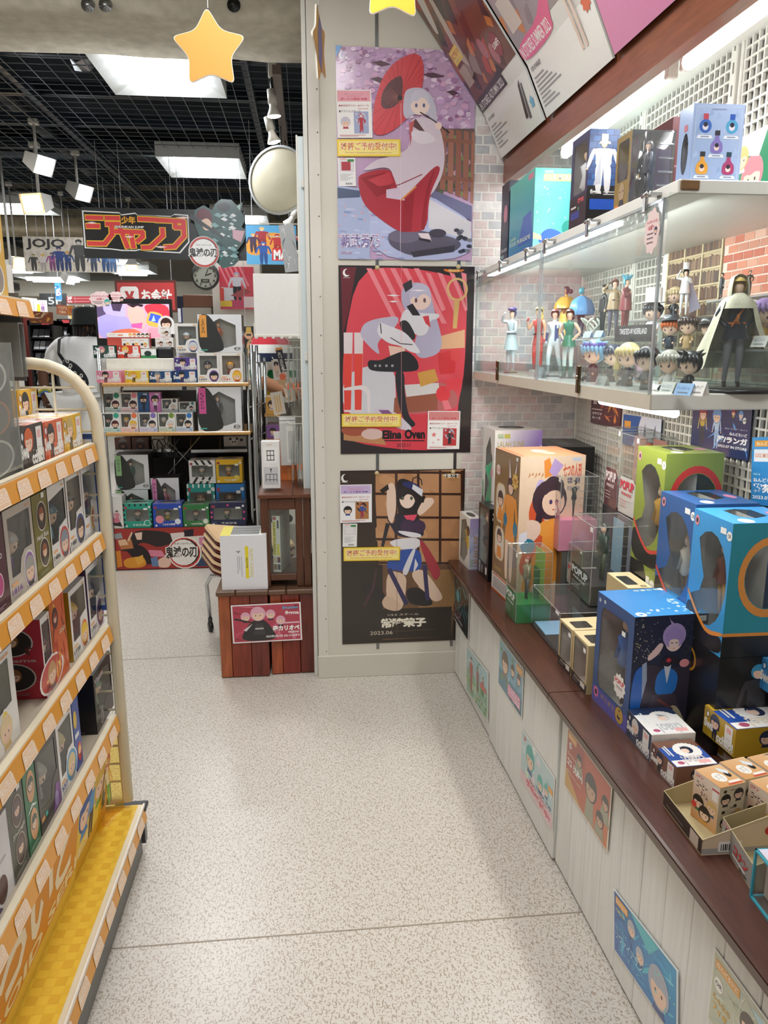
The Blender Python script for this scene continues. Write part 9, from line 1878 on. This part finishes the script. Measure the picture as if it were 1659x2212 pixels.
disc_rack('black disc rack at the far left under the dark red poster',0,40,672,8.8,12)
disc_rack('black disc rack just left of the bucket hat',122,157,689,9.2,12)
tag(MB().box((0,0,0),(.09,.09,PY(48,672,8.9).z),'6a2e28').build('red_post','paint',None,(PY(45,700,8.9).x,8.9,0)),'red-brown post between the disc racks at the far left','post')
gbox('magazine_rack','low dark magazine rack behind the clock column','rack',(PY(385,690,7.6).x,7.6,0),(PY(425,690,7.6).x,7.6,0),PY(400,640,7.6).z,.4,dict(F='1e2230',R='2a2622',T='3a3430'),art={'F':lambda a:[a.R(R_*.2,.60+j*.09,R_*.2+.16,.67+j*.09,c)for j in range(4)for R_,c in enumerate(('e8e8ec','3a4a7a','c8ccd0','5a6a9a','2a3a6a'))]})
t=tag(MB().box((0,0,0),(.27,.3,.105),'5a3826',bev=.004).build('wooden_unit','wood',None,(PY(398,700,6.8).x,6.8,PY(398,664,6.8).z)),'brown wooden unit behind the television and the clock','cabinet');
tag(MB().box((PY(396,700,6.8).x,6.79,0),(PY(458,700,6.8).x,7.15,PY(398,664.5,6.8).z),'8a8478').build('sales_counter','paint'),'grey counter carrying the brown wooden unit','counter')
c=PY(28,622,6.5);t=thing('security_camera','small black and white security camera below the ceiling at the far left','camera',c)
m=MB();m.tube([(0,0,.04),(0,0,2.85-c.z)],.010,'d8d8d4',8);m.build('stem','paint',t);m=MB();m.box((-.035,-.07,-.02),(.035,.06,.045),'222426',bev=.01);m.tube([(0,-.07,.01),(.0,-.1,.01)],.022,'111',10);m.build('head','plastic',t)
# =================================================================== PEOPLE
def person(label,loc,h,turn,J,cols,seg):
 t=thing('person',label,'person',loc,turn)
 (vs,fs,ks)=grow(J,BONES,'pel',2);m=MB();m.add([tuple(c*h for c in v)for v in vs],fs,[cols.get(k,cols['skin'])for k in ks],smooth=True)
 for s in 'lr':
  W_=V(J[s+'w'][:3]);P=V(J[s+'h'][:3]);d=(P-W_).normalized();sd=d.cross(V((1,0,0))).normalized();out=d.cross(sd)
  for k,(o_,L_)in enumerate(((-.013,.040),(-.0045,.046),(.0045,.043),(.012,.034))):b=P+sd*o_+d*.004;q=b+d*L_*.55+out*.004;e_=q+d*L_*.4-out*.010;m.tube([tuple(x*h)for x in(b,q,e_)],1,cols['skin'],6,rr=[.0052*h,.0047*h,.0036*h])
  b=P-d*.012-sd*.012;m.tube([tuple(x*h)for x in(b,b-sd*.014+d*.012,b-sd*.018+d*.028)],1,cols['skin'],6,rr=[.006*h,.0054*h,.004*h])
 m.build('body','fabric' if False else 'matte',t);return t
def clothes(t,name,J,bones,h,col,grow_=1.16,add=.006,band=None,lev=2):
 names=[n for n in J if any(n in b[:2]for b in bones)];K={n:(*J[n][:3],J[n][3]*grow_+add)for n in names}
 vs,fs,ks=grow(K,[(a,b,'x')for a,b in bones],'pel' if 'pel' in names else names[0],lev);m=MB()
 cl=[band(sum(vs[k][2]for k in f)/len(f),sum(vs[k][0]for k in f)/len(f))for f in fs]if band else col
 if band:
  import bmesh
  me=bpy.data.meshes.new('cut');me.from_pydata(vs,[],fs);bm_=bmesh.new();bm_.from_mesh(me)
  for i in range(18):bmesh.ops.bisect_plane(bm_,geom=bm_.verts[:]+bm_.edges[:]+bm_.faces[:],plane_co=(0,0,.86-i*.034),plane_no=(0,0,1))
  vs=[tuple(v.co)for v in bm_.verts];bm_.verts.index_update();fs=[[v.index for v in f.verts]for f in bm_.faces];cl=[band(f.calc_center_median().z,0)for f in bm_.faces];bm_.free();bpy.data.meshes.remove(me)
 m.add([tuple(c*h for c in v)for v in vs],fs,cl,smooth=True);return m.build(name,'fabric',t)
SHIRT=[('pel','waist'),('waist','chest'),('chest','ls'),('ls','lm'),('chest','rs'),('rs','rm')];PANTS=[('pel','lp'),('lp','lk'),('lk','la'),('pel','rp'),('rp','rk'),('rk','ra')]
def mid(a,b,r):return((a[0]+b[0])*.5+(b[0]-a[0])*.22,(a[1]+b[1])*.5+(b[1]-a[1])*.22,(a[2]+b[2])*.5+(b[2]-a[2])*.22,r)
J=dict(BASE);J.update(pel=(0,0,.52,.078),waist=(0,-.012,.62,.074),chest=(0,-.035,.735,.088),neck=(0,-.062,.835,.034),hd=(-.008,-.085,.875,.050),top=(-.012,-.09,.94,.056),
ls=(-.112,-.04,.79,.046),le=(-.17,-.13,.66,.032),lw=(-.11,-.24,.60,.022),lh=(-.09,-.265,.59,.021),rs=(.112,-.04,.79,.046),re=(.195,.03,.665,.033),rw=(.150,.075,.54,.023),rh=(.135,.085,.495,.022),
lp=(-.055,0,.49,.066),rp=(.055,0,.49,.066))
SK='5a3c2e'
YM=7.4;p0=PY(174,900,YM);hm=PY(188,662,YM).z/1.0
man=person('man in white T-shirt and black bucket hat with a sling bag, seen from behind',(p0.x,YM,0),hm,radians(158),J,dict(skin=SK,top='dcdcd8',bot='dcdcd8',slv='dcdcd8',arm=SK,hand=SK,shin='dcdcd8',shoe='e8e8e8'),0)
h=hm;Jc=dict(J);Jc['lm']=mid(J['ls'],J['le'],.05);Jc['rm']=mid(J['rs'],J['re'],.05)
clothes(man,'tshirt',Jc,SHIRT,h,'e9e9e7',1.12,.012);clothes(man,'trousers',J,PANTS,h,'e2e2de',1.12,.012)
HX,HY=-.012,-.092
HM=M4.Translation((HX*h,HY*h,0))@M4.Rotation(radians(-55),4,'Z')@M4.Translation((-HX*h,-HY*h,0))
def HMB():m=MB();m.M=HM;return m
m=MB();m.lathe([(.082*h,.908*h),(.079*h,.916*h),(.068*h,.945*h),(.066*h,.985*h),(.056*h,1.0*h),(0,1.002*h)],'25292a',24,(HX*h,HY*h,0));m.build('bucket_hat','fabric',man)
m=HMB()
for i in range(16):
 q=2*pi*i/16;R=random.Random(i)
 if-2.4<q-2*pi<-.9 or abs(q-1.5*pi)<.55:continue
 x,y=HX+.056*cos(q),HY+.058*sin(q);m.tube([(x*h,y*h,.93*h),((x*1.02)*h,(y+.004*sin(i))*h,.88*h),((x+R.uniform(-.01,.01))*h,(y+.006)*h,(.835+R.uniform(-.015,.01))*h)],1,'1d1816',6,rr=[.010*h,.011*h,.006*h])
m.build('dreadlocks','fabric',man)
m=HMB();m.ell((HX*h,(HY-.040)*h,.853*h),(.042*h,.030*h,.030*h),'1e1714',12,8);m.build('beard','fabric',man)
m=HMB();m.tube([(HX*h,(HY-.052)*h,.905*h),(HX*h,(HY-.070)*h,.885*h),(HX*h,(HY-.056)*h,.880*h)],1,SK,6,rr=[.006*h,.011*h,.008*h]);m.build('nose','matte',man)
m=HMB()
for s in(-1,1):m.ell(((HX+s*.022)*h,(HY-.050)*h,.905*h),(.009*h,.005*h,.006*h),'e8e4e0',8,6);m.ell(((HX+s*.022)*h,(HY-.0545)*h,.905*h),(.004*h,.002*h,.004*h),'1a1210',6,4);m.ell(((HX+s*.058)*h,HY*h,.893*h),(.008*h,.016*h,.022*h),SK,8,6)
m.build('face_features','matte',man);m=HMB();m.ell((HX*h,(HY-.062)*h,.862*h),(.018*h,.006*h,.006*h),'6a3a34',8,5);m.build('mouth','matte',man)
m=MB();m.tube([(.052*cos(q)*h,(-.058+.05*sin(q))*h,(.838-.012*sin(q))*h)for q in[2*pi*i/20 for i in range(21)]],.003*h,'c8b890',6);m.build('necklace','metal',man)
def ribbon(pts,w,c,n_):
 m=MB();P=[V(p)for p in pts]
 for i in range(len(P)-1):
  d=(P[i+1]-P[i]).normalized();u=d.cross(V(n_)).normalized()*w/2;o=V(n_)*.006
  m.add([tuple((P[i]-u)*1),tuple(P[i]+u),tuple(P[i+1]+u),tuple(P[i+1]-u),tuple(P[i]-u+o),tuple(P[i]+u+o),tuple(P[i+1]+u+o),tuple(P[i+1]-u+o)],[[4,5,6,7],[0,1,5,4],[1,2,6,5],[2,3,7,6],[3,0,4,7]],c)
 return m
strap=[(.05*h,-.03*h,.862*h),(.05*h,.050*h,.832*h),(.025*h,.096*h,.76*h),(-.03*h,.108*h,.70*h),(-.085*h,.106*h,.645*h)]
sb=ribbon(strap,.032,'1d1e20',(0,1,0)).build('bag_strap','fabric',man)
m=MB();m.M=M4.Translation((-.085*h,.118*h,.66*h))@M4.Rotation(radians(-42),4,'Y');m.box((-.02,-.015,-.06),(.02,.02,.0),'1d1e20',bev=.006);m.ell((-.07*h*0,.0,0),(.095*h,.016*h,.042*h),'1f2022',16,10);m.build('sling_bag','fabric',man)
m=MB();m.M=M4.Translation((-.085*h,.1345*h,.66*h))@M4.Rotation(radians(-42),4,'Y')@M4.Rotation(-pi/2,4,'X')
R=random.Random(9)
for i in range(11):x,y=R.uniform(-.08,.08)*h,R.uniform(-.03,.03)*h;m.tess([ngon(x,y,.011*h,.010*h,10)],'d8d8d4',.0);m.tess([ngon(x,y,.006*h,.005*h,8)],'3a3a3c',.0015)
m.build('skull_print','fabric',man)
m=MB()
for k,(c,f)in enumerate((('d8c850',.72),('8a9a2c',.80),('e8e0d0',.66),('3a5a9a',.86))):
 A,B=V(J['re'][:3]),V(J['rw'][:3]);cc=A+(B-A)*(f+.1);d=(B-A).normalized();u=d.orthogonal().normalized();w_=d.cross(u)
 m.tube([tuple((cc+u*(.03*cos(q))+w_*(.03*sin(q))+d*(.006*sin(q*3)))*h)for q in[2*pi*i/16 for i in range(17)]],.0048*h,c,6)
m.build('bracelets','plastic',man)
J2=dict(BASE);J2.update(pel=(0,0,.52,.080),waist=(0,-.005,.62,.080),chest=(0,-.01,.735,.090),neck=(0,-.015,.835,.034),hd=(0,-.03,.88,.050),top=(0,-.03,.945,.056),ls=(-.115,0,.79,.046),le=(-.17,.02,.65,.034),lw=(-.13,-.10,.60,.024),lh=(-.11,-.13,.60,.022),rs=(.115,0,.79,.046),re=(.165,.01,.65,.034),rw=(.12,-.12,.60,.024),rh=(.10,-.15,.60,.022),lp=(-.055,0,.49,.066),rp=(.055,0,.49,.066))
Y2p=5.8;h2=(PY(588,722,Y2p).z)/.835
sh=person('shopper in a striped polo shirt and grey trousers, half hidden by the blank white board',(PY(588,800,Y2p).x,Y2p,0),h2,radians(80),J2,dict(skin='c08a68',top='e8e8e4',bot='8a877e',slv='e8e8e4',arm='c08a68',hand='c08a68',shin='8a877e',shoe='3a3634'),0)
Jd=dict(J2);Jd['lm']=mid(J2['ls'],J2['le'],.05);Jd['rm']=mid(J2['rs'],J2['re'],.05)
def stripes(z,x):
 z0=.86 if abs(x)<.1 else.86;k=(z0-z)/.034;i=int(k)
 return{1:'d0404c',3:'2b3350',5:'2f8a54',7:'e8c83c',9:'2b3350',11:'2f8a54',13:'c83c48',15:'e8c83c'}.get(i,'eeeeea')
clothes(sh,'polo_shirt',Jd,SHIRT,h2,None,1.12,.012,stripes,3);clothes(sh,'trousers',J2,PANTS,h2,'9a968c',1.12,.012)
m=MB();m.ell((0,-.026*h2,.925*h2),(.064*h2,.068*h2,.066*h2),'2a221e',16,10,lambda a,b,c:c>.1 or b>.1);m.build('hair','fabric',sh)
m=MB()
for s in(-1,1):m.ell((s*.022*h2,-.076*h2,.905*h2),(.008*h2,.005*h2,.005*h2),'2a201c',8,5);m.ell((s*.055*h2,-.02*h2,.895*h2),(.008*h2,.016*h2,.022*h2),'c08a68',8,6)
m.tube([(0,-.078*h2,.90*h2),(0,-.094*h2,.883*h2),(0,-.078*h2,.877*h2)],1,'c08a68',6,rr=[.005*h2,.009*h2,.006*h2]);m.build('face_features','matte',sh)
